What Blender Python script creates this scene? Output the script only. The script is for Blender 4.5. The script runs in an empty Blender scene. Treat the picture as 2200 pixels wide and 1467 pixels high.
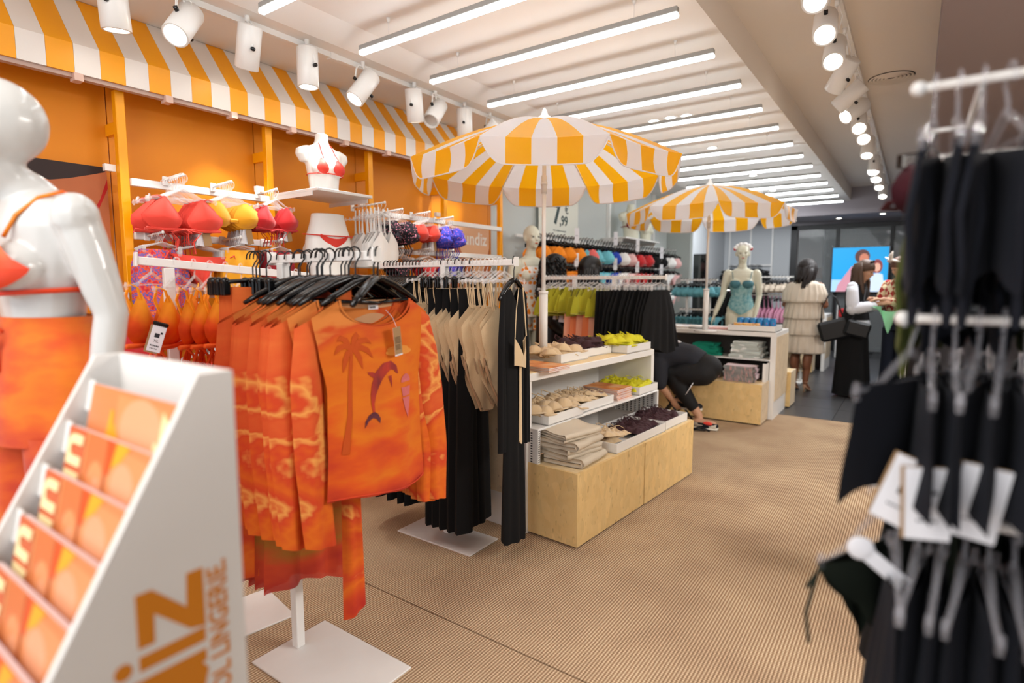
import bpy, math, random
from mathutils import Vector, Matrix, noise
R = math.radians
random.seed(7)
S = bpy.context.scene
COL = S.collection
# ------------------------------------------------------------------ camera
cam = bpy.data.objects.new('camera', bpy.data.cameras.new('camera')); COL.objects.link(cam)
cam.location = (0, 0, 1.42)
cam.rotation_euler = (R(90 - 5.91), 0, R(35.18))
cam.data.sensor_width = 36; cam.data.lens = 20.0; cam.data.clip_start = .05
cam.data.dof.use_dof = True; cam.data.dof.focus_distance = 2.75; cam.data.dof.aperture_fstop = 1.5
S.camera = cam
# ------------------------------------------------------------------ world + exposure
W = bpy.data.worlds.new('world'); S.world = W; W.use_nodes = True
W.node_tree.nodes['Background'].inputs[0].default_value = (.93, .96, 1, 1)
W.node_tree.nodes['Background'].inputs[1].default_value = 1.0
S.view_settings.view_transform = 'Standard'; S.view_settings.look = 'None'
S.view_settings.exposure = .25; S.view_settings.gamma = 1; S.view_settings.use_curve_mapping = False
S.cycles.max_bounces = 7; S.cycles.diffuse_bounces = 4; S.cycles.transparent_max_bounces = 12
S.cycles.sample_clamp_indirect = 4.0
TUBE_E, SPOT_E = 10.5, 32.0

def lamp(name, kind, loc, aim, energy, color=(1, .965, .92), **k):
    l = bpy.data.lights.new(name, kind); l.energy = energy; l.color = color
    for a, b in k.items(): setattr(l, a, b)
    o = bpy.data.objects.new(name, l); COL.objects.link(o); o.location = loc
    d = Vector(aim) - Vector(loc); o.rotation_euler = d.to_track_quat('-Z', 'Y').to_euler(); return o

# ------------------------------------------------------------------ materials
def srgb(h):
    if isinstance(h, str):
        h = h.lstrip('#'); c = [int(h[i:i+2], 16) / 255 for i in (0, 2, 4)]
        return tuple(x / 12.92 if x <= .04045 else ((x + .055) / 1.055) ** 2.4 for x in c) + (1,)
    return tuple(h) + (1,) if len(h) == 3 else h
MATS = {}
def mat(name, col, rough=.6, metal=0, emit=0, alpha=1, trans=0, ior=1.45, bump=0, bscale=40, var=0, sheen=0, coat=0, subs=0):
    if name in MATS: return MATS[name]
    m = bpy.data.materials.new(name); m.use_nodes = True; nt = m.node_tree; b = nt.nodes['Principled BSDF']
    c = srgb(col)
    b.inputs['Base Color'].default_value = c; b.inputs['Roughness'].default_value = rough
    b.inputs['Metallic'].default_value = metal; b.inputs['IOR'].default_value = ior
    b.inputs['Transmission Weight'].default_value = trans; b.inputs['Alpha'].default_value = alpha
    b.inputs['Sheen Weight'].default_value = sheen; b.inputs['Coat Weight'].default_value = coat
    if subs: b.inputs['Subsurface Weight'].default_value = subs
    if emit:
        b.inputs['Emission Color'].default_value = c; b.inputs['Emission Strength'].default_value = emit
    if bump or var:
        tc = nt.nodes.new('ShaderNodeTexCoord'); n = nt.nodes.new('ShaderNodeTexNoise')
        n.inputs['Scale'].default_value = bscale; n.inputs['Detail'].default_value = 5
        nt.links.new(tc.outputs['Object'], n.inputs['Vector'])
        if bump:
            bp = nt.nodes.new('ShaderNodeBump'); bp.inputs['Strength'].default_value = bump; bp.inputs['Distance'].default_value = .01
            nt.links.new(n.outputs['Fac'], bp.inputs['Height']); nt.links.new(bp.outputs['Normal'], b.inputs['Normal'])
        if var:
            mx = nt.nodes.new('ShaderNodeMix'); mx.data_type = 'RGBA'
            mx.inputs['A'].default_value = tuple(v * (1 - var) for v in c[:3]) + (1,)
            mx.inputs['B'].default_value = tuple(min(1, v * (1 + var)) for v in c[:3]) + (1,)
            nt.links.new(n.outputs['Fac'], mx.inputs['Factor']); nt.links.new(mx.outputs['Result'], b.inputs['Base Color'])
    MATS[name] = m; return m
def ramp_mat(name, stops, vec='noise', scale=3, rough=.7, detail=4, stretch=(1, 1, 1), distort=0, coord='Object', bump=0, alpha=1, zmix=None, sheen=0):
    """noise (or noise+height) through a colour ramp"""
    if name in MATS: return MATS[name]
    m = bpy.data.materials.new(name); m.use_nodes = True; nt = m.node_tree; b = nt.nodes['Principled BSDF']
    N = nt.nodes.new; L = nt.links.new
    b.inputs['Roughness'].default_value = rough; b.inputs['Alpha'].default_value = alpha; b.inputs['Sheen Weight'].default_value = sheen
    tc = N('ShaderNodeTexCoord'); mp = N('ShaderNodeMapping'); mp.inputs['Scale'].default_value = stretch
    L(tc.outputs[coord], mp.inputs['Vector'])
    if vec == 'voronoi':
        t = N('ShaderNodeTexVoronoi'); t.inputs['Scale'].default_value = scale; out = t.outputs['Distance']
    elif vec == 'wave':
        t = N('ShaderNodeTexWave'); t.inputs['Scale'].default_value = scale; t.inputs['Distortion'].default_value = distort; out = t.outputs['Fac']
    elif vec == 'checker':
        t = N('ShaderNodeTexChecker'); t.inputs['Scale'].default_value = scale; out = t.outputs['Fac']
    else:
        t = N('ShaderNodeTexNoise'); t.inputs['Scale'].default_value = scale; t.inputs['Detail'].default_value = detail
        t.inputs['Distortion'].default_value = distort; out = t.outputs['Fac']
    L(mp.outputs['Vector'], t.inputs['Vector'])
    if zmix:   # (amount, z offset, z scale): adds a height term
        sx = N('ShaderNodeSeparateXYZ'); L(tc.outputs[coord], sx.inputs[0])
        ma = N('ShaderNodeMath'); ma.operation = 'MULTIPLY_ADD'; L(sx.outputs['Z'], ma.inputs[0])
        ma.inputs[1].default_value = zmix[2]; ma.inputs[2].default_value = zmix[1]
        mm = N('ShaderNodeMath'); mm.operation = 'MULTIPLY_ADD'; L(out, mm.inputs[0]); mm.inputs[1].default_value = zmix[0]
        L(ma.outputs[0], mm.inputs[2]); out = mm.outputs[0]
    cr = N('ShaderNodeValToRGB'); e = cr.color_ramp.elements
    while len(e) < len(stops): e.new(.5)
    for i, (p, c) in enumerate(stops): e[i].position = p; e[i].color = srgb(c)
    if vec == 'voronoi' or vec == 'checker': pass
    L(out, cr.inputs['Fac']); L(cr.outputs['Color'], b.inputs['Base Color'])
    if bump:
        bp = N('ShaderNodeBump'); bp.inputs['Strength'].default_value = bump; bp.inputs['Distance'].default_value = .005
        L(t.outputs[0], bp.inputs['Height']); L(bp.outputs['Normal'], b.inputs['Normal'])
    MATS[name] = m; return m

# ------------------------------------------------------------------ mesh builder
class MB:
    def __init__(s): s.v = []; s.f = []; s.m = []; s.sm = []
    def _add(s, vs, fs, mi=0, smooth=False):
        o = len(s.v); s.v += [tuple(v) for v in vs]; s.f += [tuple(i + o for i in f) for f in fs]
        s.m += [mi] * len(fs); s.sm += [smooth] * len(fs); return s
    def box(s, c, d, rot=None, mi=0, bev=0):
        hx, hy, hz = d[0] / 2, d[1] / 2, d[2] / 2
        if bev:
            b = min(bev, hx * .9, hy * .9, hz * .9); vs = []; 
            for sx in (-1, 1):
                for sy in (-1, 1):
                    for sz in (-1, 1):
                        vs += [(sx * hx, sy * (hy - b), sz * (hz - b)), (sx * (hx - b), sy * hy, sz * (hz - b)), (sx * (hx - b), sy * (hy - b), sz * hz)]
            ix = lambda a, b_, c_, k: (a * 4 + b_ * 2 + c_) * 3 + k
            fs = []
            for a in (0, 1):
                fs += [(ix(a,0,0,0), ix(a,1,0,0), ix(a,1,1,0), ix(a,0,1,0)), (ix(0,a,0,1), ix(1,a,0,1), ix(1,a,1,1), ix(0,a,1,1)), (ix(0,0,a,2), ix(1,0,a,2), ix(1,1,a,2), ix(0,1,a,2))]
                for b_ in (0, 1):
                    fs += [(ix(a,b_,0,0), ix(a,b_,1,0), ix(a,b_,1,1), ix(a,b_,0,1)), (ix(a,0,b_,0), ix(a,1,b_,0), ix(a,1,b_,2), ix(a,0,b_,2)), (ix(0,a,b_,1), ix(1,a,b_,1), ix(1,a,b_,2), ix(0,a,b_,2))]
                    for c_ in (0, 1): fs.append((ix(a,b_,c_,0), ix(a,b_,c_,1), ix(a,b_,c_,2)))
        else:
            vs = [(x, y, z) for x in (-hx, hx) for y in (-hy, hy) for z in (-hz, hz)]
            fs = [(0,1,3,2), (4,6,7,5), (0,4,5,1), (2,3,7,6), (0,2,6,4), (1,5,7,3)]
        M = Matrix.Translation(c) @ (rot.to_4x4() if rot else Matrix())
        return s._add([M @ Vector(v) for v in vs], fs, mi)
    def bx(s, x0, x1, y0, y1, z0, z1, mi=0, bev=0):
        return s.box(((x0+x1)/2, (y0+y1)/2, (z0+z1)/2), (abs(x1-x0), abs(y1-y0), abs(z1-z0)), None, mi, bev)
    def tube(s, pts, r, n=6, mi=0, close=False, cap=True, flat=1.0, up=None):
        pts = [Vector(p) for p in pts]; rs = r if isinstance(r, (list, tuple)) else [r] * len(pts)
        vs = []; N = len(pts); prev = None
        for i, p in enumerate(pts):
            t = (pts[(i + 1) % N] - pts[i - 1]) if (close or 0 < i < N - 1) else (pts[min(i + 1, N - 1)] - pts[max(i - 1, 0)])
            if t.length < 1e-9: t = Vector((0, 0, 1))
            t.normalize()
            if prev is None:
                a = Vector(up) if up else (Vector((0, 0, 1)) if abs(t.z) < .9 else Vector((1, 0, 0)))
            else: a = prev
            u = (a - t * a.dot(t))
            if u.length < 1e-6: u = t.orthogonal()
            u.normalize(); prev = u; w = t.cross(u)
            for k in range(n):
                th = 2 * math.pi * k / n
                vs.append(p + u * math.cos(th) * rs[i] * flat + w * math.sin(th) * rs[i])
        fs = []
        for i in range(N if close else N - 1):
            for k in range(n):
                a, b = i * n + k, i * n + (k + 1) % n; j = (i + 1) % N
                fs.append((a, b, j * n + (k + 1) % n, j * n + k))
        if cap and not close: fs += [tuple(range(n))[::-1], tuple((N - 1) * n + k for k in range(n))]
        return s._add(vs, fs, mi, n > 5)
    def cyl(s, a, b, r, r2=None, n=16, mi=0, cap=True):
        return s.tube([a, b], [r, r if r2 is None else r2], n, mi, cap=cap)
    def ell(s, c, r, rot=None, n=12, m=8, mi=0):
        vs = []; M = rot.to_matrix() if hasattr(rot, 'to_matrix') else (rot or Matrix.Identity(3))
        for j in range(m + 1):
            ph = math.pi * j / m
            for k in range(n):
                th = 2 * math.pi * k / n
                vs.append(Vector(c) + M @ Vector((r[0]*math.sin(ph)*math.cos(th), r[1]*math.sin(ph)*math.sin(th), r[2]*math.cos(ph))))
        fs = [(j*n+k, (j+1)*n+k, (j+1)*n+(k+1)%n, j*n+(k+1)%n) for j in range(m) for k in range(n)]
        return s._add(vs, fs, mi, True)
    def loft(s, secs, n=16, mi=0, cap=True, axis='z', pw=1.0):
        """secs: (cx,cy,cz,rx,ry[,tilt]) elliptical rings"""
        vs = []
        for q in secs:
            cx, cy, cz, rx, ry = q[:5]; tl = q[5] if len(q) > 5 else 0
            for k in range(n):
                th = 2 * math.pi * k / n; c, d = math.cos(th), math.sin(th)
                c = math.copysign(abs(c) ** pw, c); d = math.copysign(abs(d) ** pw, d)
                x, y = rx * c, ry * d
                vs.append((cx + x, cy + y, cz + tl * y))
        N = len(secs)
        fs = [(i*n+k, i*n+(k+1)%n, (i+1)*n+(k+1)%n, (i+1)*n+k) for i in range(N-1) for k in range(n)]
        if cap: fs += [tuple(range(n))[::-1], tuple((N-1)*n+k for k in range(n))]
        return s._add(vs, fs, mi, True)
    def prism(s, poly, fr, th, mi=0):
        """poly 2D -> frame function fr(u,v,w) ; extruded w 0..th"""
        n = len(poly)
        vs = [fr(u, v, 0) for u, v in poly] + [fr(u, v, th) for u, v in poly]
        fs = [tuple(range(n))[::-1], tuple(range(n, 2*n))] + [(i, (i+1) % n, n+(i+1) % n, n+i) for i in range(n)]
        return s._add(vs, fs, mi)
    def grid(s, fn, nu, nv, mi=0, smooth=True):
        vs = [fn(i / nu, j / nv) for j in range(nv + 1) for i in range(nu + 1)]
        fs = [(j*(nu+1)+i, j*(nu+1)+i+1, (j+1)*(nu+1)+i+1, (j+1)*(nu+1)+i) for j in range(nv) for i in range(nu)]
        return s._add(vs, fs, mi, smooth)
    def mesh(s, name, mats):
        me = bpy.data.meshes.new(name); me.from_pydata(s.v, [], s.f)
        for m in (mats if isinstance(mats, (list, tuple)) else [mats]): me.materials.append(m)
        me.polygons.foreach_set('material_index', s.m); me.polygons.foreach_set('use_smooth', s.sm)
        me.update(); return me
    def obj(s, name, mats, parent=None, loc=None, rz=0):
        o = bpy.data.objects.new(name, s.mesh(name, mats)); COL.objects.link(o)
        if parent is not None: o.parent = parent
        if loc is not None: o.location = loc
        if rz: o.rotation_euler.z = rz
        return o
def tag(o, label=None, cat=None, group=None, kind=None):
    if label: o['label'] = label
    if cat: o['category'] = cat
    if group: o['group'] = group
    if kind: o['kind'] = kind
    return o
def empty(name, loc=(0,0,0), rz=0, label=None, cat=None, group=None):
    o = bpy.data.objects.new(name, None); COL.objects.link(o); o.location = loc; o.rotation_euler.z = rz
    return tag(o, label, cat, group)
KIDS = {}
def dup(o, loc=None, rot=None, label=None, group=None, m=None, parent=None, scale=None):
    c = o.copy(); COL.objects.link(c)
    if parent is not None: c.parent = parent
    if loc is not None: c.location = loc
    if rot is not None: c.rotation_euler = rot if isinstance(rot, (tuple, list)) else (0, 0, rot)
    if scale is not None: c.scale = scale if isinstance(scale, tuple) else (scale,) * 3
    if label: c['label'] = label
    if group: c['group'] = group
    if m is not None and c.type == 'MESH':
        c.material_slots[0].link = 'OBJECT'; c.material_slots[0].material = m
    for ch in KIDS.get(o.name, []): dup(ch, parent=c, m=m if (m is not None and ch.get('follow')) else None)
    return c
def kid(parent, child):
    child.parent = parent; KIDS.setdefault(parent.name, []).append(child); return child
PROTO = []
def proto(o): PROTO.append(o); return o
def drop_protos():
    def rm(o):
        for ch in KIDS.get(o.name, []): rm(ch)
        bpy.data.objects.remove(o, do_unlink=True)
    for o in PROTO: rm(o)
def text_mesh(txt, size, mats, name='lettering', bold=0.0, ext=.0006, shear=0, align='LEFT', space=1.0):
    cu = bpy.data.curves.new(name, 'FONT'); cu.body = txt; cu.size = size; cu.offset = bold; cu.extrude = ext
    cu.align_x = align; cu.shear = shear; cu.space_character = space; cu.resolution_u = 3
    o = bpy.data.objects.new(name, cu); COL.objects.link(o); bpy.context.view_layer.update()
    me = bpy.data.meshes.new_from_object(o.evaluated_get(bpy.context.evaluated_depsgraph_get()))
    bpy.data.objects.remove(o, do_unlink=True); me.name = name
    me.materials.clear(); me.materials.append(mats)
    r = bpy.data.objects.new(name, me); COL.objects.link(r); return r
def put_text(txt, size, m, origin, right, up, parent=None, **k):
    o = text_mesh(txt, size, m, **k); r = Vector(right).normalized(); u = Vector(up).normalized(); n = r.cross(u)
    M = Matrix((r, u, n)).transposed().to_4x4(); M.translation = Vector(origin); o.matrix_world = M
    if parent is not None:
        o.parent = parent; o.matrix_parent_inverse = Matrix()
    return o
def interp(tab, z):
    if z >= tab[0][0]: return tab[0][1:]
    for a, b in zip(tab, tab[1:]):
        if z >= b[0]:
            k = (a[0] - z) / (a[0] - b[0] + 1e-9); k = k * k * (3 - 2 * k) * .5 + k * .5
            return tuple(p + (q - p) * k for p, q in zip(a[1:], b[1:]))
    return tab[-1][1:]
def cloth(b, prof, topf, botf, nu=16, nv=14, amp=.004, k=3, ph=0, topb=None, botb=None, mi=0, yoff=0, grow=True):
    """garment tube seen from the front (-y). prof rows: (z, xl, xr, depth), z falling."""
    for s in (1, -1):
        tf = topf if s > 0 or topb is None else topb; bf = botf if s > 0 or botb is None else botb
        def fn(u, v, s=s, tf=tf, bf=bf):
            t = 2 * u - 1; z = tf(t) + (bf(t) - tf(t)) * v
            xl, xr, d = interp(prof, z)
            x = xl + (xr - xl) * u
            g = (v if grow else 1)
            y = -s * d * (1 - abs(t) ** 2.5) + amp * g * (math.sin(k * math.pi * t + ph + 1.2 * v) + .5 * math.sin(2.3 * k * t + 4 * v + ph * 2)) * (1 - .3 * abs(t))
            return (x, y + yoff, z)
        b.grid(fn, nu, nv, mi)
    return b
# ================================================================== MATERIALS
M = {}
M['white'] = mat('white_paint', '#eae8e4', .45)
M['whitem'] = mat('white_metal', '#ecebe8', .35, coat=.2)
M['ceil'] = mat('ceiling_paint', '#f1ede8', .8)
M['ceil2'] = mat('upper_ceiling_paint', '#f0e8df', .8)
M['bulk'] = mat('bulkhead_grey', '#8d8082', .7)
M['wall'] = mat('wall_grey', '#c9cfcd', .8)
M['wallb'] = mat('wall_back_grey', '#b9bdc0', .8)
M['orange'] = mat('orange_paint', '#e08804', .55)
M['post'] = mat('yellow_post', '#f5a300', .4)
M['awn_y'] = mat('awning_yellow', '#f7a505', .4)
M['awn_w'] = mat('awning_white', '#e8e2dc', .4)
M['black'] = mat('black_plastic', '#0b0b0d', .18)
M['blackm'] = mat('black_metal', '#101114', .45)
M['blackc'] = mat('black_cloth', '#060608', .95)
M['navy'] = mat('navy_cloth', '#070b17', .95)
M['green_d'] = mat('dark_green_cloth', '#121c10', .9)
M['olive'] = mat('olive_cloth', '#454c1c', .9)
M['clear_low'] = mat('shaded_clear_plastic', '#c8c8d0', .1, alpha=.16)  # clear hanger plastic made dimmer for the low light at the navy rack
M['clear'] = mat('clear_plastic', '#ffffff', .08, alpha=.32, ior=1.4)
M['clearf'] = mat('frosted_clear_plastic', '#f1efee', .12, alpha=.27)
M['lens'] = mat('lamp_lens', '#fff6e8', .3, emit=14)
M['lensoff'] = mat('lamp_lens_unlit', '#c9c6c0', .15)
M['tube'] = mat('tube_diffuser', '#f4fbff', .3, emit=TUBE_E)
M['tile'] = mat('dark_floor_tile', '#4a4a4c', .35, bump=.05, bscale=12, var=.12)
M['grout'] = mat('dark_grout', '#2c2c2e', .8)
M['mann'] = mat('mannequin_gloss', '#cfd0ce', .25, coat=.4)
M['manng'] = mat('mannequin_matt', '#d9d8c4', .4)
M['manw'] = mat('torso_form_white', '#eeede9', .4)
M['glass'] = mat('storefront_glass', '#dfe8ea', .02, alpha=.12)
M['kraft'] = mat('kraft_card', '#a5835c', .8)
M['tagw'] = mat('tag_white', '#e9e9ee', .7)
M['ink'] = mat('print_ink', '#2a2a30', .8)
M['skin'] = mat('skin_light', '#c99a7c', .5, subs=.05)
M['skin2'] = mat('skin_tan', '#8d5a40', .5, subs=.05)
M['hairb'] = mat('hair_dark', '#1d1413', .45, bump=.6, bscale=90)
M['hairl'] = mat('hair_brown', '#4a3322', .45, bump=.6, bscale=90, var=.3)
M['chrome'] = mat('chrome', '#b9b9bd', .15, metal=1)
M['coral'] = mat('coral_cloth', '#e5402f', .75, sheen=.3)
M['mustard'] = mat('mustard_cloth', '#eda30c', .75, sheen=.3)
M['red'] = mat('red_cloth', '#c40e16', .75, sheen=.3)
M['dred'] = mat('deep_red_cloth', '#8c0f1c', .8)
M['beige'] = mat('beige_rib_cloth', '#d6bb93', .85, bump=.15, bscale=250, sheen=.3)
M['beiged'] = mat('beige_lining', '#b39474', .9)
M['plum'] = mat('plum_cloth', '#3a1d23', .85)
M['lime'] = mat('lime_cloth', '#a9a312', .8, bump=.1, bscale=250, sheen=.4)
M['limeb'] = mat('bright_lime_cloth', '#cfc81e', .8)
M['teal'] = mat('teal_cloth', '#5d9aa5', .8)
M['tealg'] = mat('emerald_cloth', '#0b8f74', .8)
M['sky'] = mat('sky_blue_cloth', '#6fc0cf', .8)
M['cob'] = mat('cobalt_cloth', '#1d3fae', .8)
M['wcloth'] = mat('white_cloth', '#f1efec', .85, sheen=.3)
M['pink'] = mat('pale_pink_cloth', '#e7b7b4', .85)
M['rose'] = mat('rose_cloth', '#e06a66', .8)
M['cream'] = mat('cream_cloth', '#d9cbb8', .85)
M['lilac'] = mat('lilac_pink_cloth', '#cf8fa9', .85)
M['orangec'] = mat('orange_cloth', '#f08a12', .8)
M['peach'] = mat('peach_cloth', '#f3b294', .85)
M['yel_u'] = mat('parasol_yellow', '#ffbb14', .45); M['whi_u'] = mat('parasol_white', '#f3f1f4', .5)
for k in ('yel_u', 'whi_u'):     # woven cloth lets light through
    nt = M[k].node_tree; p = nt.nodes['Principled BSDF']; t = nt.nodes.new('ShaderNodeBsdfTranslucent')
    t.inputs[0].default_value = p.inputs['Base Color'].default_value
    mx = nt.nodes.new('ShaderNodeMixShader'); mx.inputs[0].default_value = .5
    nt.links.new(p.outputs[0], mx.inputs[1]); nt.links.new(t.outputs[0], mx.inputs[2]); nt.links.new(mx.outputs[0], nt.nodes['Material Output'].inputs[0])
# sunset dye print
SUN = [(.0, '#7a1218'), (.2, '#a82414'), (.38, '#c83c0e'), (.50, '#d85404'), (.64, '#dd7202'), (.80, '#d66204'), (.92, '#cc4a10'), (1, '#dc8238')]
M['dye'] = ramp_mat('sunset_dye', SUN, scale=3.2, detail=4, stretch=(1, 1, 2.4), zmix=(1.25, .43, .85), rough=.85)
M['dye2'] = ramp_mat('sunset_dye_bold', [(.0, '#8f1320'), (.22, '#b52414'), (.38, '#cf430c'), (.52, '#e06a08'), (.64, '#cf3f12'), (.70, '#ea9f4c'), (.74, '#d24c18'), (1, '#e2702c')], scale=3.0, detail=4, stretch=(1.2, 1.2, 1.7), zmix=(1.35, .25, .45), rough=.85, distort=.2)
M['dyer'] = ramp_mat('sunset_dye_sheer', [(.0, '#7d0f18'), (.45, '#a81f1a'), (.6, '#c9441c'), (.72, '#a86b1e'), (1, '#c8461f')], scale=2.5, detail=3, stretch=(1, 1, 2.2), rough=.85, zmix=(1, .9, .7), alpha=.93)
M['dyeo'] = ramp_mat('orange_yellow_dye', [(.2, '#dc2a0c'), (.42, '#f25a08'), (.62, '#fb8a08'), (.85, '#ffa814')], scale=9, detail=3, zmix=(1.0, .55, 2.2), rough=.7)
M['moire'] = M['dye']
M['floral'] = ramp_mat('floral_print', [(.3, '#c41f3c'), (.42, '#e2582a'), (.52, '#3a5fae'), (.6, '#d83a52'), (.75, '#f08a4a')], scale=38, detail=1, rough=.8)
def dots(name, base, dot, scale=60, lim=.28):
    if name in MATS: return MATS[name]
    m = mat(name, base, .85); nt = m.node_tree; N = nt.nodes.new; L = nt.links.new
    v = N('ShaderNodeTexVoronoi'); v.inputs['Scale'].default_value = scale; tc = N('ShaderNodeTexCoord')
    L(tc.outputs['Object'], v.inputs['Vector']); c = N('ShaderNodeMath'); c.operation = 'LESS_THAN'; c.inputs[1].default_value = lim
    L(v.outputs['Distance'], c.inputs[0]); mx = N('ShaderNodeMix'); mx.data_type = 'RGBA'
    mx.inputs['A'].default_value = srgb(base); mx.inputs['B'].default_value = srgb(dot)
    L(c.outputs[0], mx.inputs['Factor']); L(mx.outputs['Result'], nt.nodes['Principled BSDF'].inputs['Base Color']); return m
M['polka'] = dots('polka_dark', '#1b1520', '#e58aa0', 75); M['polkab'] = dots('polka_blue', '#3a40b8', '#d87ab0', 75)
M['floralw'] = dots('floral_white', '#f3efe8', '#f08a1a', 22, .42)
M['check'] = ramp_mat('checked_terry', [(.49, '#f2f3ef'), (.5, '#c3cbc4')], vec='wave', scale=9, rough=.9)
M['pinkstr'] = ramp_mat('pink_stripe', [(.3, '#eddfe8'), (.5, '#d795ab'), (.7, '#9a9a98')], vec='wave', scale=14, stretch=(.1, .1, 1), rough=.9)
M['towel'] = mat('cream_terry', '#d8cbb6', .95, bump=.5, bscale=220)
M['diamond'] = ramp_mat('diamond_knit', [(.3, '#8f2b26'), (.45, '#d9c6a0'), (.6, '#c8b98c'), (.75, '#7f8a58')], vec='noise', scale=16, detail=0, rough=.9)
def osb(name, c1, c2):
    m = mat(name, c1, .5); nt = m.node_tree; N = nt.nodes.new; L = nt.links.new; b = nt.nodes['Principled BSDF']
    tc = N('ShaderNodeTexCoord'); a = N('ShaderNodeTexVoronoi'); a.inputs['Scale'].default_value = 26; a.inputs['Randomness'].default_value = 1
    n = N('ShaderNodeTexNoise'); n.inputs['Scale'].default_value = 9; n.inputs['Detail'].default_value = 6; n.inputs['Distortion'].default_value = 1.5
    n2 = N('ShaderNodeTexNoise'); n2.inputs['Scale'].default_value = 40; n2.inputs['Detail'].default_value = 2
    mp = N('ShaderNodeMapping'); mp.inputs['Scale'].default_value = (1, 1.0, .45); mp.inputs['Rotation'].default_value = (.3, .5, .4)
    L(tc.outputs['Object'], mp.inputs[0]); L(mp.outputs[0], a.inputs['Vector']); L(tc.outputs['Object'], n.inputs['Vector']); L(mp.outputs[0], n2.inputs['Vector'])
    mx = N('ShaderNodeMix'); mx.data_type = 'RGBA'; mx.inputs['A'].default_value = srgb(c1); mx.inputs['B'].default_value = srgb(c2)
    L(n.outputs['Fac'], mx.inputs['Factor'])
    m2 = N('ShaderNodeMix'); m2.data_type = 'RGBA'; m2.blend_type = 'MULTIPLY'; m2.inputs['Factor'].default_value = .16
    bw_ = N('ShaderNodeRGBToBW'); L(a.outputs['Color'], bw_.inputs[0]); L(mx.outputs['Result'], m2.inputs['A']); L(bw_.outputs[0], m2.inputs['B'])
    cr = N('ShaderNodeValToRGB'); cr.color_ramp.elements[0].position = .27; cr.color_ramp.elements[0].color = srgb('#8a6030'); cr.color_ramp.elements[1].position = .36; cr.color_ramp.elements[1].color = (1, 1, 1, 1)
    L(n2.outputs['Fac'], cr.inputs['Fac']); m3 = N('ShaderNodeMix'); m3.data_type = 'RGBA'; m3.blend_type = 'MULTIPLY'; m3.inputs['Factor'].default_value = .38
    L(m2.outputs['Result'], m3.inputs['A']); L(cr.outputs['Color'], m3.inputs['B']); L(m3.outputs['Result'], b.inputs['Base Color']); return m
M['osb'] = osb('osb_board', '#e8c07c', '#f3d59a'); M['osbp'] = osb('osb_board_pale', '#e4cca8', '#efdcbf'); M['osbend'] = mat('board_edge', '#e8cfa2', .7, var=.2, bscale=60)
def carpet():
    m = mat('woven_carpet', '#c9a882', .95); nt = m.node_tree; N = nt.nodes.new; L = nt.links.new; b = nt.nodes['Principled BSDF']
    tc = N('ShaderNodeTexCoord')
    w = N('ShaderNodeTexWave'); w.bands_direction = 'X'; w.inputs['Scale'].default_value = 25; w.inputs['Distortion'].default_value = .25; w.inputs['Detail'].default_value = 2; w.inputs['Detail Scale'].default_value = 30
    w2 = N('ShaderNodeTexWave'); w2.bands_direction = 'Y'; w2.inputs['Scale'].default_value = 30; w2.inputs['Distortion'].default_value = .4
    n = N('ShaderNodeTexNoise'); n.inputs['Scale'].default_value = 2.2; n.inputs['Detail'].default_value = 6
    n3 = N('ShaderNodeTexNoise'); n3.inputs['Scale'].default_value = 260; n3.inputs['Detail'].default_value = 2
    for t in (w, w2, n, n3): L(tc.outputs['Object'], t.inputs['Vector'])
    cr = N('ShaderNodeValToRGB'); e = cr.color_ramp.elements; e[0].position = .02; e[0].color = srgb('#a07f60'); e[1].position = .45; e[1].color = srgb('#c9ab88'); e.new(.8).color = srgb('#dcc19f')
    L(w.outputs['Fac'], cr.inputs['Fac'])
    m1 = N('ShaderNodeMix'); m1.data_type = 'RGBA'; m1.blend_type = 'MULTIPLY'; m1.inputs['Factor'].default_value = .3; L(cr.outputs['Color'], m1.inputs['A']); L(w2.outputs['Color'], m1.inputs['B'])
    m2 = N('ShaderNodeMix'); m2.data_type = 'RGBA'; m2.blend_type = 'OVERLAY'; m2.inputs['Factor'].default_value = .55; L(m1.outputs['Result'], m2.inputs['A']); L(n.outputs['Fac'], m2.inputs['B'])
    m4 = N('ShaderNodeMix'); m4.data_type = 'RGBA'; m4.blend_type = 'OVERLAY'; m4.inputs['Factor'].default_value = .35; L(m2.outputs['Result'], m4.inputs['A']); L(n3.outputs['Fac'], m4.inputs['B'])
    L(m4.outputs['Result'], b.inputs['Base Color'])
    bp = N('ShaderNodeBump'); bp.inputs['Strength'].default_value = .7; bp.inputs['Distance'].default_value = .004; L(w.outputs['Fac'], bp.inputs['Height']); L(bp.outputs['Normal'], b.inputs['Normal'])
    return m
M['carpet'] = carpet()

# ================================================================== ROOM
XL = -3.62; YB = 13.6
def struct(name, b, m, parent=None):
    o = b.obj(name, m, parent)
    if parent is None: o['kind'] = 'structure'
    return o
fl = struct('floor', MB().bx(-4.2, 3.2, -1.6, 16.5, -.12, -.012), M['grout'])
struct('carpet', MB().bx(-4.0, 3.2, -1.6, 1.698, -.012, 0), M['carpet'], fl); struct('carpet', MB().bx(-4.0, 3.2, 1.704, 6.62, -.012, 0), M['carpet'], fl)
tb = None; n = 0
for i in range(8):
    for j in range(12):
        x0, y0 = -3.62 + .6 * i, 6.625 + .6 * j
        if y0 + .6 > 13.9: continue
        if tb is None: tb = MB().bx(-.297, .297, -.297, .297, -.012, 0).obj('tile', M['tile'], fl); tb.location = (x0 + .3, y0 + .3, 0)
        else: o = tb.copy(); COL.objects.link(o); o.location = (x0 + .3, y0 + .3, 0)
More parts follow.
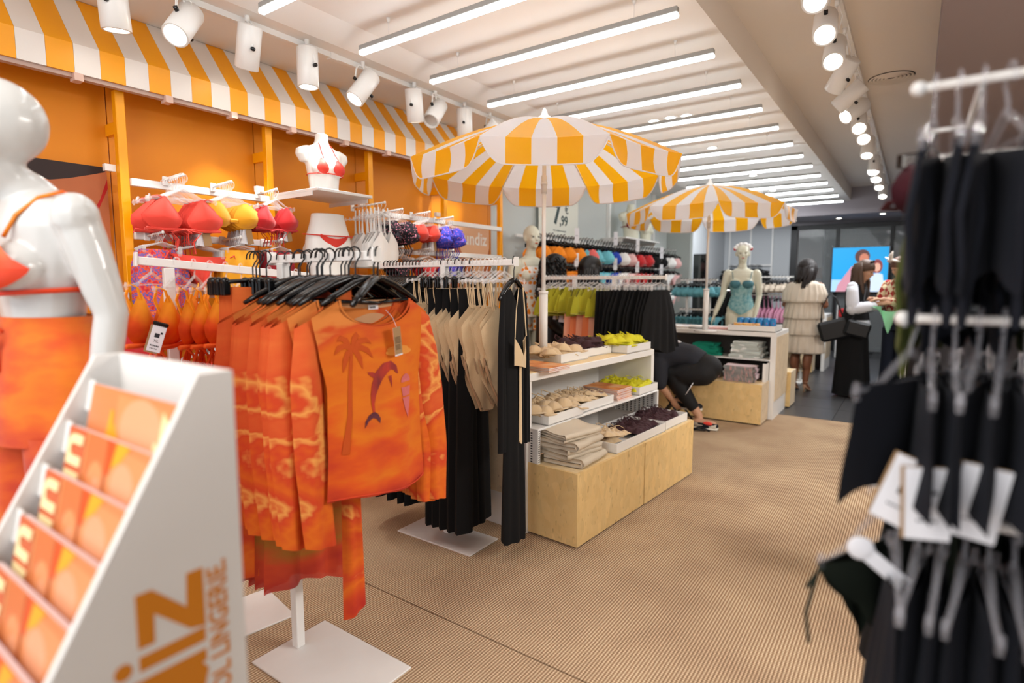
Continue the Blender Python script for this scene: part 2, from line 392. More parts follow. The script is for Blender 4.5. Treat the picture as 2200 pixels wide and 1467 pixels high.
# ceilings
cl = struct('ceiling', MB().bx(-2.62, -1.055, -1.6, 12.3, 2.93, 2.9305).bx(-3.72, -2.62, -1.6, 12.3, 2.93, 3.0), M['ceil'])
b = MB(); b._add([(-2.8, -1.6, 2.93), (-2.8, 12.3, 2.93), (-2.98, 12.3, 2.86), (-2.98, -1.6, 2.86), (-3.72, -1.6, 2.86), (-3.72, 12.3, 2.86), (-3.72, 12.3, 2.931), (-3.72, -1.6, 2.931)], [(0, 1, 2, 3), (3, 2, 5, 4), (0, 3, 4, 7), (1, 6, 5, 2)])
struct('soffit_panel', b, M['ceil'], cl)
struct('upper_ceiling', MB().bx(-1.06, .06, -1.6, 12.3, 3.16, 3.22).bx(-1.09, -1.055, -1.6, 12.3, 2.931, 3.2), M['ceil2'], cl)
struct('trim_1', MB().bx(.03, 3.2, -1.6, 12.3, 2.72, 3.2), M['bulk'])
struct('trim_2', MB().bx(-3.72, 3.2, 12.3, 14.2, 2.68, 3.22), mat('soffit_grey', '#9c969b', .7))
# walls
wl = struct('wall_left', MB().bx(XL - .1, XL, -1.6, 9.86, 0, 3.0), M['wall'])
struct('wall_return', MB().bx(-3.72, -3.2, 9.86, 10.0, 0, 2.93), mat('pilaster_grey', '#a9aea9', .8))
struct('wall_left_far', MB().bx(XL - .1, XL, 10.0, YB, 0, 3.0), M['wallb'])
struct('wall_back', MB().bx(-3.72, -2.24, YB, YB + .1, 0, 2.7), M['wallb'])
struct('wall_right', MB().bx(3.1, 3.2, -1.6, 14, 0, 3.2), mat('wall_right_paint', '#b8b4b0', .8))
PY = [.5, 1.333, 2.17, 3.005, 3.85, 4.685]
prev = -1.2
for i, y in enumerate([-.33] + PY):
    y1 = min(y, 4.74); struct('wall_panel', MB().bx(XL, XL + .012, prev + .003, y1 - .003, .02, 2.87), M['orange'], wl); prev = y1
struct('wall_panel', MB().bx(XL, XL + .012, 4.69, 4.74, .02, 2.87), M['orange'], wl)
for y in (6.48, 7.47, 8.35, 9.15):
    struct('trim_post', MB().bx(XL, XL + .05, y - .02, y + .02, 0, 2.9), M['whitem'], wl)
# back storefront
fr = MB(); fz = 2.62
fr.bx(-2.24, -2.12, YB - .02, YB + .06, 0, fz).bx(-2.24, 3.0, YB - .02, YB + .06, fz - .09, fz)
win = struct('window_1', fr, M['blackm'])
for i, x in enumerate((-1.36, -.42, .5, 1.5)):
    struct('mullion', MB().bx(x - .03, x + .03, YB - .02, YB + .06, 0, fz - .09), M['blackm'], win)
xs = [-2.12, -1.36, -.42, .5, 1.5, 3.0]
for a, c in zip(xs, xs[1:]): struct('pane', MB().bx(a + .03, c - .03, YB + .01, YB + .02, .02, fz - .09), M['glass'], win)
struct('door_1', MB().bx(-1.62, -.42, YB + .1, YB + .14, 1.95, 2.0).bx(-1.62, -1.57, YB + .1, YB + .14, 1.0, 2.5).bx(-1.62, .5, YB + .1, YB + .14, 2.42, 2.47), M['blackm'], win)
struct('wall_beyond', MB().bx(-2.6, -1.75, 15.4, 15.5, 0, 3), mat('beyond_pale', '#8f8a88', .8))
struct('wall_corridor', MB().bx(-1.75, 3.2, 14.7, 14.8, 0, 3), mat('beyond_dark', '#2b2a2c', .7))
struct('ceiling_corridor', MB().bx(-3.2, 3.2, 13.8, 16, 2.75, 2.8), mat('beyond_dark', '#2b2a2c', .7))
t = tag(MB().bx(-2.15, -1.7, 14.5, 14.7, 1.5, 1.75, bev=.01).bx(-2.1, -1.75, 14.48, 14.5, 1.54, 1.7).obj('wall_cabinet', mat('walnut', '#5b3c28', .5)), 'brown wooden cabinet hung in the corridor behind the black framed glass', 'cabinet')
# ================================================================== AWNING
aw = empty('awning', (XL, 1.8, 2.42), 0, 'long yellow and white striped awning over the orange wall', 'awning')
def at(o): o.location = (-aw.location.x, -aw.location.y, -aw.location.z); return o
y0 = 1.663 - .109 * 24
nst = 56
for i in range(nst):
    ya, yb = y0 + .109 * i, y0 + .109 * (i + 1); b = MB()
    xk, zk, zb = -3.35, 2.556, 2.42; xt, zt = -3.60, 2.858
    P = [(xt, zt), (xk, zk), (xk, zb), (xk - .012, zb), (xk - .012, zk - .004), (xt - .012, zt - .008)]
    b.prism(P, lambda u, v, w: (u, ya + .0005 + w, v), .108)
    at(b.obj('stripe', M['awn_y'] if i % 2 == 0 else M['awn_w'], aw))
b = MB().bx(-3.4, -3.363, y0, y0 + nst * .109, 2.40, 2.43); at(b.obj('rail', mat('awning_rail', '#b79c90', .5), aw))
for y in [.15, .6] + [1.124, 1.532, 1.892, 2.287, 2.708, 3.106, 3.5, 3.9, 4.3]:
    at(MB().bx(-3.4, -3.34, y - .012, y + .025, 2.385, 2.42).obj('clip', mat('awning_clip', '#d8b7a8', .5), aw))
# ================================================================== DISPLAY FRAME (posts + rails)
df = empty('wall_shelving', (XL, 2, 0), 0, 'yellow uprights and white rails carrying the swimwear along the orange wall', 'shelving')
def dfp(b, n, m): o = b.obj(n, m, df); o.location = (-df.location.x, -df.location.y, 0); return o
for y in PY:
    dfp(MB().bx(-3.475, -3.43, y - .022, y + .022, 0, 2.41, bev=.003), 'post', M['post'])
    dfp(MB().bx(-3.606, -3.475, y - .012, y + .012, 2.2, 2.26), 'bracket', M['post'])
for a, c in zip(PY, PY[1:]):
    for z in (1.95, 1.67, 1.35, 1.08):
        if a < 1 and z > 1.5: continue
        if 2.1 < a < 2.9 and z > 1.5: continue
        dfp(MB().bx(-3.44, -3.41, a + .024, c - .024, z - .02, z + .02, bev=.003), 'rail', M['whitem'])
    for z in (1.95, 1.67):
        pass
dfp(MB().bx(-3.44, -3.41, -.3, .478, 1.33, 1.37), 'rail', M['whitem'])
for y in PY[1:5]:
    dfp(MB().bx(-3.50, -3.47, y - .075, y - .025, 2.0, 2.035), 'bracket', M['whitem'])
# ================================================================== LIGHTS
lt = None
xl, xr = -2.80, -1.075
for i in range(18):
    y = 1.725 + .629 * (i - 0) if False else None
YT = [1.13, 1.76, 2.40, 3.01, 3.655, 4.30, 4.975, 5.64, 6.38, 7.02, 7.69, 8.40, 9.10, 9.78, 10.5, 11.25]
def tube_light():
    r = empty('tube_light', (0, 0, 0), 0, 'slim white ceiling tube light hung on wires in the long row', 'light', 'ceiling tube lights')
    L_ = 1.725
    kid(r, MB().bx(-L_/2, L_/2, -.017, .017, 0, .03, bev=.003).obj('housing', mat('tube_housing', '#9d9c98', .4)))
    b = MB(); b.bx(-L_/2, L_/2, -.017, .017, -.022, 0, bev=.004); kid(r, b.obj('diffuser', M['tube']))
    for x in (-.62, .62): kid(r, MB().cyl((x, 0, .03), (x, 0, .13), .0015, n=5).cyl((x, 0, .105), (x, 0, .13), .008, .012, n=8).obj('wire', M['whitem']))
    return r
tl = tube_light()
for i, y in enumerate(YT):
    k = tl if i == 0 else dup(tl)
    k.location = (-1.94, y, 2.80)
    k['label'] = ('%s slim white tube light hung below the ceiling, counted from the entrance' % ['first', 'second', 'third', 'fourth', 'fifth', 'sixth', 'seventh', 'eighth', 'ninth', 'tenth', 'eleventh', 'twelfth', 'thirteenth', 'fourteenth', 'fifteenth', 'sixteenth'][i])
# spots
def spotlight_proto():
    r = empty('track_spotlight', (0,0,0), 0, 'white cylindrical track spotlight', 'spotlight')
    rr, L_ = .062, .22
    b = MB(); n = 24
    prof = [(0, .004), (.03, .003), (rr - .004, 0), (rr, -.004), (rr, -L_), (rr - .008, -L_ - .006), (rr - .012, -L_), (rr - .012, -L_ + .02)]
    b.loft([(0, 0, z + .11, q, q) for q, z in [(.001, 0)] + prof[1:]], n, cap=False)
    kid(r, b.obj('body', M['whitem']))
    kid(r, MB().loft([(0, 0, -.094, rr - .012, rr - .012), (0, 0, -.0945, .0005, .0005)], n, cap=False).obj('lens', M['lens']))
    kid(r, MB().loft([(0, 0, -.108, .050, .050), (0, 0, -.112, .056, .056), (0, 0, -.114, .06, .06)], n, cap=False).obj('ring', mat('lamp_ring', '#dcd6cc', .2)))
    for s in (-1, 1): kid(r, MB().cyl((s * .062, 0, 0), (s * .083, 0, 0), .011, n=8).obj('knob', M['black']))
    return r
sp = spotlight_proto(); proto(sp)
nspot = 0
def place_spot(x, y, z, aim, label, group, lit=True, zc=2.86, energy=None):
    """head pivots at (x,y,z); yoke hangs from the track"""
    h = dup(sp, loc=(x, y, z), label=label, group=group)
    d = Vector(aim).normalized(); q = (-d).to_track_quat('Z', 'X'); h.rotation_euler = q.to_euler()
    if not lit:
        for c in h.children:
            if c.name.startswith('lens'): c.material_slots[0].link = 'OBJECT'; c.material_slots[0].material = M['lensoff']
    ax = q @ Vector((1, 0, 0)); a = [Vector((0, 0, 0)) + ax * s * .072 for s in (-1, 1)]
    top = Vector((0, 0, zc - z - .03)); b = MB()
    pts = [a[0]] + [a[0].lerp(top, k) + ax * (-.012) * math.sin(k * 3.14) + Vector((0, 0, .03 * math.sin(k * 3.14))) for k in (.35, .6, .85)] + [top] + [a[1].lerp(top, k) + ax * .012 * math.sin(k * 3.14) + Vector((0, 0, .03 * math.sin(k * 3.14))) for k in (.85, .6, .35)] + [a[1]]
    b.tube(pts, .006, 5); b.cyl(top, top + Vector((0, 0, .035)), .014, n=8)
    b.tube([top + Vector((.01, .01, 0)), top * .8 + Vector((.03, .03, 0)), Vector((0, 0, 0)) - d * .11], .003, 4)
    y_ = b.obj('yoke', M['whitem'], h); y_.matrix_parent_inverse = q.to_matrix().to_4x4().inverted() 
    if lit:
        e = SPOT_E if energy is None else energy
        if e > 0:
            p = Vector((x, y, z)) + d * .125
            lamp('spot_beam', 'SPOT', p, p + d, e, spot_size=R(52), spot_blend=.5, shadow_soft_size=.04)
    return h
tk = tag(MB().bx(-3.12, -3.085, -1.5, 4.6, 2.828, 2.86).bx(-3.125, -3.08, 2.40, 2.45, 2.822, 2.86).obj('lighting_track', M['whitem']), 'white lighting track on the ceiling beside the striped awning', 'track')
LS = [(1.205, (-.1, .1, -1), 1), (1.492, (.35, -.55, -.75), 1), (1.831, (-.45, .1, -1), 1), (2.203, (0, 0, -1), 1), (2.625, (-.15, -.65, -.9), 1), (3.097, (-.1, .2, -1), 1), (3.318, (.2, -.75, -.8), 0), (3.663, (-.1, .15, -1), 1), (4.0, (-.7, .0, -.6), 1)]
NM = ['first', 'second', 'third', 'fourth', 'fifth', 'sixth', 'seventh', 'eighth', 'ninth', 'tenth', 'eleventh', 'twelfth', 'thirteenth', 'fourteenth']
for i, (y, d, lit) in enumerate(LS):
    place_spot(-3.05 if i else -3.1, y, 2.70, d, '%s white spotlight of the track beside the striped awning, from the entrance' % NM[i], 'awning track spotlights', bool(lit))
# wall washers that light the torso and the wall rail: the lamps beyond the frame on the same track
for y, a in ((.3, (-3.55, .6, 1.3)), (.75, (-3.5, 1.2, 1.2))):
    pass
tag(MB().bx(-.50, -.465, 1.0, 12.2, 3.13, 3.16).obj('lighting_track', M['whitem']), 'long white lighting track under the beige upper ceiling', 'track')
RS = [(3.0, (.1, -.9, -.75)), (3.274, (.2, -.9, -.7)), (3.70, (.1, -.85, -.8)), (4.138, (.05, -.8, -.85)), (4.607, (-.5, .45, -.7)), (5.15, (-.75, .1, -.6)), (5.60, (-.6, -.75, -.6)), (6.025, (.1, -.85, -.75)), (6.503, (.15, -.9, -.75)), (7.156, (0, -.5, -.95)), (8.271, (0, -.5, -.95)), (8.905, (0, -.6, -.9)), (9.667, (0, -.6, -.9)), (10.69, (0, -.6, -.9))]
for i, (y, d) in enumerate(RS):
    place_spot(-.49, y, 2.83, d, '%s white spotlight along the upper ceiling track, from the entrance' % NM[i], 'upper ceiling track spotlights', d[1] < .2, zc=3.13, energy=SPOT_E * (.7 if i % 2 == 0 else 0))
for i, (y, z, x) in enumerate(((9.0, 2.26, -2.2), (9.0, 2.22, -2.1), (9.0, 2.2, -1.97), (9.05, 2.25, -1.85))):
    place_spot(x, y + i * .1, z + .25, (-.2, -.75, -.7) if i < 3 else (.5, .3, -.8), '%s white spotlight hung over the far lingerie rails' % NM[i], 'far spotlights', i < 3, zc=2.93, energy=SPOT_E * .8)
# round ceiling downlights
dl = empty('downlight', (0,0,0), 0, 'small round recessed ceiling downlight', 'light', 'ceiling downlights')
kid(dl, MB().loft([(0, 0, 0, .065, .065), (0, 0, -.008, .06, .06), (0, 0, -.006, .045, .045)], 20, cap=False).obj('ring', M['whitem'])); kid(dl, MB().loft([(0, 0, -.004, .045, .045), (0, 0, -.012, .001, .001)], 20, cap=False).obj('lens', M['lens']))
proto(dl)
for i, (x, y, z, l) in enumerate(((-2.094, 5.284, 2.93, 'left of three downlights grouped between the ceiling tubes'), (-1.931, 5.268, 2.93, 'middle of three downlights grouped between the ceiling tubes'), (-1.785, 5.281, 2.93, 'right of three downlights grouped between the ceiling tubes'), (-1.955, 6.68, 2.93, 'round downlight near the small emergency light box'), (-1.963, 8.7, 2.93, 'round downlight above the second parasol'), (-2.0, 10.28, 2.93, 'round downlight far down the tube row'), (-2.1, 13.0, 2.68, 'left downlight in the grey soffit over the glass front'), (-1.3, 13.0, 2.68, 'middle downlight in the grey soffit over the glass front'), (-.56, 12.6, 2.68, 'right downlight in the grey soffit over the glass front'))):
    dup(dl, loc=(x, y, z), label=l)
em = empty('emergency_light', (-1.93, 7.45, 2.93), 0, 'small white emergency light box on the ceiling between the tubes', 'light')
MB().bx(-.16, .16, -.05, .05, -.045, 0, bev=.01).obj('housing', M['whitem'], em); MB().bx(-.145, .145, -.04, .04, -.053, -.045).obj('lens', mat('pale_cover', '#cfd8d2', .3), em)
vt = empty('air_diffuser', (-.27, 6.0, 3.16), 0, 'round louvred air vent in the beige ceiling', 'vent')
for k in range(5):
    r0 = .03 + k * .028; MB().loft([(0, 0, -.002, r0, r0), (0, 0, -.016 - .0 * k, r0 + .018, r0 + .018), (0, 0, -.006, r0 + .022, r0 + .022)], 28, cap=False).obj('ring', M['ceil2'], vt)
MB().loft([(0, 0, -.001, .17, .17), (0, 0, -.0012, .001, .001)], 28, cap=False).obj('backing', mat('vent_dark', '#3a3431', .8), vt)
# added fill lamps without fixtures, brightening the entrance, aisle, far end and right side
lamp('entrance_fill', 'AREA', (-1.2, -.6, 2.7), (-1.6, 1.5, .6), 42, (1, .97, .93), size=1.6)
lamp('aisle_fill', 'AREA', (-.1, 8.6, 2.68), (-.6, 8.6, 0), 60, (.95, .97, 1), size=1.2)
lamp('far_fill', 'AREA', (-2.6, 11.2, 2.85), (-2.8, 12.2, .8), 60, (.93, .96, 1), size=1.2)
lamp('side_fill', 'AREA', (1.9, 3.2, 2.68), (1.5, 3.2, 0), 240, (1, .95, .9), size=2.0)
# ================================================================== HANGER AND GARMENT PROTOTYPES (front = -y, origin on the rail)
def ordn(i):
    W_ = ['front', 'second', 'third', 'fourth', 'fifth', 'sixth', 'seventh', 'eighth', 'ninth', 'tenth', 'eleventh', 'twelfth', 'thirteenth', 'fourteenth', 'fifteenth', 'sixteenth', 'seventeenth', 'eighteenth', 'nineteenth', 'twentieth', 'twenty-first', 'twenty-second', 'twenty-third', 'twenty-fourth', 'twenty-fifth', 'twenty-sixth', 'twenty-seventh', 'twenty-eighth', 'twenty-ninth', 'thirtieth']
    return W_[i] if i < len(W_) else '%dth' % (i + 1)
def hook_pts(r=.021, drop=.085, s=1):
    p = [(s * r * math.cos(a), 0, r * math.sin(a) - .003) for a in [R(200), R(160), R(120), R(90), R(50), R(10), R(-30), R(-60)]]
    p[0] = (-s * r * 1.05, 0, -.012)
    return [Vector(q) + Vector((0, 0, -.006)) for q in p] + [Vector((0, 0, -.045)), Vector((0, 0, -drop))]
def hanger_black():
    r = empty('coat_hanger', (0,0,0), 0, 'black plastic hanger', 'hanger')
    kid(r, MB().tube(hook_pts(), .0028, 5).obj('hook', M['chrome' if False else 'blackm']))
    b = MB()
    for s in (-1, 1):
        b.tube([(0, 0, -.083), (s * .03, 0, -.088), (s * .08, .002, -.105), (s * .15, .004, -.14), (s * .195, .006, -.165)], [.014, .016, .016, .014, .009], 8, flat=.7, up=(0, 0, 1))
    b.tube([(-.15, 0, -.155), (0, -.003, -.165), (.15, 0, -.155)], .0055, 6)
    kid(r, b.obj('shoulders', M['black'])); return proto(r)
def hanger_clip():
    r = empty('clip_hanger', (0,0,0), 0, 'black clip hanger', 'hanger')
    kid(r, MB().tube(hook_pts(), .0026, 5).obj('hook', M['blackm']))
    kid(r, MB().tube([(-.16, 0, -.10), (-.04, 0, -.092), (0, 0, -.085), (.04, 0, -.092), (.16, 0, -.10)], .006, 6).obj('bar', M['black']))
    for s in (-1, 1): kid(r, MB().box((s * .15, -.008, -.118), (.026, .01, .05), bev=.004).box((s * .15, .008, -.118), (.026, .01, .05), bev=.004).ell((s * .15, 0, -.095), (.014, .015, .014), n=8, m=6).obj('clip', M['black']))
    return proto(r)
def hanger_clear(w=.13, name='clear_hanger', m=None):
    r = empty(name, (0,0,0), 0, 'clear plastic hanger', 'hanger')
    b = MB().tube(hook_pts(.02, .06), .0032, 5)
    b.tube([(-w, 0, -.105), (-w * .55, 0, -.095), (-w * .3, 0, -.075), (0, 0, -.055), (w * .3, 0, -.075), (w * .55, 0, -.095), (w, 0, -.105)], [.0045, .005, .0055, .007, .0055, .005, .0045], 6)
    b.tube([(-w * .8, 0, -.104), (0, 0, -.098), (w * .8, 0, -.104)], .003, 5)
    for s in (-1, 1): b.tube([(s * w, 0, -.092), (s * (w + .006), 0, -.105), (s * w, 0, -.115)], .005, 5)
    kid(r, b.obj('frame', m or M['clearf'])); return proto(r)
H_BLACK, H_CLIP, H_CLEAR = hanger_black(), hanger_clip(), hanger_clear()
H_CLOW = hanger_clear(m=M['clear_low'])
def hanger_skirt_clear():
    r = empty('clear_clip_hanger', (0,0,0), 0, 'clear plastic clip hanger', 'hanger')
    b = MB().tube(hook_pts(.02, .06), .0032, 5).tube([(-.12, 0, -.085), (-.05, 0, -.07), (0, 0, -.055), (.05, 0, -.07), (.12, 0, -.085)], .005, 6)
    kid(r, b.obj('frame', M['clearf']))
    for s in (-1, 1): kid(r, MB().box((s * .105, -.007, -.1), (.02, .008, .045), bev=.003).box((s * .105, .007, -.1), (.02, .008, .045), bev=.003).obj('clip', M['clearf']))
    return proto(r)
H_CCLIP = hanger_skirt_clear()

def cup(b, cx, cz, w, h, bulge, tri=.5, n=14, m=5, tilt=0, amp=0, mi=0):
    vs = []; ring = []
    for j in range(m + 1):
        rho = 1 - j / m * .999
        for k in range(n):
            th = 2 * math.pi * k / n; c, s_ = math.cos(th), math.sin(th)
            x = w * rho * c * (1 - tri * max(0, s_)); z = h * rho * s_ * (1.25 if s_ > 0 else .8)
            y = -bulge * (1 - rho ** 2.2) + amp * math.sin(5 * th + cx * 40) * rho
            xx = x * math.cos(tilt) - z * math.sin(tilt); zz = x * math.sin(tilt) + z * math.cos(tilt)
            vs.append((cx + xx, y, cz + zz))
    fs = [(j*n+k, j*n+(k+1) % n, (j+1)*n+(k+1) % n, (j+1)*n+k) for j in range(m) for k in range(n)] + [tuple(range(n))]
    b._add(vs, fs, mi, True)
def tagpart(r, x, z, n=2, l=.075, w=.035, y=.012):
    b = MB(); b2 = MB()
    for i in range(n):
        q = Matrix.Rotation(R(12 - 20 * i), 3, 'Y') @ Matrix.Rotation(R(15 * i - 8), 3, 'Z')
        c = Vector((x + i * .02, y - i * .006, z - l * .6))
        (b if i % 2 == 0 else b2).box(c, (w, .0015, l), q)
        b.tube([(x, y, z + .02), c + q @ Vector((0, 0, l * .5))], .0008, 3)
    kid(r, b.obj('price_tag', M['tagw']))
    if b2.v: kid(r, b2.obj('card_tag', M['kraft']))
def follow(o): o['follow'] = 1; return o
def bra(name, kind, label, tags=True, w=.14):
    r = empty(name, (0,0,0), 0, label, 'bra' if kind != 'tri' else 'bikini top'); b = MB()
    if kind == 'tri':
        for s in (-1, 1):
            cup(b, s * .085, -.185, .078, .075, .035, .75, tilt=s * .12)
            b.tube([(s * .085, -.004, -.10), (s * .10, 0, -.095), (s * .12, .004, -.1)], .004, 4)
        b.tube([(-.15, 0, -.235), (-.08, -.012, -.24), (0, -.005, -.236), (.08, -.012, -.24), (.15, 0, -.235)], .006, 5)
        for q in ((-.03, -.30), (.03, -.31), (.01, -.27)):
            b.tube([(0, -.01, -.235), (q[0] * 2, -.02, -.25), (q[0], -.01, q[1] + .02), (q[0] * 1.3, 0, q[1] - .03)], .003, 4)
    elif kind == 'round':
        for s in (-1, 1):
            cup(b, s * .08, -.175, .078, .065, .04, .35, tilt=s * .15)
            b.tube([(s * .11, 0, -.10), (s * .10, -.008, -.13)], .005, 4)
            b.tube([(s * .15, 0, -.195), (s * .13, .03, -.21), (s * .05, .04, -.205)], .012, 5, flat=.3)
        b.tube([(-.02, -.012, -.19), (.02, -.012, -.19)], .01, 5)
    elif kind == 'ruffle':
        for s in (-1, 1):
            cup(b, s * .075, -.17, .085, .075, .05, .3, tilt=s * .1, amp=.016)
            cup(b, s * .09, -.205, .08, .05, .065, .1, tilt=s * .3, amp=.02)
        b.tube([(-.13, 0, -.1), (-.08, 0, -.13), (0, 0, -.15), (.08, 0, -.13), (.13, 0, -.1)], .008, 5)
        for q in (-.05, .06): b.tube([(q, 0, -.24), (q * 1.4, -.01, -.29), (q, 0, -.34)], .004, 4)
    elif kind == 'tank':     # ribbed triangle crop top with broad straps
        def tf(t): a = abs(abs(t) - .52); return -.085 - .10 * min(1, a / .34) if a < .34 else -.20 + (.0 if abs(t) < .3 else .03)
        cloth(b, [(-.08, -.13, .13, .006), (-.17, -.14, .14, .02), (-.28, -.17, .17, .03), (-.33, -.175, .175, .018)], tf, lambda t: -.325 + .012 * t * t, 26, 9, .004, 4)
        b.tube([(-.175, 0, -.318), (-.09, -.025, -.322), (0, -.028, -.323), (.09, -.025, -.322), (.175, 0, -.318)], .009, 5, flat=.5)
    kid(r, follow(b.obj('cups', M['coral'])))
    if tags: tagpart(r, .07, -.22 if kind != 'tank' else -.31)
    return proto(r)
B_TRI = bra('bikini_bra', 'tri', 'bikini top'); B_RND = bra('bikini_bra', 'round', 'padded bra'); B_RUF = bra('ruffled_bikini_bra', 'ruffle', 'ruffled bikini top', False)
B_TANK = bra('cropped_vest', 'tank', 'ribbed crop top')
B_PLAIN = bra('bra', 'round', 'bra', False)
def brief():
    r = empty('bikini_bottom', (0,0,0), 0, 'bikini bottom', 'bikini bottom'); b = MB()
    cloth(b, [(-.10, -.14, .14, .012), (-.15, -.13, .13, .02), (-.2, -.07, .07, .02), (-.27, -.035, .035, .012)], lambda t: -.115 + .008 * t * t, lambda t: -.28 + .16 * abs(t) ** 1.3, 16, 8, .006, 3)
    kid(r, follow(b.obj('cloth', M['coral'])))
    for s in (-1, 1):
        kid(r, follow(MB().tube([(s * .135, 0, -.12), (s * .16, -.02, -.10), (s * .175, -.01, -.13), (s * .14, 0, -.125), (s * .16, 0, -.18), (s * .15, 0, -.23)], .0035, 4).obj('side_tie', M['coral'])))
    return proto(r)
G_BRIEF = brief()
def shorts_long():    # long loose bottom folded over a hanger
    r = empty('beach_trousers', (0,0,0), 0, 'beach trousers', 'trousers'); b = MB()
    cloth(b, [(-.09, -.12, .12, .012), (-.2, -.15, .15, .03), (-.42, -.16, .16, .03), (-.52, -.10, .10, .03)], lambda t: -.10, lambda t: -.5 + .06 * t, 22, 12, .016, 3)
    kid(r, follow(b.obj('cloth', M['floral']))); return proto(r)
G_PAREO = shorts_long()
def bodysuit():
    r = empty('bodysuit', (0,0,0), 0, 'beige ribbed bodysuit', 'bodysuit'); b = MB()
    def tf(t):
        a = abs(t); return -.215 - .055 * (1 - min(1, a / .5)) - (.10 * ((a - .5) / .5) ** 1.3 if a > .5 else 0)
    def tb(t): a = abs(t); return -.25 - (.08 * ((a - .5) / .5) if a > .5 else 0)
    bt = lambda t: -.72 + (.0 if abs(t) < .22 else .24 * ((abs(t) - .22) / .78) ** .8)
    P = [(-.2, -.12, .12, .012), (-.3, -.155, .155, .03), (-.36, -.15, .15, .035), (-.46, -.12, .12, .03), (-.56, -.155, .155, .03), (-.64, -.165, .165, .03), (-.75, -.15, .15, .025)]
    cloth(b, P, tf, bt, 28, 18, .009, 3, topb=tb)
    kid(r, follow(b.obj('body', M['beige'])))
    for s in (-1, 1):
        b = MB().tube([(s * .075, -.006, -.23), (s * .085, -.006, -.16), (s * .088, 0, -.10), (s * .085, .006, -.16), (s * .075, .006, -.23)], .004, 4)
        kid(r, follow(b.obj('strap', M['beige'])))
    b = MB(); e = []
    for t in [i / 20 - 1 for i in range(41)]: 
        e.append((t * interp(P, bt(t))[1], -.02 * (1 - abs(t)), bt(t)))
    b.tube(e, .006, 5); kid(r, b.obj('leg_hem', M['beiged'])); return proto(r)
G_BODY = bodysuit()
def ltop():       # long-sleeved mesh top
    r = empty('long_sleeved_shirt', (0,0,0), 0, 'sunset dyed long-sleeved top', 'top'); b = MB()
    def tf(t):
        a = abs(t); 
        if a < .68: return -.152 - .085 * math.sqrt(max(0, 1 - (a / .68) ** 2))
        return -.152 - .05 * (a - .68) / .32
    def tb(t):
        a = abs(t); return -.152 - (.03 * math.sqrt(max(0, 1 - (a / .68) ** 2)) if a < .68 else .05 * (a - .68) / .32)
    P = [(-.12, -.20, .20, .01), (-.2, -.235, .235, .018), (-.3, -.215, .215, .03), (-.42, -.19, .19, .035), (-.6, -.195, .195, .04), (-.8, -.205, .205, .045)]
    cloth(b, P, tf, lambda t: -.775 - .015 * math.sin(2.2 * t + .4), 32, 24, .007, 2.6, topb=tb, ph=.6)
    kid(r, b.obj('body', M['dye']))
    e = [(interp(P, -.775)[0] + (interp(P, -.775)[1] - interp(P, -.775)[0]) * (t + 1) / 2, -.045 * (1 - abs(t) ** 2.5) - .004, -.768 - .015 * math.sin(2.2 * t + .4)) for t in [i / 12 - 1 for i in range(25)]]
    kid(r, MB().tube(e, .0025, 4).obj('hem', M['dye']))
    e = [(P[1][1] * 0 + .21 * t, -.012, -.152 - .085 * math.sqrt(max(0, 1 - (t / .68) ** 2))) for t in [.68 * math.sin(R(a)) for a in range(-90, 91, 12)]]
    kid(r, MB().tube(e, .0035, 5).obj('neckband', M['dye']))
    for s, xe, ze in ((-1, -.13, -.93), (1, .25, -.93)):
        b = MB()
        if s > 0: Q = [(-.17, .17, .22, .012), (-.22, .19, .26, .022), (-.35, .185, .30, .028), (-.5, .20, .325, .03), (-.7, .24, .34, .03), (-.95, .25, .335, .022)]
        else: Q = [(-.17, -.22, -.17, .012), (-.22, -.27, -.185, .02), (-.4, -.29, -.18, .03), (-.6, -.285, -.175, .035), (-.8, -.27, -.165, .03), (-.95, -.255, -.155, .022)]
        cloth(b, Q, (lambda t: -.17 - .06 * (t + 1) / 2) if s > 0 else (lambda t: -.17 - .06 * (1 - t) / 2), lambda t: -.90 - .01 * t, 12, 26, .008, 1.5, ph=s, yoff=.03 if s < 0 else .012)
        kid(r, b.obj('sleeve', M['dye2']))
    return proto(r)
G_TOP = ltop()
def trousers(name='trousers', col='blackc', L_=1.0, w=.13, flare=.05, label='black trousers'):
    r = empty(name, (0,0,0), 0, label, 'trousers'); b = MB()
    for s in (-1, 1):
        xl, xr = (-w, .01) if s < 0 else (-.01, w)
        k = lambda z, e=0: (z, xl - (flare * e if s < 0 else 0), xr + (flare * e if s > 0 else 0), .03 + .02 * e)
        cloth(b, [k(-.1), k(-.3, .2), k(-.6, .5), k(-.11 - L_, 1)], lambda t: -.115, lambda t: -.11 - L_ + .012 * t, 12, 20, .014, 2, ph=s, yoff=s * .006)
    kid(r, follow(b.obj('cloth', M[col]))); return proto(r)
G_TROU = trousers()
def sheer():
    r = empty('sheer_skirt', (0,0,0), 0, 'sheer rust red long skirt', 'skirt'); b = MB()
    cloth(b, [(-.12, -.14, .14, .012), (-.3, -.17, .17, .03), (-.7, -.20, .20, .05), (-1.2, -.21, .21, .06)], lambda t: -.12, lambda t: -1.17 - .03 * math.sin(3 * t), 36, 26, .022, 4)
    kid(r, b.obj('cloth', M['dyer'])); return proto(r)
G_SHEER = sheer()
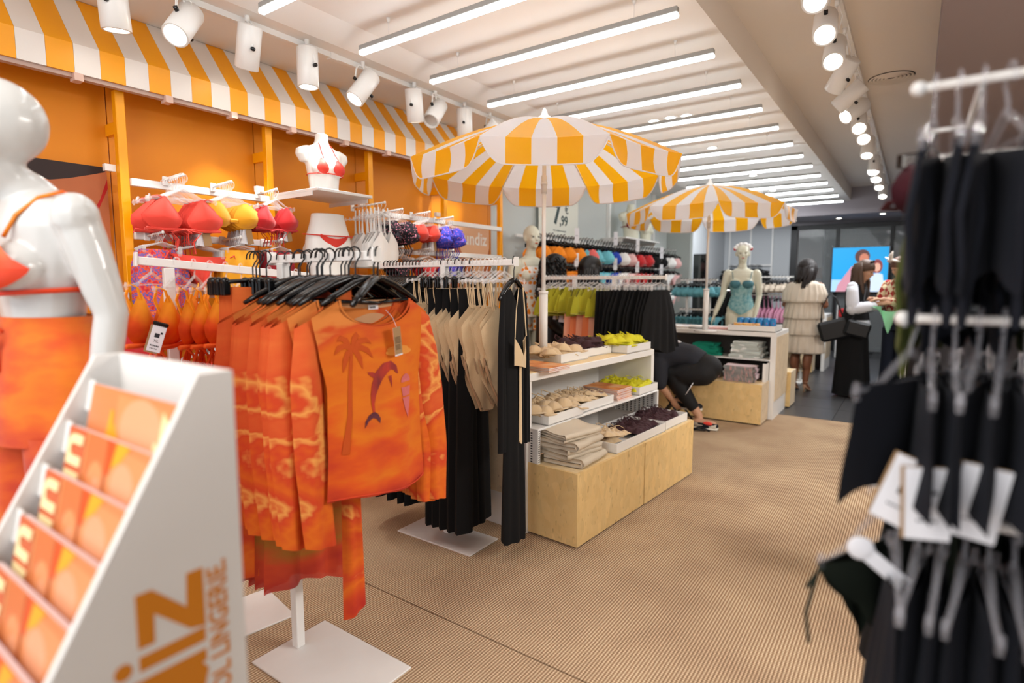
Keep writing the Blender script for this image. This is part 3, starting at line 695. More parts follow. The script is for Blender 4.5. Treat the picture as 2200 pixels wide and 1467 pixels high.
def blacktop():
    r = empty('long_sleeved_dress', (0,0,0), 0, 'long black dress', 'dress'); b = MB()
    cloth(b, [(-.12, -.15, .15, .012), (-.2, -.19, .19, .02), (-.35, -.16, .16, .03), (-.6, -.15, .15, .035), (-1.4, -.17, .17, .05)], lambda t: -.135 - .07 * (1 - min(1, abs(t) / .45)) - .04 * max(0, abs(t) - .5), lambda t: -1.36, 20, 24, .012, 3)
    for s in (-1, 1):
        q = sorted([s * .16, s * .25]); 
        cloth(b, [(-.16, *sorted([s*.13, s*.19]), .012), (-.4, *sorted([s*.15, s*.225]), .02), (-.95, *sorted([s*.14, s*.235]), .02)], lambda t: -.165, lambda t: -.9, 8, 16, .01, 1.5)
    kid(r, follow(b.obj('cloth', M['blackc']))); return proto(r)
G_DRESS = blacktop()
def ballet_skirt():
    r = empty('pleated_skirt', (0,0,0), 0, 'skirt', 'skirt'); b = MB()
    cloth(b, [(-.1, -.12, .12, .012), (-.3, -.2, .2, .03), (-.6, -.26, .26, .04)], lambda t: -.105, lambda t: -.56 - .02 * math.sin(5 * t), 26, 12, .015, 5)
    kid(r, follow(b.obj('cloth', M['blackc']))); return proto(r)
G_SKIRT = ballet_skirt()

# ---- one hanging item: hanger + garment
def hang(P, rz, H, G, hl, gl, hg, gg, m=None, tilt=0, lean=0, s=1.0, dz=0, cat=None):
    rot = (lean, tilt, rz)
    h = dup(H, loc=P, rot=rot, label=hl, group=hg, scale=s if s != 1 else None) if H else None
    g = dup(G, loc=(P[0], P[1], P[2] + dz), rot=rot, label=gl, group=gg, scale=s if s != 1 else None)
    if m is not None:
        for c in g.children:
            if c.get('follow'): c.material_slots[0].link = 'OBJECT'; c.material_slots[0].material = m
    return h, g
def row(A, B, n, rz, H, G, what, where, m=None, jit=.12, cat=None, s=1.0, hwhat='clear plastic hanger', tilt=.03, zj=0):
    """n hanging items from A (front of the row) to B"""
    A, B = Vector(A), Vector(B); out = []
    for i in range(n):
        k = i / max(1, n - 1); P = A.lerp(B, k); mm = m[i % len(m)] if isinstance(m, (list, tuple)) else m
        P.z += random.uniform(-zj, zj)
        out.append(hang(P, rz + random.uniform(-jit, jit), H, G, '%s, %s in %s' % (hwhat, ordn(i), where), '%s %s, %s' % (ordn(i), what, where), 'hangers in %s' % where, '%ss in %s' % (what, where), mm, random.uniform(-tilt, tilt), random.uniform(-.02, .02), s))
    return out

# ================================================================== LEFT WALL SWIMWEAR
def arm(y, z, x0=-3.41, x1=-3.2, label=None, rise=.012):
    b = MB().tube([(x0, y, z), (x1, y, z + rise)], .006, 6).box((x0 + .005, y, z), (.012, .03, .05), bev=.003)
    b.ell((x1, y, z + rise), (.008, .008, .01), n=8, m=6)
    return tag(b.obj('faceout_rail', M['whitem']), label, 'rail', 'faceout rails on the orange wall')
def wall_cluster(y, z, n, G, H, what, colname, m, where, x1=-3.2, dx=.021, s=1.0, jit=.16):
    arm(y, z, x1=x1, label='straight chrome arm carrying %s' % where)
    return row((x1 - .012, y, z + .008), (x1 - .012 - dx * (n - 1), y, z), n, R(90), H, G, colname + ' ' + what, where, m, jit=jit, s=s)
wall_cluster(1.52, 1.975, 9, B_TRI, H_CLEAR, 'bikini top', 'coral', M['coral'], 'the coral bikini cluster on the top rail', s=1.2, dx=.024, jit=.25)
wall_cluster(1.78, 1.975, 8, B_RND, H_CLEAR, 'bikini top', 'mustard', M['mustard'], 'the mustard bikini cluster on the top rail', s=1.12, jit=.25)
wall_cluster(2.06, 1.97, 5, B_TRI, H_CLEAR, 'bikini top', 'deep red', M['red'], 'the red bikini cluster left of the bust shelf', s=1.0, jit=.3)
wall_cluster(1.41, 1.67, 5, G_PAREO, H_CCLIP, 'beach trousers', 'red and blue floral', M['floral'], 'the floral cluster under the coral bikinis', x1=-3.22, s=.85)
wall_cluster(1.60, 1.68, 6, G_BRIEF, H_CCLIP, 'bikini bottom', 'coral', M['coral'], 'the coral bottoms on the second rail', s=1.1)
wall_cluster(1.82, 1.67, 5, G_PAREO, H_CCLIP, 'beach shorts', 'mustard', M['mustard'], 'the mustard bottoms on the second rail', s=.72)
wall_cluster(2.08, 1.67, 5, G_PAREO, H_CCLIP, 'beach shorts', 'deep red', M['dred'], 'the deep red bottoms on the second rail', s=.66)
wall_cluster(1.17, 1.34, 6, B_TANK, H_CLEAR, 'triangle swim top', 'red', M['red'], 'the red tops behind the tall white mannequin', s=1.05)
wall_cluster(1.40, 1.30, 4, B_RUF, H_CLEAR, 'swim top', 'rose', M['rose'], 'the rose tops beside the yellow upright', s=.9, x1=-3.25)
wall_cluster(1.60, 1.30, 5, B_RND, H_CLEAR, 'bikini top', 'mustard yellow', M['mustard'], 'the low mustard cluster behind the rack post', s=.95)
wall_cluster(1.58, 1.08, 5, G_BRIEF, H_CCLIP, 'bikini bottom', 'coral red', M['coral'], 'the low coral cluster behind the rack post')
wall_cluster(1.80, 1.06, 5, G_PAREO, H_CCLIP, 'beach shorts', 'yellow', M['mustard'], 'the low yellow cluster behind the rack post', s=.8)
wall_cluster(1.10, 1.05, 5, G_BRIEF, H_CCLIP, 'bikini bottom', 'dark red', M['dred'], 'the low red cluster behind the tall mannequin')
# bay behind the orange rack
G_HALTER = None
def halter():
    r = empty('halter_camisole', (0,0,0), 0, 'white halter swim top', 'top'); b = MB()
    def tf(t): a = abs(abs(t) - .5); return -.19 - .09 * min(1, a / .5)
    cloth(b, [(-.18, -.09, .09, .01), (-.28, -.115, .115, .03), (-.36, -.12, .12, .035), (-.45, -.10, .10, .03)], tf, lambda t: -.44, 20, 10, .005, 2)
    kid(r, follow(b.obj('body', M['wcloth'])))
    for s_ in (-1, 1):
        kid(r, follow(MB().tube([(s_ * .045, 0, -.20), (s_ * .05, .004, -.10), (s_ * .04, .01, -.03), (s_ * .055, 0, -.2)], .006, 4).obj('strap', M['wcloth'])))
    return proto(r)
G_HALTER = halter()
wall_cluster(2.80, 1.965, 7, G_HALTER, H_CLEAR, 'halter swim top', 'white', M['wcloth'], 'the white tops beside the bust shelf', x1=-3.06, dx=.04, s=1.0)
wall_cluster(3.10, 1.96, 8, B_RUF, H_CLEAR, 'ruffled bikini top', 'black and pink dotted', M['polka'], 'the dotted cluster right of the white tops', s=1.05)
wall_cluster(3.40, 1.97, 7, B_RND, H_CLEAR, 'bikini top', 'bright red', M['coral'], 'the red cluster between dotted swimwear', s=1.0)
wall_cluster(3.68, 1.955, 7, B_RUF, H_CLEAR, 'ruffled bikini top', 'blue and pink dotted', M['polkab'], 'the blue dotted cluster', s=1.0)
for y, m_, nm in ((3.10, 'polka', 'black dotted'), (3.40, 'red', 'red'), (3.68, 'polkab', 'blue dotted')):
    wall_cluster(y, 1.68, 6, G_BRIEF, H_CCLIP, 'bikini bottom', nm, M[m_], 'the %s bottoms on the second rail' % nm)
    wall_cluster(y, 1.35, 4, G_BRIEF, H_CCLIP, 'bikini bottom', nm + ' low', M[m_], 'the %s cluster on the third rail' % nm)
# ---- shelves with torso forms
def shelf_at(z, label, y0=2.14, y1=2.54, name='display_shelf'):
    r = empty(name, (-3.41, (y0 + y1) / 2, z), 0, label, 'shelf')
    MB().bx(0, .43, -(y1 - y0) / 2, (y1 - y0) / 2, -.009, .009, bev=.002).obj('board', M['white'], r)
    for s in (-1, 1): MB().bx(-.02, .38, s * (y1 - y0) / 2 - .004, s * (y1 - y0) / 2 + .004, -.035, -.01).obj('bracket', M['whitem'], r)
    return r
shelf_at(1.985, 'white display shelf under the white bust with a red bikini', 2.19, 2.62)
shelf_at(1.46, 'lower white display shelf under the white hip form', 2.24, 2.72)
def remeshed(b, name, m, parent=None, vox=.007, smooth=4, loc=None, rz=0):
    o = b.obj(name, m, parent, loc, rz)
    md = o.modifiers.new('remesh', 'REMESH'); md.mode = 'VOXEL'; md.voxel_size = vox; md.use_smooth_shade = True
    s_ = o.modifiers.new('smooth', 'SMOOTH'); s_.factor = .6; s_.iterations = smooth
    dg = bpy.context.evaluated_depsgraph_get(); me = bpy.data.meshes.new_from_object(o.evaluated_get(dg))
    o.modifiers.clear(); o.data = me
    return o
def torso_geo(b, z0=0):
    # bust form: hip cut at z0 up to neck; front -y
    b.loft([(0, .0, z0, .115, .085), (0, 0, z0 + .05, .112, .083), (0, 0, z0 + .12, .12, .088), (0, .0, z0 + .19, .135, .093), (0, .005, z0 + .25, .148, .09), (0, .012, z0 + .30, .155, .078), (0, .018, z0 + .335, .12, .062), (0, .02, z0 + .36, .065, .052), (0, .018, z0 + .39, .048, .048), (0, .014, z0 + .44, .045, .045)], 24)
    for s in (-1, 1):
        b.ell((s * .068, -.062, z0 + .18), (.062, .058, .06), n=14, m=10)
        b.loft([(s * .15, .012, z0 + .22, .03, .035), (s * .17, .012, z0 + .27, .042, .045), (s * .155, .014, z0 + .31, .05, .05), (s * .12, .018, z0 + .335, .03, .04)], 14)
    return b
def torso(name, loc, rz, label, sc=1, m=None, braM=None):
    r = empty(name, loc, rz, label, 'mannequin'); r.scale = (sc,) * 3
    remeshed(torso_geo(MB()), 'body', m or M['manw'], r, .006)
    return r
def bikini_on(parent_loc, rz, label, col, z0=0, sc=1, name='bikini_bra', bandeau=False):
    r = empty(name, parent_loc, rz, label, 'bikini top'); r.scale = (sc,) * 3
    b = MB()
    for s in (-1, 1):
        # cup shell over the bust
        def fn(u, v, s=s):
            th = 2 * math.pi * u; rho = v
            x = .050 * rho * math.cos(th) * (1 - .45 * max(0, math.sin(th))); z = .056 * rho * math.sin(th) * (1.25 if math.sin(th) > 0 else .8)
            y = -.062 - .058 * math.sqrt(max(.02, 1 - (x / .062) ** 2 - ((z - .002) / .0605) ** 2)) - .004
            return (s * .068 + x, min(y, -.084), z0 + .178 + z)
        b.grid(fn, 18, 6)
        b.tube([(s * .062, -.102, z0 + .245), (s * .055, -.068, z0 + .29), (s * .05, -.045, z0 + .335), (s * .045, -.02, z0 + .365), (s * .03, .03, z0 + .385)], .0035, 5)
        b.tube([(s * .02, -.105, z0 + .14), (s * .11, -.088, z0 + .133), (s * .136, -.02, z0 + .135), (s * .10, .07, z0 + .14), (0, .1, z0 + .14)], .0035, 5)
    b.tube([(-.03, -.106, z0 + .14), (0, -.098, z0 + .142), (.03, -.106, z0 + .14)], .005, 5)
    b.obj('cups', col, r); return r
redbik = ramp_mat('red_ombre', [(.2, '#d42a1e'), (.7, '#ee7a5a')], scale=.1, zmix=(.1, -2.0, 12), rough=.5)
torso('bust_form', (-3.22, 2.42, 1.996), R(86), 'white half bust form wearing a red triangle bikini on the upper shelf', .88)
bikini_on((-3.22, 2.42, 1.996), R(86), 'red ombre triangle bikini top on the white bust form', mat('bikini_red', '#d8382a', .55), sc=.88)
r = empty('hip_form', (-3.22, 2.44, 1.47), R(82), 'white hip form wearing a red bikini bottom on the lower shelf', 'mannequin')
b = MB().loft([(0, 0, 0, .13, .08), (0, 0, .08, .155, .095), (0, 0, .17, .165, .10), (0, 0, .25, .155, .095), (0, 0, .32, .13, .085), (0, 0, .38, .115, .078), (0, 0, .4, .112, .075)], 24)
b.ell((.075, .05, .15), (.08, .075, .09)); b.ell((-.075, .05, .15), (.08, .075, .09)); remeshed(b, 'body', M['manw'], r, .007)
r = empty('bikini_bottom', (-3.22, 2.44, 1.47), R(82), 'red bikini bottom on the white hip form', 'bikini bottom'); b = MB()
def fn(u, v):
    t = 2 * u - 1; zt = .235 + .03 * t * t; zb = .12 + .125 * abs(t) ** .9; z = zt + (zb - zt) * v; x = t * .10
    return (x, -math.sqrt(max(0, 1 - (x / .17) ** 2)) * (.104 - .01 * v), z)
b.grid(fn, 16, 6); b.obj('front', mat('bikini_red', '#d8382a', .55), r)
MB().tube([(.17 * math.cos(R(a)), .103 * math.sin(R(a)), .262 + .01 * math.sin(R(a))) for a in range(0, 360, 15)], .004, 5, close=True).obj('side_string', mat('bikini_red', '#d8382a', .55), r)
# ================================================================== POSTERS (flat prints on boards)
def poster(name, x, y0, y1, z0, z1, bg, shapes, label, txt=None, th=.012):
    """shapes: list of (material, polygon in 0..1 board units)"""
    r = empty(name, (x, (y0 + y1) / 2, (z0 + z1) / 2), 0, label, 'poster'); w, h = y1 - y0, z1 - z0
    MB().bx(-th, 0, -w / 2, w / 2, -h / 2, h / 2).obj('board', bg, r)
    for i, (m_, poly) in enumerate(shapes):
        poly = [(min(1, max(0, u)), min(1, max(0, v))) for u, v in poly]
        MB().prism(poly, lambda u, v, q, i=i: (.0005 + i * .0004 + q, (u - .5) * w, (v - .5) * h), .0003).obj('print', m_, r)
    return r
def blob(cx, cy, rx, ry, n=20, rot=0, a0=0, a1=360):
    o = []
    for i in range(n + (0 if a1 - a0 == 360 else 1)):
        a = R(a0 + (a1 - a0) * i / n); x, y = rx * math.cos(a), ry * math.sin(a)
        o.append((cx + x * math.cos(rot) - y * math.sin(rot), cy + x * math.sin(rot) + y * math.cos(rot)))
    return o
sk = mat('print_skin', '#b5673d', .6, var=.18, bscale=6); skd = mat('print_skin_dark', '#3c211a', .6, var=.2); pr_red = mat('print_red', '#b5120f', .6); pr_sand = mat('print_sand', '#c98a5c', .6, var=.15, bscale=5)
pr_grey = mat('print_grey', '#8f8a88', .6); prhair = mat('print_hair', '#2b1c1a', .6)
poster('wall_poster', XL + .05, .515, 1.30, 1.42, 2.03, pr_sand, [
    (mat('print_sand2', '#a86a44', .6), [(0, .0), (1, .0), (1, .16), (0, .12)]),
    (sk, [(.0, .98), (.12, 1), (.5, 1), (1, 1), (1, .3), (.8, .26), (.62, .2), (.4, .12), (.2, .2), (0, .35)]),
    (prhair, [(.40, 1), (1, 1), (.99, .96), (.9, .92), (.78, .87), (.68, .84), (.58, .86), (.48, .92)]),
    (pr_red, [(.50, .22), (.78, .24), (.86, .5), (.95, .72), (1, .9), (1, .82), (.9, .52), (.86, .42), (.84, .3), (.8, .24)]),
    (pr_red, [(.48, .20), (.80, .25), (.83, .45), (.86, .54), (.72, .48), (.55, .44), (.46, .34)]),
    (pr_red, [(.2, .78), (.34, .9), (.40, .93), (.40, .90), (.3, .83), (.22, .76)]),
    ], 'wall poster of a tanned shoulder and red swim top behind the tall mannequin')
poster('wall_poster', XL + .05, -.1, .45, 1.3, 2.03, mat('print_sky', '#a9a6a6', .6), [
    (sk, [(.3, .1), (.7, .0), (1, .2), (1, .72), (.8, .76), (.5, .72), (.2, .6), (.1, .4)]), (skd, [(.5, .3), (.9, .25), (.95, .55), (.7, .5)]),
    (pr_red, [(.85, .7), (1, .74), (1, .68)])], 'grey backed wall poster of tanned arms at the left edge')
p3_ = poster('wall_poster', XL + .05, 3.90, 4.66, 1.30, 1.97, mat('print_peach', '#e2b48e', .6), [
    (sk, [(.05, .96), (.18, 1), (.3, .9), (.42, .62), (.62, .36), (.7, .2), (.72, 0), (0, 0), (0, .6)]),
    (mat('print_denim', '#8c96a0', .6), [(.22, .5), (.36, .6), (.45, .4), (.4, .22), (.25, .2)]),
    (sk, [(1, .7), (.92, .45), (.84, .28), (.86, .0), (1, 0)]),
    (skd, [(.44, .4), (.47, .42), (.42, .2), (.28, .14), (.26, .17), (.4, .23)]),
    ], 'poster with white lettering and a bent tanned arm at the end of the orange wall')
put_text('undiz', .17, mat('print_white', '#f4efe8', .6), (XL + .053, 4.25, 1.79), (0, 1, 0), (0, 0, 1), bold=.004).parent = None
o_ = [o for o in COL.objects if o.name.startswith('lettering')][-1]; o_.parent = p3_; o_.location = (.003, -.03, .155)
# ================================================================== FREE-STANDING RACKS
def plate(b, x0, x1, y0, y1): return b.bx(x0, x1, y0, y1, 0.0, .008, bev=.002)
chip = ramp_mat('chipped_white_paint', [(.3, '#2a2a2a'), (.34, '#e4e1dd'), (1, '#eceae7')], scale=5.5, detail=8, rough=.5)
def t_rack(name, label, pole, z, bar0, bar1, pl, rz=0):
    """local frame at the pole foot; bar along local x from bar0 to bar1"""
    r = empty(name, (pole[0], pole[1], 0), rz, label, 'clothes rack')
    plate(MB(), *pl).obj('base_plate', chip, r)
    MB().bx(-.0175, .0175, -.0175, .0175, .008, z - .03, bev=.002).obj('post', M['whitem'], r)
    MB().bx(bar0, bar1, -.013, .013, z - .03, z, bev=.002).obj('bar', M['whitem'], r)
    for x in ((bar0, bar1)): MB().bx(x - .004, x + .004, -.018, .018, z - .036, z + .012, bev=.002).obj('end_stop', M['whitem'], r)
    return r
# --- rack B: orange dyed tops
RB = t_rack('clothes_rack', 'white rack of orange sunset dyed tops in the middle foreground', (-1.888, 1.23), 1.52, -.07, .50, (-.06, .45, -.16, .165))
xb = -1.888
def rb(x): return (xb + x, 1.23, 1.52)
N_TOP = 13
lab_top = 'sunset dyed long-sleeved mesh shirt, %s from the aisle end of the rack'
for i in range(N_TOP):
    x = .475 - i * .026 if i else .485
    lab = 'sunset dyed long-sleeved shirt with a leaping dolphin print, front of the rack' if i == 0 else lab_top % ordn(i)
    hl = 'black coat hanger of the %s orange shirt' % ordn(i)
    rz = R(90) + (0 if i == 0 else random.uniform(-.09, .05)); x -= 0 if i < 2 else random.uniform(0, .012)
    h, g = hang(rb(x), rz, H_BLACK, G_TOP, hl, lab, 'black hangers on the orange rack', 'orange long-sleeved shirts on the rack', lean=random.uniform(-.015, .015) if i else 0)
    if i: g.location.y -= random.uniform(0, .045); h.location.y = g.location.y
    if i == 0: FRONT = g
# front shirt details
DZ = lambda u, w: (u, w)
def on_front(b, poly, y=-.052, th=.0003):
    # flat print laid on the shirt front; curvature of the body followed point by point
    P = [(-.12, -.20, .20, .01), (-.2, -.235, .235, .018), (-.3, -.215, .215, .03), (-.42, -.19, .19, .035), (-.6, -.195, .195, .04), (-.8, -.205, .205, .045)]
    def fr(u, v, w):
        xl, xr, d = interp(P, v); t = 2 * (u - xl) / (xr - xl) - 1
        yy = -d * (1 - abs(t) ** 2.5); g = min(1, max(0, (v + .2) / -.58)); tt = t
        yy += .007 * g * (math.sin(2.6 * math.pi * tt + .6 + 1.2 * g) + .5 * math.sin(2.3 * 2.6 * tt + 4 * g + 1.2)) * (1 - .3 * abs(t))
        return (u, yy - .0016 - w, v)
    # densify
    q = []
    for a, c in zip(poly, poly[1:] + poly[:1]):
        for k in range(3): q.append((a[0] + (c[0] - a[0]) * k / 3, a[1] + (c[1] - a[1]) * k / 3))
    return b.prism(q, fr, th)
def sweep(pts, ws):
    """closed outline around a spine"""
    L_, R_ = [], []
    for i, (p, w) in enumerate(zip(pts, ws)):
        a = pts[max(0, i - 1)]; c = pts[min(len(pts) - 1, i + 1)]; dx, dy = c[0] - a[0], c[1] - a[1]; l = math.hypot(dx, dy) or 1
        L_.append((p[0] - dy / l * w, p[1] + dx / l * w)); R_.append((p[0] + dy / l * w, p[1] - dx / l * w))
    return L_ + R_[::-1]
dolm = ramp_mat('dolphin_print', [(.35, '#7a1f22'), (.6, '#c2361a')], scale=14, detail=4, stretch=(1, 1, .4), rough=.8)
sp_ = [(-.045, -.505), (-.048, -.48), (-.045, -.45), (-.034, -.42), (-.016, -.392), (.01, -.372), (.034, -.365), (.05, -.375), (.06, -.395)]
b = MB(); on_front(b, sweep(sp_, [.004, .006, .011, .016, .019, .018, .014, .009, .002]))
on_front(b, [(-.038, -.40), (-.06, -.384), (-.064, -.376), (-.045, -.378), (-.024, -.388)]); on_front(b, [(.02, -.40), (.03, -.425), (.034, -.44), (.035, -.42), (.034, -.398)])
dl_ = b.obj('dolphin_print', dolm, FRONT)
b = MB(); on_front(b, [(-.046, -.503), (-.03, -.512), (-.018, -.53), (-.022, -.545), (-.035, -.528), (-.05, -.522), (-.068, -.53), (-.082, -.55), (-.08, -.53), (-.066, -.512)]); b.obj('fluke_print', mat('print_plum', '#5d2432', .8), FRONT)
pk = mat('print_lilac_pink', '#cf6a6a', .8)
b = MB(); on_front(b, blob(.10, -.428, .026, .026, 12, 0, 0, 180)); on_front(b, [(.074, -.445), (.126, -.445), (.12, -.475), (.08, -.475)]); on_front(b, [(.078, -.48), (.122, -.48), (.115, -.515), (.105, -.55), (.09, -.52)]); b.obj('ice_cream_print', pk, FRONT)
pal = mat('print_palm', '#c04c0c', .85); b = MB()
cx_, cy_ = -.115, -.30
for (dx, dy) in ((-.045, .035), (-.055, -.005), (-.03, -.06), (.03, .045), (.07, .02), (.075, -.025), (.035, -.055)):
    on_front(b, sweep([(cx_, cy_), (cx_ + dx * .4, cy_ + dy * .4 + .014), (cx_ + dx * .75, cy_ + dy * .75 + .010), (cx_ + dx, cy_ + dy - .008)], [.004, .009, .008, .001]))
on_front(b, sweep([(cx_, cy_), (cx_ - .008, cy_ - .08), (cx_ - .012, cy_ - .2), (cx_ - .03, cy_ - .32)], [.004, .005, .007, .012]))
b.obj('palm_print', pal, FRONT)
b = MB(); 
for cx, cy, rx in ((.07, -.315, .05), (.045, -.325, .03), (.10, -.325, .035)): on_front(b, blob(cx, cy, rx, .010, 12))
b.obj('cloud_print', mat('print_cloud', '#e6953c', .85), FRONT)
lin = MB().grid(lambda u, v: ((2 * u - 1) * .13, .018, -.155 - .075 * v * (1 - (2 * u - 1) ** 2 * .8)), 10, 4).obj('back_lining', mat('lining_tan', '#cf9d72', .9), FRONT)
lb = MB().box((.005, .012, -.178), (.04, .002, .014)).obj('neck_label', M['tagw'], FRONT); o = put_text('undiz', .011, M['ink'], (0, 0, 0), (1, 0, 0), (0, 0, 1)); o.parent = lb; o.matrix_world = Matrix(); o.rotation_euler = (R(90), 0, 0); o.location = (-.009, .0108, -.1815)
ht = empty('hang_tag', (0, 0, 0)); ht.parent = FRONT; ht.location = (.045, -.055, -.285); ht.rotation_euler = (0, R(-6), R(4)); ht.name = 'hang_tag'
MB().box((0, 0, 0), (.034, .0015, .088), bev=.0005).obj('card', M['kraft'], ht); MB().box((.003, .003, -.004), (.034, .001, .092)).obj('price_label', M['tagw'], ht)
b = MB()
for k in range(5): b.bx(-.013, .012, -.0014, -.0009, .01 - k * .0045, .0122 - k * .0045)
for k in range(4): b.bx(-.013, .010, -.0014, -.0009, -.015 - k * .0045, -.0128 - k * .0045)
b.obj('printed_lines', mat('print_brown', '#5b4630', .8), ht)
MB().tube([(0, 0, .044), (-.003, .01, .075), (-.01, .03, .10)], .0008, 4).obj('string', M['tagw'], ht)
# sheer skirts and dyed leggings further back on the same bar
for i in range(4):
    hang(rb(.14 - i * .05), R(90) + random.uniform(-.1, .1), H_CLIP, G_SHEER, 'black clip hanger of the %s sheer skirt' % ordn(i), 'sheer rust red and orange long skirt, %s on the orange rack' % ordn(i), 'clip hangers on the orange rack', 'sheer skirts on the orange rack', s=1.0)
for i in range(4):
    h, g = hang(rb(.0 - i * .022 if i else .02), R(90) + random.uniform(-.05, .05), H_CLIP, G_TROU, 'black clip hanger of the %s dyed leggings' % ordn(i), 'sunset dyed narrow leggings, %s at the inner end of the orange rack' % ordn(i), 'clip hangers of the dyed leggings', 'dyed leggings on the orange rack', m=M['dye2'])
    h.location.y -= .08; g.location.y -= .08
# hem strip of a long skirt hanging lower
o = MB(); cloth(o, [(-.12, -.03, .03, .01), (-.8, -.035, .04, .02), (-1.3, -.04, .05, .03)], lambda t: -.12, lambda t: -1.2 + .02 * t, 10, 16, .008, 1.5)
o = o.obj('sash', M['dye2']); o.location = rb(.40); o.location.y -= .05; o.rotation_euler.z = R(90); tag(o, 'orange dyed sash hanging lowest under the front orange shirt', 'sash')
# empty black hangers above rack
hang_extra = dup(H_BLACK, loc=(-1.40 + .012, 1.235, 1.52), rot=(0, .0, R(118)), label='black coat hanger with a thick hook hung last on the end stop', group='black hangers on the orange rack')
# --- rack A: orange yellow halter bikinis, turned
ra = R(37)   # direction of its bar
RA = empty('clothes_rack', (-2.305, 1.02, 0), R(80), 'white rack of orange and yellow bikinis behind the leaflet stand', 'clothes rack')
plate(MB(), -.20, .36, -.16, .14).obj('base_plate', chip, RA); MB().bx(-.0175, .0175, -.0175, .0175, .008, 1.475, bev=.002).obj('post', M['whitem'], RA)
bar_ = MB().bx(-.10, .55, -.013, .013, -.015, .015, bev=.002).obj('bar', M['whitem'], RA); bar_.location = (0, 0, 1.492); bar_.rotation_euler = (0, R(4.5), 0)
es = MB().bx(-.108, -.10, -.018, .018, -.022, .03, bev=.002).obj('end_stop', M['whitem'], RA); es.location = (0, 0, 1.492); es.rotation_euler = (0, R(4.5), 0)
def tri_drop():
    r = empty('halter_bikini', (0,0,0), 0, 'orange and yellow dyed halter bikini', 'bikini'); b = MB()
    for s in (-1, 1):
        cup(b, s * .07, -.245, .08, .095, .03, .7, tilt=s * .06)
        b.tube([(s * .07, -.006, -.16), (s * .09, -.01, -.11), (s * .115, 0, -.095), (s * .12, .012, -.14), (s * .10, .006, -.2)], .006, 5, flat=.5)
    b.tube([(-.15, 0, -.315), (-.08, -.014, -.318), (0, -.006, -.315), (.08, -.014, -.318), (.15, 0, -.315)], .009, 6)
    kid(r, follow(b.obj('cups', M['dyeo']))); b = MB()
    for k in range(3):
        a = random.uniform(-.1, .1); z = -.32
        b.tube([(a, 0, z), (a + .03, -.02, z - .05), (a + .05, -.01, z - .10), (a + .01, 0, z - .12), (a - .03, .01, z - .07), (a, 0, z - .01)], .005, 5)
        b.tube([(a, 0, z), (a - .02, .01, z - .08), (a - .01, 0, z - .20 + .03 * k)], .005, 5)
    kid(r, follow(b.obj('ties', mat('orange_tie', '#ee5a12', .7)))); return proto(r)
G_HALT = tri_drop()
def along(o, rz, d): return (o[0] + math.cos(rz) * d, o[1] + math.sin(rz) * d)
for i in range(9):
    d = .03 + i * .058; px, py = along((-2.305, 1.02), R(80), d)
    hang((px, py, 1.507 - d * .0787), R(80) - R(90) + R(132) + random.uniform(-.12, .12), H_CLEAR, G_HALT, 'clear plastic hanger, %s from the post of the bikini rack' % ordn(i), 'orange and yellow dyed halter bikini, %s from the post of its rack' % ordn(i), 'clear hangers on the bikini rack', 'halter bikinis on the rack', tilt=random.uniform(-.05, .05))
h, g = hang((-2.318, .965, 1.512), R(122), H_CLEAR, G_HALT, 'clear plastic hanger on the short arm of the bikini rack', 'orange dyed halter bikini on the short arm left of the rack post', 'clear hangers on the bikini rack', 'halter bikinis on the rack')
# price tag XL hanging off rack A
q = empty('price_tag', (-2.20, .92, 1.22), R(50), 'large white price tag marked XL on a brown card beside the rack post', 'tag'); q.rotation_euler = (0, R(18), R(50))
MB().box((-.008, .004, -.004), (.045, .0015, .10)).obj('backing_card', M['kraft'], q); MB().box((0, 0, 0), (.045, .0012, .095), bev=.0004).obj('label_card', M['tagw'], q)
b = MB().bx(-.009, .007, -.0011, -.0007, .005, .02)
for k in range(6): b.bx(-.015 + k * .005, -.0115 + k * .005, -.0011, -.0007, -.028, -.023)
for k in range(5): b.bx(-.013 + k * .005, -.0105 + k * .005, -.0011, -.0007, -.038, -.034)
b.bx(.008, .015, -.0011, -.0007, .02, .027).obj('printed_marks', M['ink'], q)
o = put_text('XL', .014, M['ink'], (0, 0, 0), (1, 0, 0), (0, 0, 1)); o.parent = q; o.matrix_world = Matrix(); o.rotation_euler = (R(90), 0, 0); o.location = (-.008, -.0008, -.012)
MB().box((0, 0, .055), (.05, .012, .014), bev=.003).obj('security_clip', M['black'], q)
# --- rack C: black garments, beige bodysuits, long black dress
RC = t_rack('clothes_rack', 'white rack of beige bodysuits and black clothes in front of the wooden display table', (-2.093, 2.333), 1.535, -.50, .475, (-.25, .285, -.15, .10))
def rc(x): return (-2.093 + x, 2.333, 1.535)
zs = 0
for i in range(15):
    x = .40 - i * .027
    hang(rc(x), R(80) + random.uniform(-.1, .12), H_CLEAR, G_BODY, 'clear plastic hanger, %s of the bodysuit row' % ordn(i), 'beige ribbed strappy bodysuit, %s from the aisle on the middle rack' % ordn(i), 'clear hangers on the bodysuit rack', 'beige bodysuits on the rack', m=M['beige'], tilt=random.uniform(-.05, .05), s=random.uniform(1.0, 1.1))
for i in range(4):
    hang(rc(-.035 - i * .035), R(90) + random.uniform(-.1, .1), H_CLEAR, G_BODY, 'clear plastic hanger, %s left of the rack post' % ordn(i), 'beige ribbed bodysuit, %s left of the post of the middle rack' % ordn(i), 'clear hangers left of the post', 'beige bodysuits left of the post', m=M['beige'])
for i in range(12):
    hang(rc(-.17 - i * .026), R(90) + random.uniform(-.08, .08), H_BLACK, G_DRESS if i % 3 == 0 else G_TROU, 'black coat hanger, %s of the black clothes row' % ordn(i), 'black long garment, %s from the post on the middle rack' % ordn(i), 'black hangers on the middle rack', 'black garments on the middle rack', m=M['blackc'])
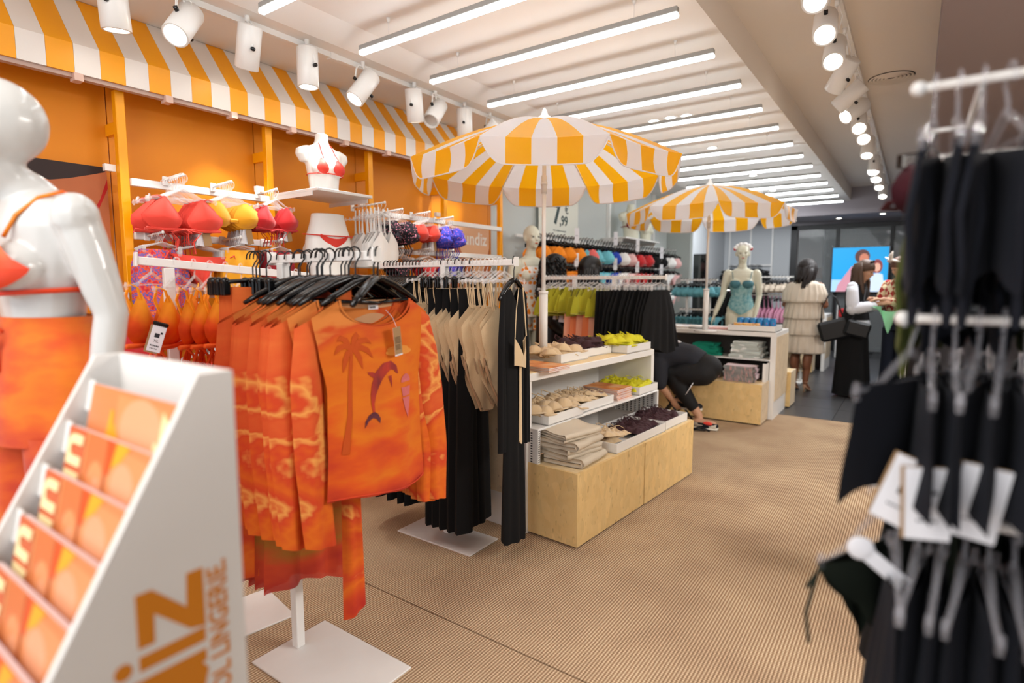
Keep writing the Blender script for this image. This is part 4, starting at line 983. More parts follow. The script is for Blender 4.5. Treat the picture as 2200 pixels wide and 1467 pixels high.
for i in range(5):
    h, g = hang(rc(.19 - i * .05), R(90) + random.uniform(-.08, .08), H_CLIP, G_TROU, 'black clip hanger, %s between the bodysuits' % ordn(i), 'long black trousers hanging %s under the bodysuits' % ordn(i), 'clip hangers between bodysuits', 'black trousers under the bodysuits', m=M['blackc'], s=1.0)
    g.scale = (.9, 1, 1.28)
h, g = hang(rc(.46), R(92), H_BLACK, G_DRESS, 'black coat hanger with a long hook at the aisle end of the middle rack', 'long black knit dress with a beige bag strap hung at the rack end', None, None, m=M['blackc'])
h.scale = (.62, 1, 1.2); g.scale = (.60, .9, 1.06)
bg = empty('beige_camisole', rc(.50), R(92), 'small beige camisole hung over the long black dress', 'camisole'); bg.rotation_euler.z = R(100)
b = MB(); cloth(b, [(-.36, -.07, .07, .008), (-.46, -.068, .062, .02), (-.6, -.06, .05, .02)], lambda t: -.38 - .10 * (1 - abs(t)) , lambda t: -.52 - .03 * (t + 1) / 2, 14, 8, .004, 2); b.obj('body', M['beige'], bg)
MB().tube([(-.068, -.002, -.385), (-.05, 0, -.25), (-.02, 0, -.14)], .0025, 4).tube([(.068, -.002, -.385), (.05, 0, -.25), (.03, 0, -.14)], .004, 4).obj('strap', M['beige'], bg)
b = MB(); cloth(b, [(-.5, -.012, .012, .006), (-.92, -.016, .016, .008)], lambda t: -.5, lambda t: -.93 + .02 * t * t, 6, 12, .003, 1); b.obj('hanging_sash', M['beige'], bg)
# --- rack D: lime bras + black garments behind the table
RD = t_rack('clothes_rack', 'white rack of lime green tops and black skirts behind the wooden table', (-2.43, 4.40), 1.475, -.30, .82, (-.3, .3, -.15, .15))
MB().bx(.36, .395, -.0175, .0175, .008, 1.445).obj('post', M['whitem'], RD)
for i in range(16):
    hang((-2.18 - i * .034, 4.40, 1.475), R(90) - R(28) + random.uniform(-.4, .3), H_CLEAR, B_TANK, 'clear plastic hanger, %s of the lime green row' % ordn(i), 'lime green ribbed crop vest, %s from the right on the rear rack' % ordn(i), 'clear hangers of the lime green row', 'lime green crop vests', m=M['lime'], s=random.uniform(.92, 1.1), tilt=random.uniform(-.08, .08))
for i in range(15):
    g_ = G_SKIRT if i < 11 else G_TROU
    h, g = hang((-1.66 - i * .034, 4.40, 1.475), R(90) - R(15) + random.uniform(-.1, .1), H_CCLIP, g_, 'clear clip hanger, %s of the black skirt row' % ordn(i), 'black loose skirt, %s from the right on the rear rack' % ordn(i), 'clear hangers of the black skirts', 'black skirts on the rear rack', m=M['blackc'])
    g.scale = (1, 1, 1.08)
for i in range(5):
    h, g = hang((-2.22 - i * .06, 4.44, 1.475), R(75), None, G_TROU, None, 'pale peach and orange long garment, %s behind the lime tops' % ordn(i), None, 'peach garments behind the lime tops', m=M['peach'] if i % 2 == 0 else mat('salmon_cloth', '#ef8d5c', .8), dz=-.18)
    g.scale = (.9, 1, .8)
# ================================================================== PARASOLS
def parasol(name, loc, rz, label, zbot, zr, za, Rr=.845, flap=.135, odd=0):
    r = empty(name, loc, rz, label, 'parasol')
    n = 8; apex = Vector((0, 0, za)); stripes = 5; nz = 6
    cor = [Vector((Rr * math.cos(R(45 * k + 22.5)), Rr * math.sin(R(45 * k + 22.5)), zr)) for k in range(n)]
    for k in range(n):
        A, B_ = cor[k], cor[(k + 1) % n]; pn = empty('canopy_panel'); pn.parent = r
        out = ((A + B_) / 2 - Vector((0, 0, zr))).normalized()
        for j in range(stripes):
            m_ = M['yel_u'] if (j + k + odd) % 2 else M['whi_u']
            u0, u1 = j / stripes, (j + 1) / stripes; b = MB()
            def top(u, v):
                uu = u0 + (u1 - u0) * u; e = A.lerp(B_, uu); p = apex.lerp(e, v)
                bow = math.sin(math.pi * v) * .045 * (1 - .35 * math.sin(math.pi * uu)); p.z += bow - math.sin(math.pi * uu) * .015 * v; return p
            b.grid(top, 3, nz)
            def fl_(u, v):
                uu = u0 + (u1 - u0) * u; e = A.lerp(B_, uu); e.z -= math.sin(math.pi * uu) * .015
                h = flap * (1 - max(0, (abs(uu - .5) - .31) / .19) ** 2.2 * .92); q = e - Vector((0, 0, h * v)) + out * (.012 * math.sin(v * 3) * math.sin(7 * uu) + .03 * v * v * (.5 - abs(uu - .5)))
                return q + (e.normalized() * 0)
            b.grid(fl_, 4, 4)
            b.obj('stripe', m_, pn)
        e = [];  u = 0
        for q in range(25):
            uu = q / 24; p = A.lerp(B_, uu); p.z -= math.sin(math.pi * uu) * .015; h = flap * (1 - max(0, (abs(uu - .5) - .31) / .19) ** 2.2 * .92); p = p - Vector((0, 0, h)) + out * (.012 * math.sin(3) * math.sin(7 * uu) + .03 * (.5 - abs(uu - .5))); e.append(p)
        MB().tube(e, .004, 5).obj('edging', M['whi_u'], pn)
        MB().tube([apex + Vector((0, 0, -.01)), apex.lerp(A, .5) + Vector((0, 0, .035)), A + Vector((0, 0, -.004))], .004, 5).obj('rib', M['whitem'], r)
    MB().loft([(0, 0, za - .02, .045, .045), (0, 0, za + .005, .042, .042), (0, 0, za + .02, .022, .022), (0, 0, za + .05, .014, .014), (0, 0, za + .062, .004, .004)], 14).obj('finial', M['whitem'], r)
    MB().cyl((0, 0, zbot + .38), (0, 0, za), .0135, n=14).obj('upper_pole', M['whitem'], r)
    MB().cyl((0, 0, zr - .17), (0, 0, zr - .06), .018, n=14).cyl((0, 0, zr - .12), (0, 0, zr - .10), .022, n=14).obj('slider', M['whitem'], r)
    MB().cyl((0, 0, zbot), (0, 0, zbot + .44), .028, n=18).cyl((0, 0, zbot + .43), (0, 0, zbot + .45), .031, n=18).obj('lower_pole', M['whitem'], r)
    MB().ell((-.035, 0, zbot + .36), (.018, .01, .022), n=10, m=8).obj('knob', M['whitem'], r)
    MB().cyl((0, 0, zbot), (0, 0, zbot + .015), .12, n=24).obj('foot', M['whitem'], r)
    return r
parasol('parasol', (-1.97, 3.15, 0), R(-58 + 22.5 - 22.5 + 0), 'large yellow and white striped parasol standing on the near wooden table', .916, 2.155, 2.45, odd=1)
parasol('parasol', (-1.80, 6.12, 0), R(-58 + 12), 'smaller looking striped parasol standing on the second table', .905, 2.155, 2.43, odd=0)
# ================================================================== WOODEN DISPLAY TABLES
def osb_box(name, parent_loc, rz, x0, x1, y0, y1, z1, label, group):
    r = empty(name, parent_loc, rz, label, 'plinth', group)
    t = .018
    MB().bx(x1 - t, x1, y0, y1, .01, z1 - .0).obj('front_panel', M['osb'], r)
    MB().bx(x0, x1 - t, y0, y0 + t, .01, z1 - .0).obj('side_panel', M['osb'], r); MB().bx(x0, x1 - t, y1 - t, y1, .01, z1).obj('side_panel', M['osb'], r)
    MB().bx(x0, x1 - t, y0 + t, y1 - t, z1 - t, z1 - .0005).obj('top_board', M['osbend'], r)
    MB().bx(x0 + .02, x1 - .03, y0 + .03, y1 - .03, 0, .012).obj('plinth_foot', M['blackm'], r)
    return r
T1 = ((-1.394, 2.583, 0), R(-4.2))
osb_box('wooden_plinth', *T1, -.36, 0, -.005, .775, .412, 'near oriented strand board plinth with a chipped corner at the aisle', 'wooden plinths')
osb_box('wooden_plinth', *T1, -.36, .003, .781, 1.56, .412, 'second oriented strand board plinth beside the near one', 'wooden plinths')
r = empty('display_table', *T1, 'white framed wooden display table carrying the large parasol', 'table')
MB().bx(-.80, -.33, -.02, 1.575, .868, .912, bev=.003).obj('tabletop', M['white'], r)
MB().bx(-.79, -.34, 0, 1.56, .912, .916).obj('top_veneer', M['osbend'], r)
for y in (-.02, 1.53): MB().bx(-.80, -.33, y, y + .045, 0, .868).obj('end_frame', M['white'], r)
MB().bx(-.76, -.375, -.026, -.02, .2, .86).obj('end_panel', M['osbp'], r); MB().bx(-.80, -.33, -.024, -.02, 0, .2).obj('kick_panel', M['white'], r)
MB().bx(-.80, -.79, .03, 1.53, .2, .868).obj('back_panel', M['white'], r)
def riser(T, x0, x1, y0, y1, z0, z1, label):
    q = empty('riser_shelf', T[0], T[1], label, 'shelf')
    MB().bx(x0, x1, y0, y1, z1 - .012, z1, bev=.002).obj('shelf_board', M['whitem'], q)
    for y in (y0, y1 - .022):
        MB().bx(x1 - .02, x1, y, y + .022, z0, z1 - .012).bx(x0, x0 + .02, y, y + .022, z0, z1 - .012).obj('leg', M['whitem'], q)
    perf = mat('perforated_dark', '#3a3a3c', .8)
    for y in (y0 + .004, y1 - .008):
        b = MB(); n1, n2 = 9, 12
        for i in range(n1):
            for j in range(n2):
                yy = x0 + .03 + (x1 - x0 - .06) * (i + .5) / n1; zz = z0 + (z1 - z0 - .02) * (j + .5) / n2
                b.box((yy, y - .001 if y < (y0 + y1) / 2 else y - .001, zz), (.012, .0015, .007))
        MB().bx(x0 + .02, x1 - .02, y, y + .003, z0, z1 - .012).obj('side_sheet', M['whitem'], q)
        b.obj('perforation', perf, q)['kind'] = 'stuff'
    b = MB()
    for j in range(15): b.box((x1 + .0003, y0 + .011 , z0 + .01 + j * .0125), (.001, .012, .006))
    b.obj('perforation', mat('perforated_dark', '#3a3a3c', .8), q)['kind'] = 'stuff'
    return q
riser(T1, -.64, -.265, .0, 1.53, .412, .61, 'white perforated metal riser shelf standing on the plinths')
riser(((-1.394, 2.583, 0), R(-4.2)), -.64, -.30, .35, 1.5, .61, .612, 'thin white upper lip') if False else None
def tray(T, x0, x1, y0, y1, z, label, h=.058, rz=0, name='display_tray', group='white display trays'):
    c = Vector(((x0 + x1) / 2, (y0 + y1) / 2, 0)); w, d = x1 - x0, y1 - y0
    wp = Vector(T[0]) + Matrix.Rotation(T[1], 3, 'Z') @ c
    q = empty(name, (wp.x, wp.y, z), T[1] + rz, label, 'tray', group); t = .007
    MB().bx(-w/2, w/2, -d/2, d/2, .001, .007).obj('tray_floor', M['white'], q)
    for a in ((-w/2, w/2, -d/2, -d/2 + t), (-w/2, w/2, d/2 - t, d/2), (-w/2, -w/2 + t, -d/2 + t, d/2 - t), (w/2 - t, w/2, -d/2 + t, d/2 - t)):
        MB().bx(*a, .001, h).obj('tray_side', M['white'], q)
    return (wp.x, wp.y, z), T[1] + rz, w, d
def lying():
    r = empty('folded_bra', (0,0,0), 0, 'bra', 'bra'); b = MB()
    for s in (-1, 1):
        bb = MB(); cup(bb, s * .062, 0, .062, .055, .045, .35, tilt=s * .2, amp=.006, n=16, m=6)
        b._add([(v[0], v[2], -v[1]) for v in bb.v], bb.f, 0, True)
        b.tube([(s * .10, .02, .01), (s * .09, .06, .03), (s * .05, .085, .045), (s * .02, .06, .03), (s * .03, .03, .02)], .003, 5)
        b.tube([(s * .11, 0, .005), (s * .13, -.03, .008), (s * .09, -.05, .01), (s * .03, -.05, .006)], .012, 6, flat=.4)
    kid(r, follow(b.obj('cups', M['beige']))); b = MB()
    b.tube([(.02, -.045, .01), (.05, -.07, .02), (.08, -.06, .012)], .003, 4); kid(r, follow(b.obj('strap', M['beige']))); return proto(r)
G_LY = lying()
def crumple():
    r = empty('folded_garment', (0,0,0), 0, 'garment', 'clothing'); b = MB()
    def fn(u, v):
        x, y = (u - .5) * .2, (v - .5) * .13; e = min(u, 1 - u, v, 1 - v); k = min(1, e * 7)
        z = .004 + k * (.022 + .014 * noise.noise(Vector((x * 30, y * 34, 1.3))) + .018 * noise.noise(Vector((x * 13, y * 17, 4))))
        return (x + .018 * noise.noise(Vector((y * 22, x * 9, 2))), y + .018 * noise.noise(Vector((x * 22, y * 9, 7))), z)
    b.grid(fn, 26, 18); kid(r, follow(b.obj('cloth', M['beige'])))
    b = MB()
    for k in range(3):
        a = -.06 + .06 * k; b.tube([(a, .03, .02), (a + .02, .06, .045), (a + .05, .05, .04), (a + .05, .01, .025)], .003, 4)
    kid(r, follow(b.obj('strap', M['beige']))); return proto(r)
G_CR = crumple()
def fill(base, G, n, m, label, group, cols=2, hz=.012, seed=1, sc=1.0, spread=1.0, pile=.02):
    (x, y, z), rz, w, d = base; rnd = random.Random(seed); rows_ = math.ceil(n / cols)
    for i in range(n):
        cx = ((i % cols) + .5) / cols - .5; cy = ((i // cols) + .5) / rows_ - .5
        lx, ly = cx * (w - .08) * spread + rnd.uniform(-.012, .012), cy * (d - .08) * spread + rnd.uniform(-.012, .012)
        p = Matrix.Rotation(rz, 3, 'Z') @ Vector((lx, ly, 0))
        g = dup(G, loc=(x + p.x, y + p.y, z + hz + rnd.uniform(0, pile)), rot=(rnd.uniform(-.15, .15), rnd.uniform(-.15, .15), rz + R(90) + rnd.uniform(-.5, .5)), label='%s, %s from the near end' % (label, ordn(i) if i else 'nearest'), group=group, scale=sc)
        for c in g.children:
            if c.get('follow'): c.material_slots[0].link = 'OBJECT'; c.material_slots[0].material = m
tA = tray(T1, -.70, -.41, .43, .75, .916, 'white tray of beige bras at the near end of the table top')
fill(tA, G_LY, 8, M['beige'], 'beige bra in the near tray on the table top', 'beige bras on the table top', 2, .03, 1, 1.15, pile=.025)
tB = tray(T1, -.76, -.45, .775, 1.125, .916, 'white tray of plum bras in the middle of the table top')
fill(tB, G_LY, 8, M['plum'], 'plum bra in the middle tray on the table top', 'plum bras on the table top', 2, .035, 2, 1.2, pile=.03)
tC = tray(T1, -.66, -.33, 1.14, 1.51, .916, 'white tray of bright lime bras at the far end of the table top')
fill(tC, G_LY, 10, M['limeb'], 'bright lime bra in the far tray on the table top', 'lime bras on the table top', 2, .035, 3, 1.2, pile=.03)
tD = tray(T1, -.60, -.265, .10, .46, .61, 'white tray of beige bras at the near end of the riser shelf')
fill(tD, G_LY, 8, M['beige'], 'beige bra in the near riser tray', 'beige bras in the near riser tray', 2, .03, 4, 1.2, pile=.03)
tE = tray(T1, -.60, -.29, .485, .885, .61, 'white tray of beige bikini bottoms beside the magazines')
fill(tE, G_CR, 10, M['beige'], 'crumpled beige garment in the second riser tray', 'beige garments in the second riser tray', 2, .02, 5, 1.0, .85, pile=.04)
tF = tray(T1, -.66, -.27, 1.225, 1.52, .61, 'white tray of lime bikini bottoms at the far end of the riser shelf')
fill(tF, G_CR, 9, M['limeb'], 'crumpled bright lime garment in the far riser tray', 'lime garments in the riser tray', 3, .02, 6, .95, pile=.025)
tG = tray(T1, -.34, -.02, .45, 1.12, .412, 'long white tray of beige and plum garments on the plinths')
(x, y, z), rz, w, d = tG
fill(((x - .03, y - .17, z), rz, w, d / 2), G_CR, 7, M['beige'], 'crumpled beige garment in the long plinth tray', 'beige garments in the long tray', 2, .02, 7, 1.0, .78, pile=.04)
fill(((x + .02, y + .17, z), rz, w, d / 2), G_CR, 8, M['plum'], 'crumpled plum garment in the long plinth tray', 'plum garments in the long tray', 2, .02, 8, 1.0, .78, pile=.035)
tH = tray(T1, -.34, -.03, 1.15, 1.52, .412, 'white tray of plum garments at the far end of the plinths')
fill(tH, G_CR, 8, M['plum'], 'crumpled plum garment in the far plinth tray', 'plum garments in the far plinth tray', 2, .02, 9, 1.0, .8, pile=.03)
def locw(T, x, y, z): p = Matrix.Rotation(T[1], 3, 'Z') @ Vector((x, y, 0)); return (T[0][0] + p.x, T[0][1] + p.y, z)
# magazines
mag_cov = ramp_mat('magazine_cover', [(.3, '#c2542a'), (.5, '#ef9a4a'), (.7, '#f3c39a')], scale=9, detail=2, rough=.3); paper = mat('paper_pages', '#ded3cf', .8)
def magazine(name, loc, rz, label, group, w=.21, l=.28, t=.007):
    r = empty(name, loc, rz, label, 'magazine', group)
    MB().bx(-w/2 + .001, w/2 - .001, -l/2 + .001, l/2 - .001, .0008, t - .0008).obj('pages', paper, r); MB().bx(-w/2, w/2, -l/2, l/2, t - .0008, t).bx(-w/2, w/2, -l/2, l/2, 0, .0008).obj('cover', mag_cov, r); return r
for i in range(9): magazine('magazine', locw(T1, -.44 + random.uniform(-.004, .004), 1.06 + random.uniform(-.004, .004), .61 + i * .0085), T1[1] + R(90) + random.uniform(-.03, .03), 'glossy orange magazine, %s from the bottom of the stack on the riser shelf' % ordn(i), 'stacked magazines', t=.008)
for i in range(3): magazine('magazine', locw(T1, -.40, .20, .9165 + i * .0085), T1[1] + R(90), 'glossy orange magazine, %s from the bottom on the near corner of the table' % ordn(i), 'magazines on the table corner', t=.008)
# folded towels
def towel(name, loc, rz, m, label, group, w=.30, l=.34, t=.045, layers=3, seed=0, cat='towel'):
    r = empty(name, loc, rz, label, cat, group); b = MB(); lt_ = t / layers; n = 12
    path = []                                     # folded profile in x-z
    for k in range(layers):
        z = lt_ * (k + .5); xa, xb = (-w/2 + .02, w/2 - .02) if k % 2 == 0 else (w/2 - .02, -w/2 + .02)
        for q in range(7): path.append((xa + (xb - xa) * q / 6, z))
        if k < layers - 1:
            s = 1 if xb > 0 else -1
            for a in (-60, 0, 60): path.append((xb + s * (lt_ * .5) * math.cos(R(a)) * 1.3, z + lt_ * .5 + lt_ * .5 * math.sin(R(a))))
    th = lt_ * .46; N_ = len(path)
    def off(i, sgn):
        a, c = path[max(0, i - 1)], path[min(N_ - 1, i + 1)]; dx, dz = c[0] - a[0], c[1] - a[1]; l_ = math.hypot(dx, dz) or 1
        return (path[i][0] - dz / l_ * th * sgn, path[i][1] + dx / l_ * th * sgn)
    out = [off(i, 1) for i in range(N_)] + [off(i, -1) for i in range(N_ - 1, -1, -1)]; vs = []; K = len(out)
    for j in range(n + 1):
        y = -l/2 + l * j / n
        for x, z in out:
            wv = .012 * noise.noise(Vector((x * 9, y * 9, seed))) ; vs.append((x + .006 * noise.noise(Vector((y * 12, z * 30, seed))), y + .016 * noise.noise(Vector((x * 7, z * 40, seed + 5))), z + wv * (z / t)))
    fs = [(j*K+k, j*K+(k+1) % K, (j+1)*K+(k+1) % K, (j+1)*K+k) for j in range(n) for k in range(K)] + [tuple(range(K)), tuple(n*K+k for k in range(K))[::-1]]
    b._add(vs, fs, 0, True); b.obj('cloth', m, r); return r
for i, (dx, dy) in enumerate(((-.165, .215), (-.185, .20), (-.19, .205), (-.20, .195))):
    towel('folded_towel', locw(T1, dx, dy, .414 + i * .046), T1[1] + R(180 if i % 2 else 0) + R((5, -8, 4, -9)[i]), M['towel'], 'thick folded cream towel, %s from the bottom of the stack on the near plinth' % ('lowest', 'second', 'third', 'topmost')[i], 'cream towels on the plinth', w=.27, l=.30, t=.048, layers=2 if i < 3 else 3, seed=i)
# ------------------------------------------------------------------ table 2 (long side across, facing the entrance)
T2 = ((-1.15, 6.3, 0), 0)
def box2(name, x0, x1, y0, y1, z1, label):
    r = empty(name, ((x0 + x1) / 2, (y0 + y1) / 2, 0), 0, label, 'plinth'); w, d = (x1 - x0) / 2, (y1 - y0) / 2; t = .018
    MB().bx(-w, w, -d, -d + t, .015, z1).obj('front_panel', M['osb'], r); MB().bx(w - t, w, -d + t, d, .015, z1).obj('side_panel', M['osbp'], r); MB().bx(-w, -w + t, -d + t, d, .015, z1).obj('side_panel', M['osb'], r)
    MB().bx(-w + t, w - t, -d + t, d, z1 - t, z1 - .001).obj('top_board', M['osbend'], r); MB().bx(-w + .03, w - .03, -d + .03, d - .01, 0, .016).obj('plinth_foot', M['blackm'], r); return r
def table2(x1, y0, label, L_=1.58, D_=.70):
    x0 = x1 - L_; y1 = y0 + D_; r = empty('display_table', ((x0 + x1) / 2, (y0 + y1) / 2, 0), 0, label, 'table'); cx, cy = (x0 + x1) / 2, (y0 + y1) / 2
    def o(b, n, m): q = b.obj(n, m, r); q.location = (-cx, -cy, 0); return q
    o(MB().bx(x0, x1, y0, y1, .862, .907, bev=.003), 'tabletop', M['white'])
    o(MB().bx(x1 - .05, x1, y0, y0 + .05, 0, .862), 'post', M['white']); o(MB().bx(x0, x0 + .05, y0, y0 + .05, 0, .862), 'post', M['white'])
    for a in (x1 - .03, x0): o(MB().bx(a, a + .03, y0 + .05, y1, 0, .862), 'end_frame', M['white'])
    o(MB().bx(x1, x1 + .006, y0 + .04, y1, .19, .862), 'end_panel', M['osbp'])
    o(MB().bx(x0 + .05, x1 - .05, y0 + .35, y0 + .36, .0, .862), 'back_panel', mat('dark_board', '#5a5350', .8))  # inner back panel in a dark brown-grey
    o(MB().bx(x0 + .05, x1 - .05, y0 - .01, y0 + .34, .61, .625), 'shelf_board', M['white']); o(MB().bx(x1 - .085, x1 - .055, y0 - .15, y0 + .0, .41, .61).bx(x1 - .085, x1 - .055, y0 - .15, y0 + .34, .60, .61), 'shelf_leg', M['white'])
    return r
table2(-1.13, 6.30, 'second white framed display table with the smaller looking parasol')
box2('wooden_plinth', -2.74, -1.175, 5.945, 6.285, .412, 'oriented strand board plinth in front of the second table')
box2('wooden_plinth', -2.70, -1.085, 7.01, 7.35, .412, 'oriented strand board plinth behind the second table')
table2(-1.12, 10.3, 'third white framed display table far down the aisle'); box2('wooden_plinth', -2.74, -1.25, 9.94, 10.285, .412, 'oriented strand board plinth in front of the far table')
for i in range(6): towel('folded_towel', (-1.42 + random.uniform(-.01, .01), 6.42, .627 + i * .028), R(90) + random.uniform(-.08, .08), M['check'], 'white checked folded towel, %s from the bottom on the second table shelf' % ordn(i), 'white checked towels', w=.27, l=.33 - i * .012, t=.028, layers=2, seed=i)
for i in range(5): towel('folded_shirt', (-1.86 + random.uniform(-.015, .015), 6.42, .627 + i * .026), R(95) + random.uniform(-.2, .2), M['tealg'], 'emerald green folded garment, %s from the bottom beside the checked towels' % ordn(i), 'emerald folded garments', w=.25, l=.32 - i * .02, t=.026, layers=2, seed=i + 9, cat='clothing')
for i in range(6): towel('fringed_towel', (-1.42 + random.uniform(-.01, .01), 6.14, .414 + i * .026), R(90) + random.uniform(-.06, .06), M['pinkstr'], 'pink striped fringed towel, %s from the bottom on the second plinth' % ordn(i), 'pink fringed towels', w=.25, l=.30, t=.026, layers=2, seed=i + 20)
for i in range(3): towel('fringed_towel', (-1.80, 6.14, .414 + i * .026), R(80), M['pinkstr'], 'pink striped fringed towel, %s from the bottom of the low pile behind the bent person' % ordn(i), 'low pile of fringed towels', w=.24, l=.28, t=.026, layers=2, seed=i + 30)
b = MB(); rnd = random.Random(4)
for i in range(90):
    x = -1.42 + rnd.uniform(-.14, .14); z = .43 + rnd.uniform(0, .15); b.tube([(x, 6.0, z), (x + .005, 5.985, z - .012), (x + .008, 5.98, z - .03)], .0018, 3)
tag(b.obj('towel_fringe', M['pink']), 'pink and white fringe threads of the stacked towels', 'fringe', kind='stuff')
t_ = tray(((0, 0, 0), 0), -1.62, -1.15, 6.33, 6.72, .908, 'white tray of patterned pouches and blue tins on the second table', h=.062)
fl_orange = dots('pouch_print', '#f2b04a', '#e8f0ee', 60, .35)
for i in range(4): towel('patterned_pouch', (-1.46, 6.46, .918 + i * .016), R(4 * i), fl_orange, 'orange patterned folded pouch, %s from the bottom in the white tray' % ordn(i), 'patterned pouches in the tray', w=.30, l=.20, t=.016, layers=1, seed=i + 40, cat='pouch')
for i in range(11):
    c = empty('blue_tin', (-1.56 + (i % 6) * .068, 6.60 + (i // 6) * .07 - .005, .917), 0, 'cobalt blue cylindrical tin, %s in the %s row of the tray' % (ordn(i % 6), 'near' if i < 6 else 'back'), 'tin', 'blue tins')
    MB().cyl((0, 0, 0), (0, 0, .115), .031, n=18).obj('can', mat('tin_blue', '#2f86c4', .35), c); MB().cyl((0, 0, .115), (0, 0, .118), .0295, n=18).obj('rim', mat('tin_rim', '#3a93cf', .3), c)
    b = MB(); 
    for k in range(3): b.box((.031 * math.sin(k * 1.3 - 1), -.031 * math.cos(k * 1.3 - 1), .05 + .015 * (k % 2)), (.008, .002, .02), Matrix.Rotation(k * 1.3 - 1, 3, 'Z'))
    b.obj('pink_mark', mat('tin_pink', '#8a5aa8', .4), c)
for i, (x, m_, nm) in enumerate(((-2.16, 'wcloth', 'white'), (-1.95, 'wcloth', 'white'), (-1.76, 'pink', 'pale pink'), (-2.35, 'wcloth', 'white'))):
    q = towel('folded_t_shirt', (x, 6.50 - .03 * (i % 2), .909 + .012 * (i % 2)), R(88 + 5 * i), M[m_], '%s folded t-shirt, %s on the second table top' % (nm, ordn(i)), 'folded t-shirts on the second table', w=.26, l=.22, t=.014, layers=2, seed=i + 50, cat='t-shirt')
q = empty('printed_emblem', (-2.10, 6.44, .94), 0, 'small orange and blue print on the white folded t-shirt', 'print')
MB().box((0, 0, 0), (.10, .03, .001)).obj('orange_patch', M['orangec'], q); MB().box((0, -.02, .0), (.06, .03, .0012)).obj('blue_patch', M['cob'], q)
q = empty('osb_crate', (-2.62, 6.95, .0), 0, 'small oriented strand board block behind the second table', 'crate'); MB().bx(-.1, .1, -.08, .08, 0, .98).obj('block', M['osb'], q); MB().bx(-.105, .105, -.085, .085, .98, .985).obj('lid', M['osbend'], q)
# foreground leaflet stand ------------------------------------------------------------------
LX0, LX1 = -1.112, -.762
L = empty('leaflet_stand', (-.937, .40, 0), 0, 'white leaflet stand with catalogue shelves and an orange logo on its side', 'stand')
def lo(b, n, m): o = b.obj(n, m, L); o.location = (.937, -.40, 0); return o
side = [(.412, 1.3), (.366, 1.3), (-.31, 0.08), (-.31, 0), (.412, 0)]
for xx, nm in ((LX1 - .012, 'side_panel'), (LX0, 'side_panel')):
    lo(MB().prism(side, lambda u, v, w, xx=xx: (xx + w, u, v), .012), nm, M['white'])
lo(MB().bx(LX0 + .012, LX1 - .012, .400, .412, 0, 1.3), 'back_panel', M['white'])
def edge_y(z): return .366 - (1.3 - z) * (.676 / 1.22)
cov = []
for k in range(12):
    z = 1.258 - k * .0612 - .125; y_ = .352 - .035 * k - .03
    lo(MB().bx(LX0 + .012, LX1 - .012, y_, y_ + .04, z - .006, z), 'shelf', M['white'])
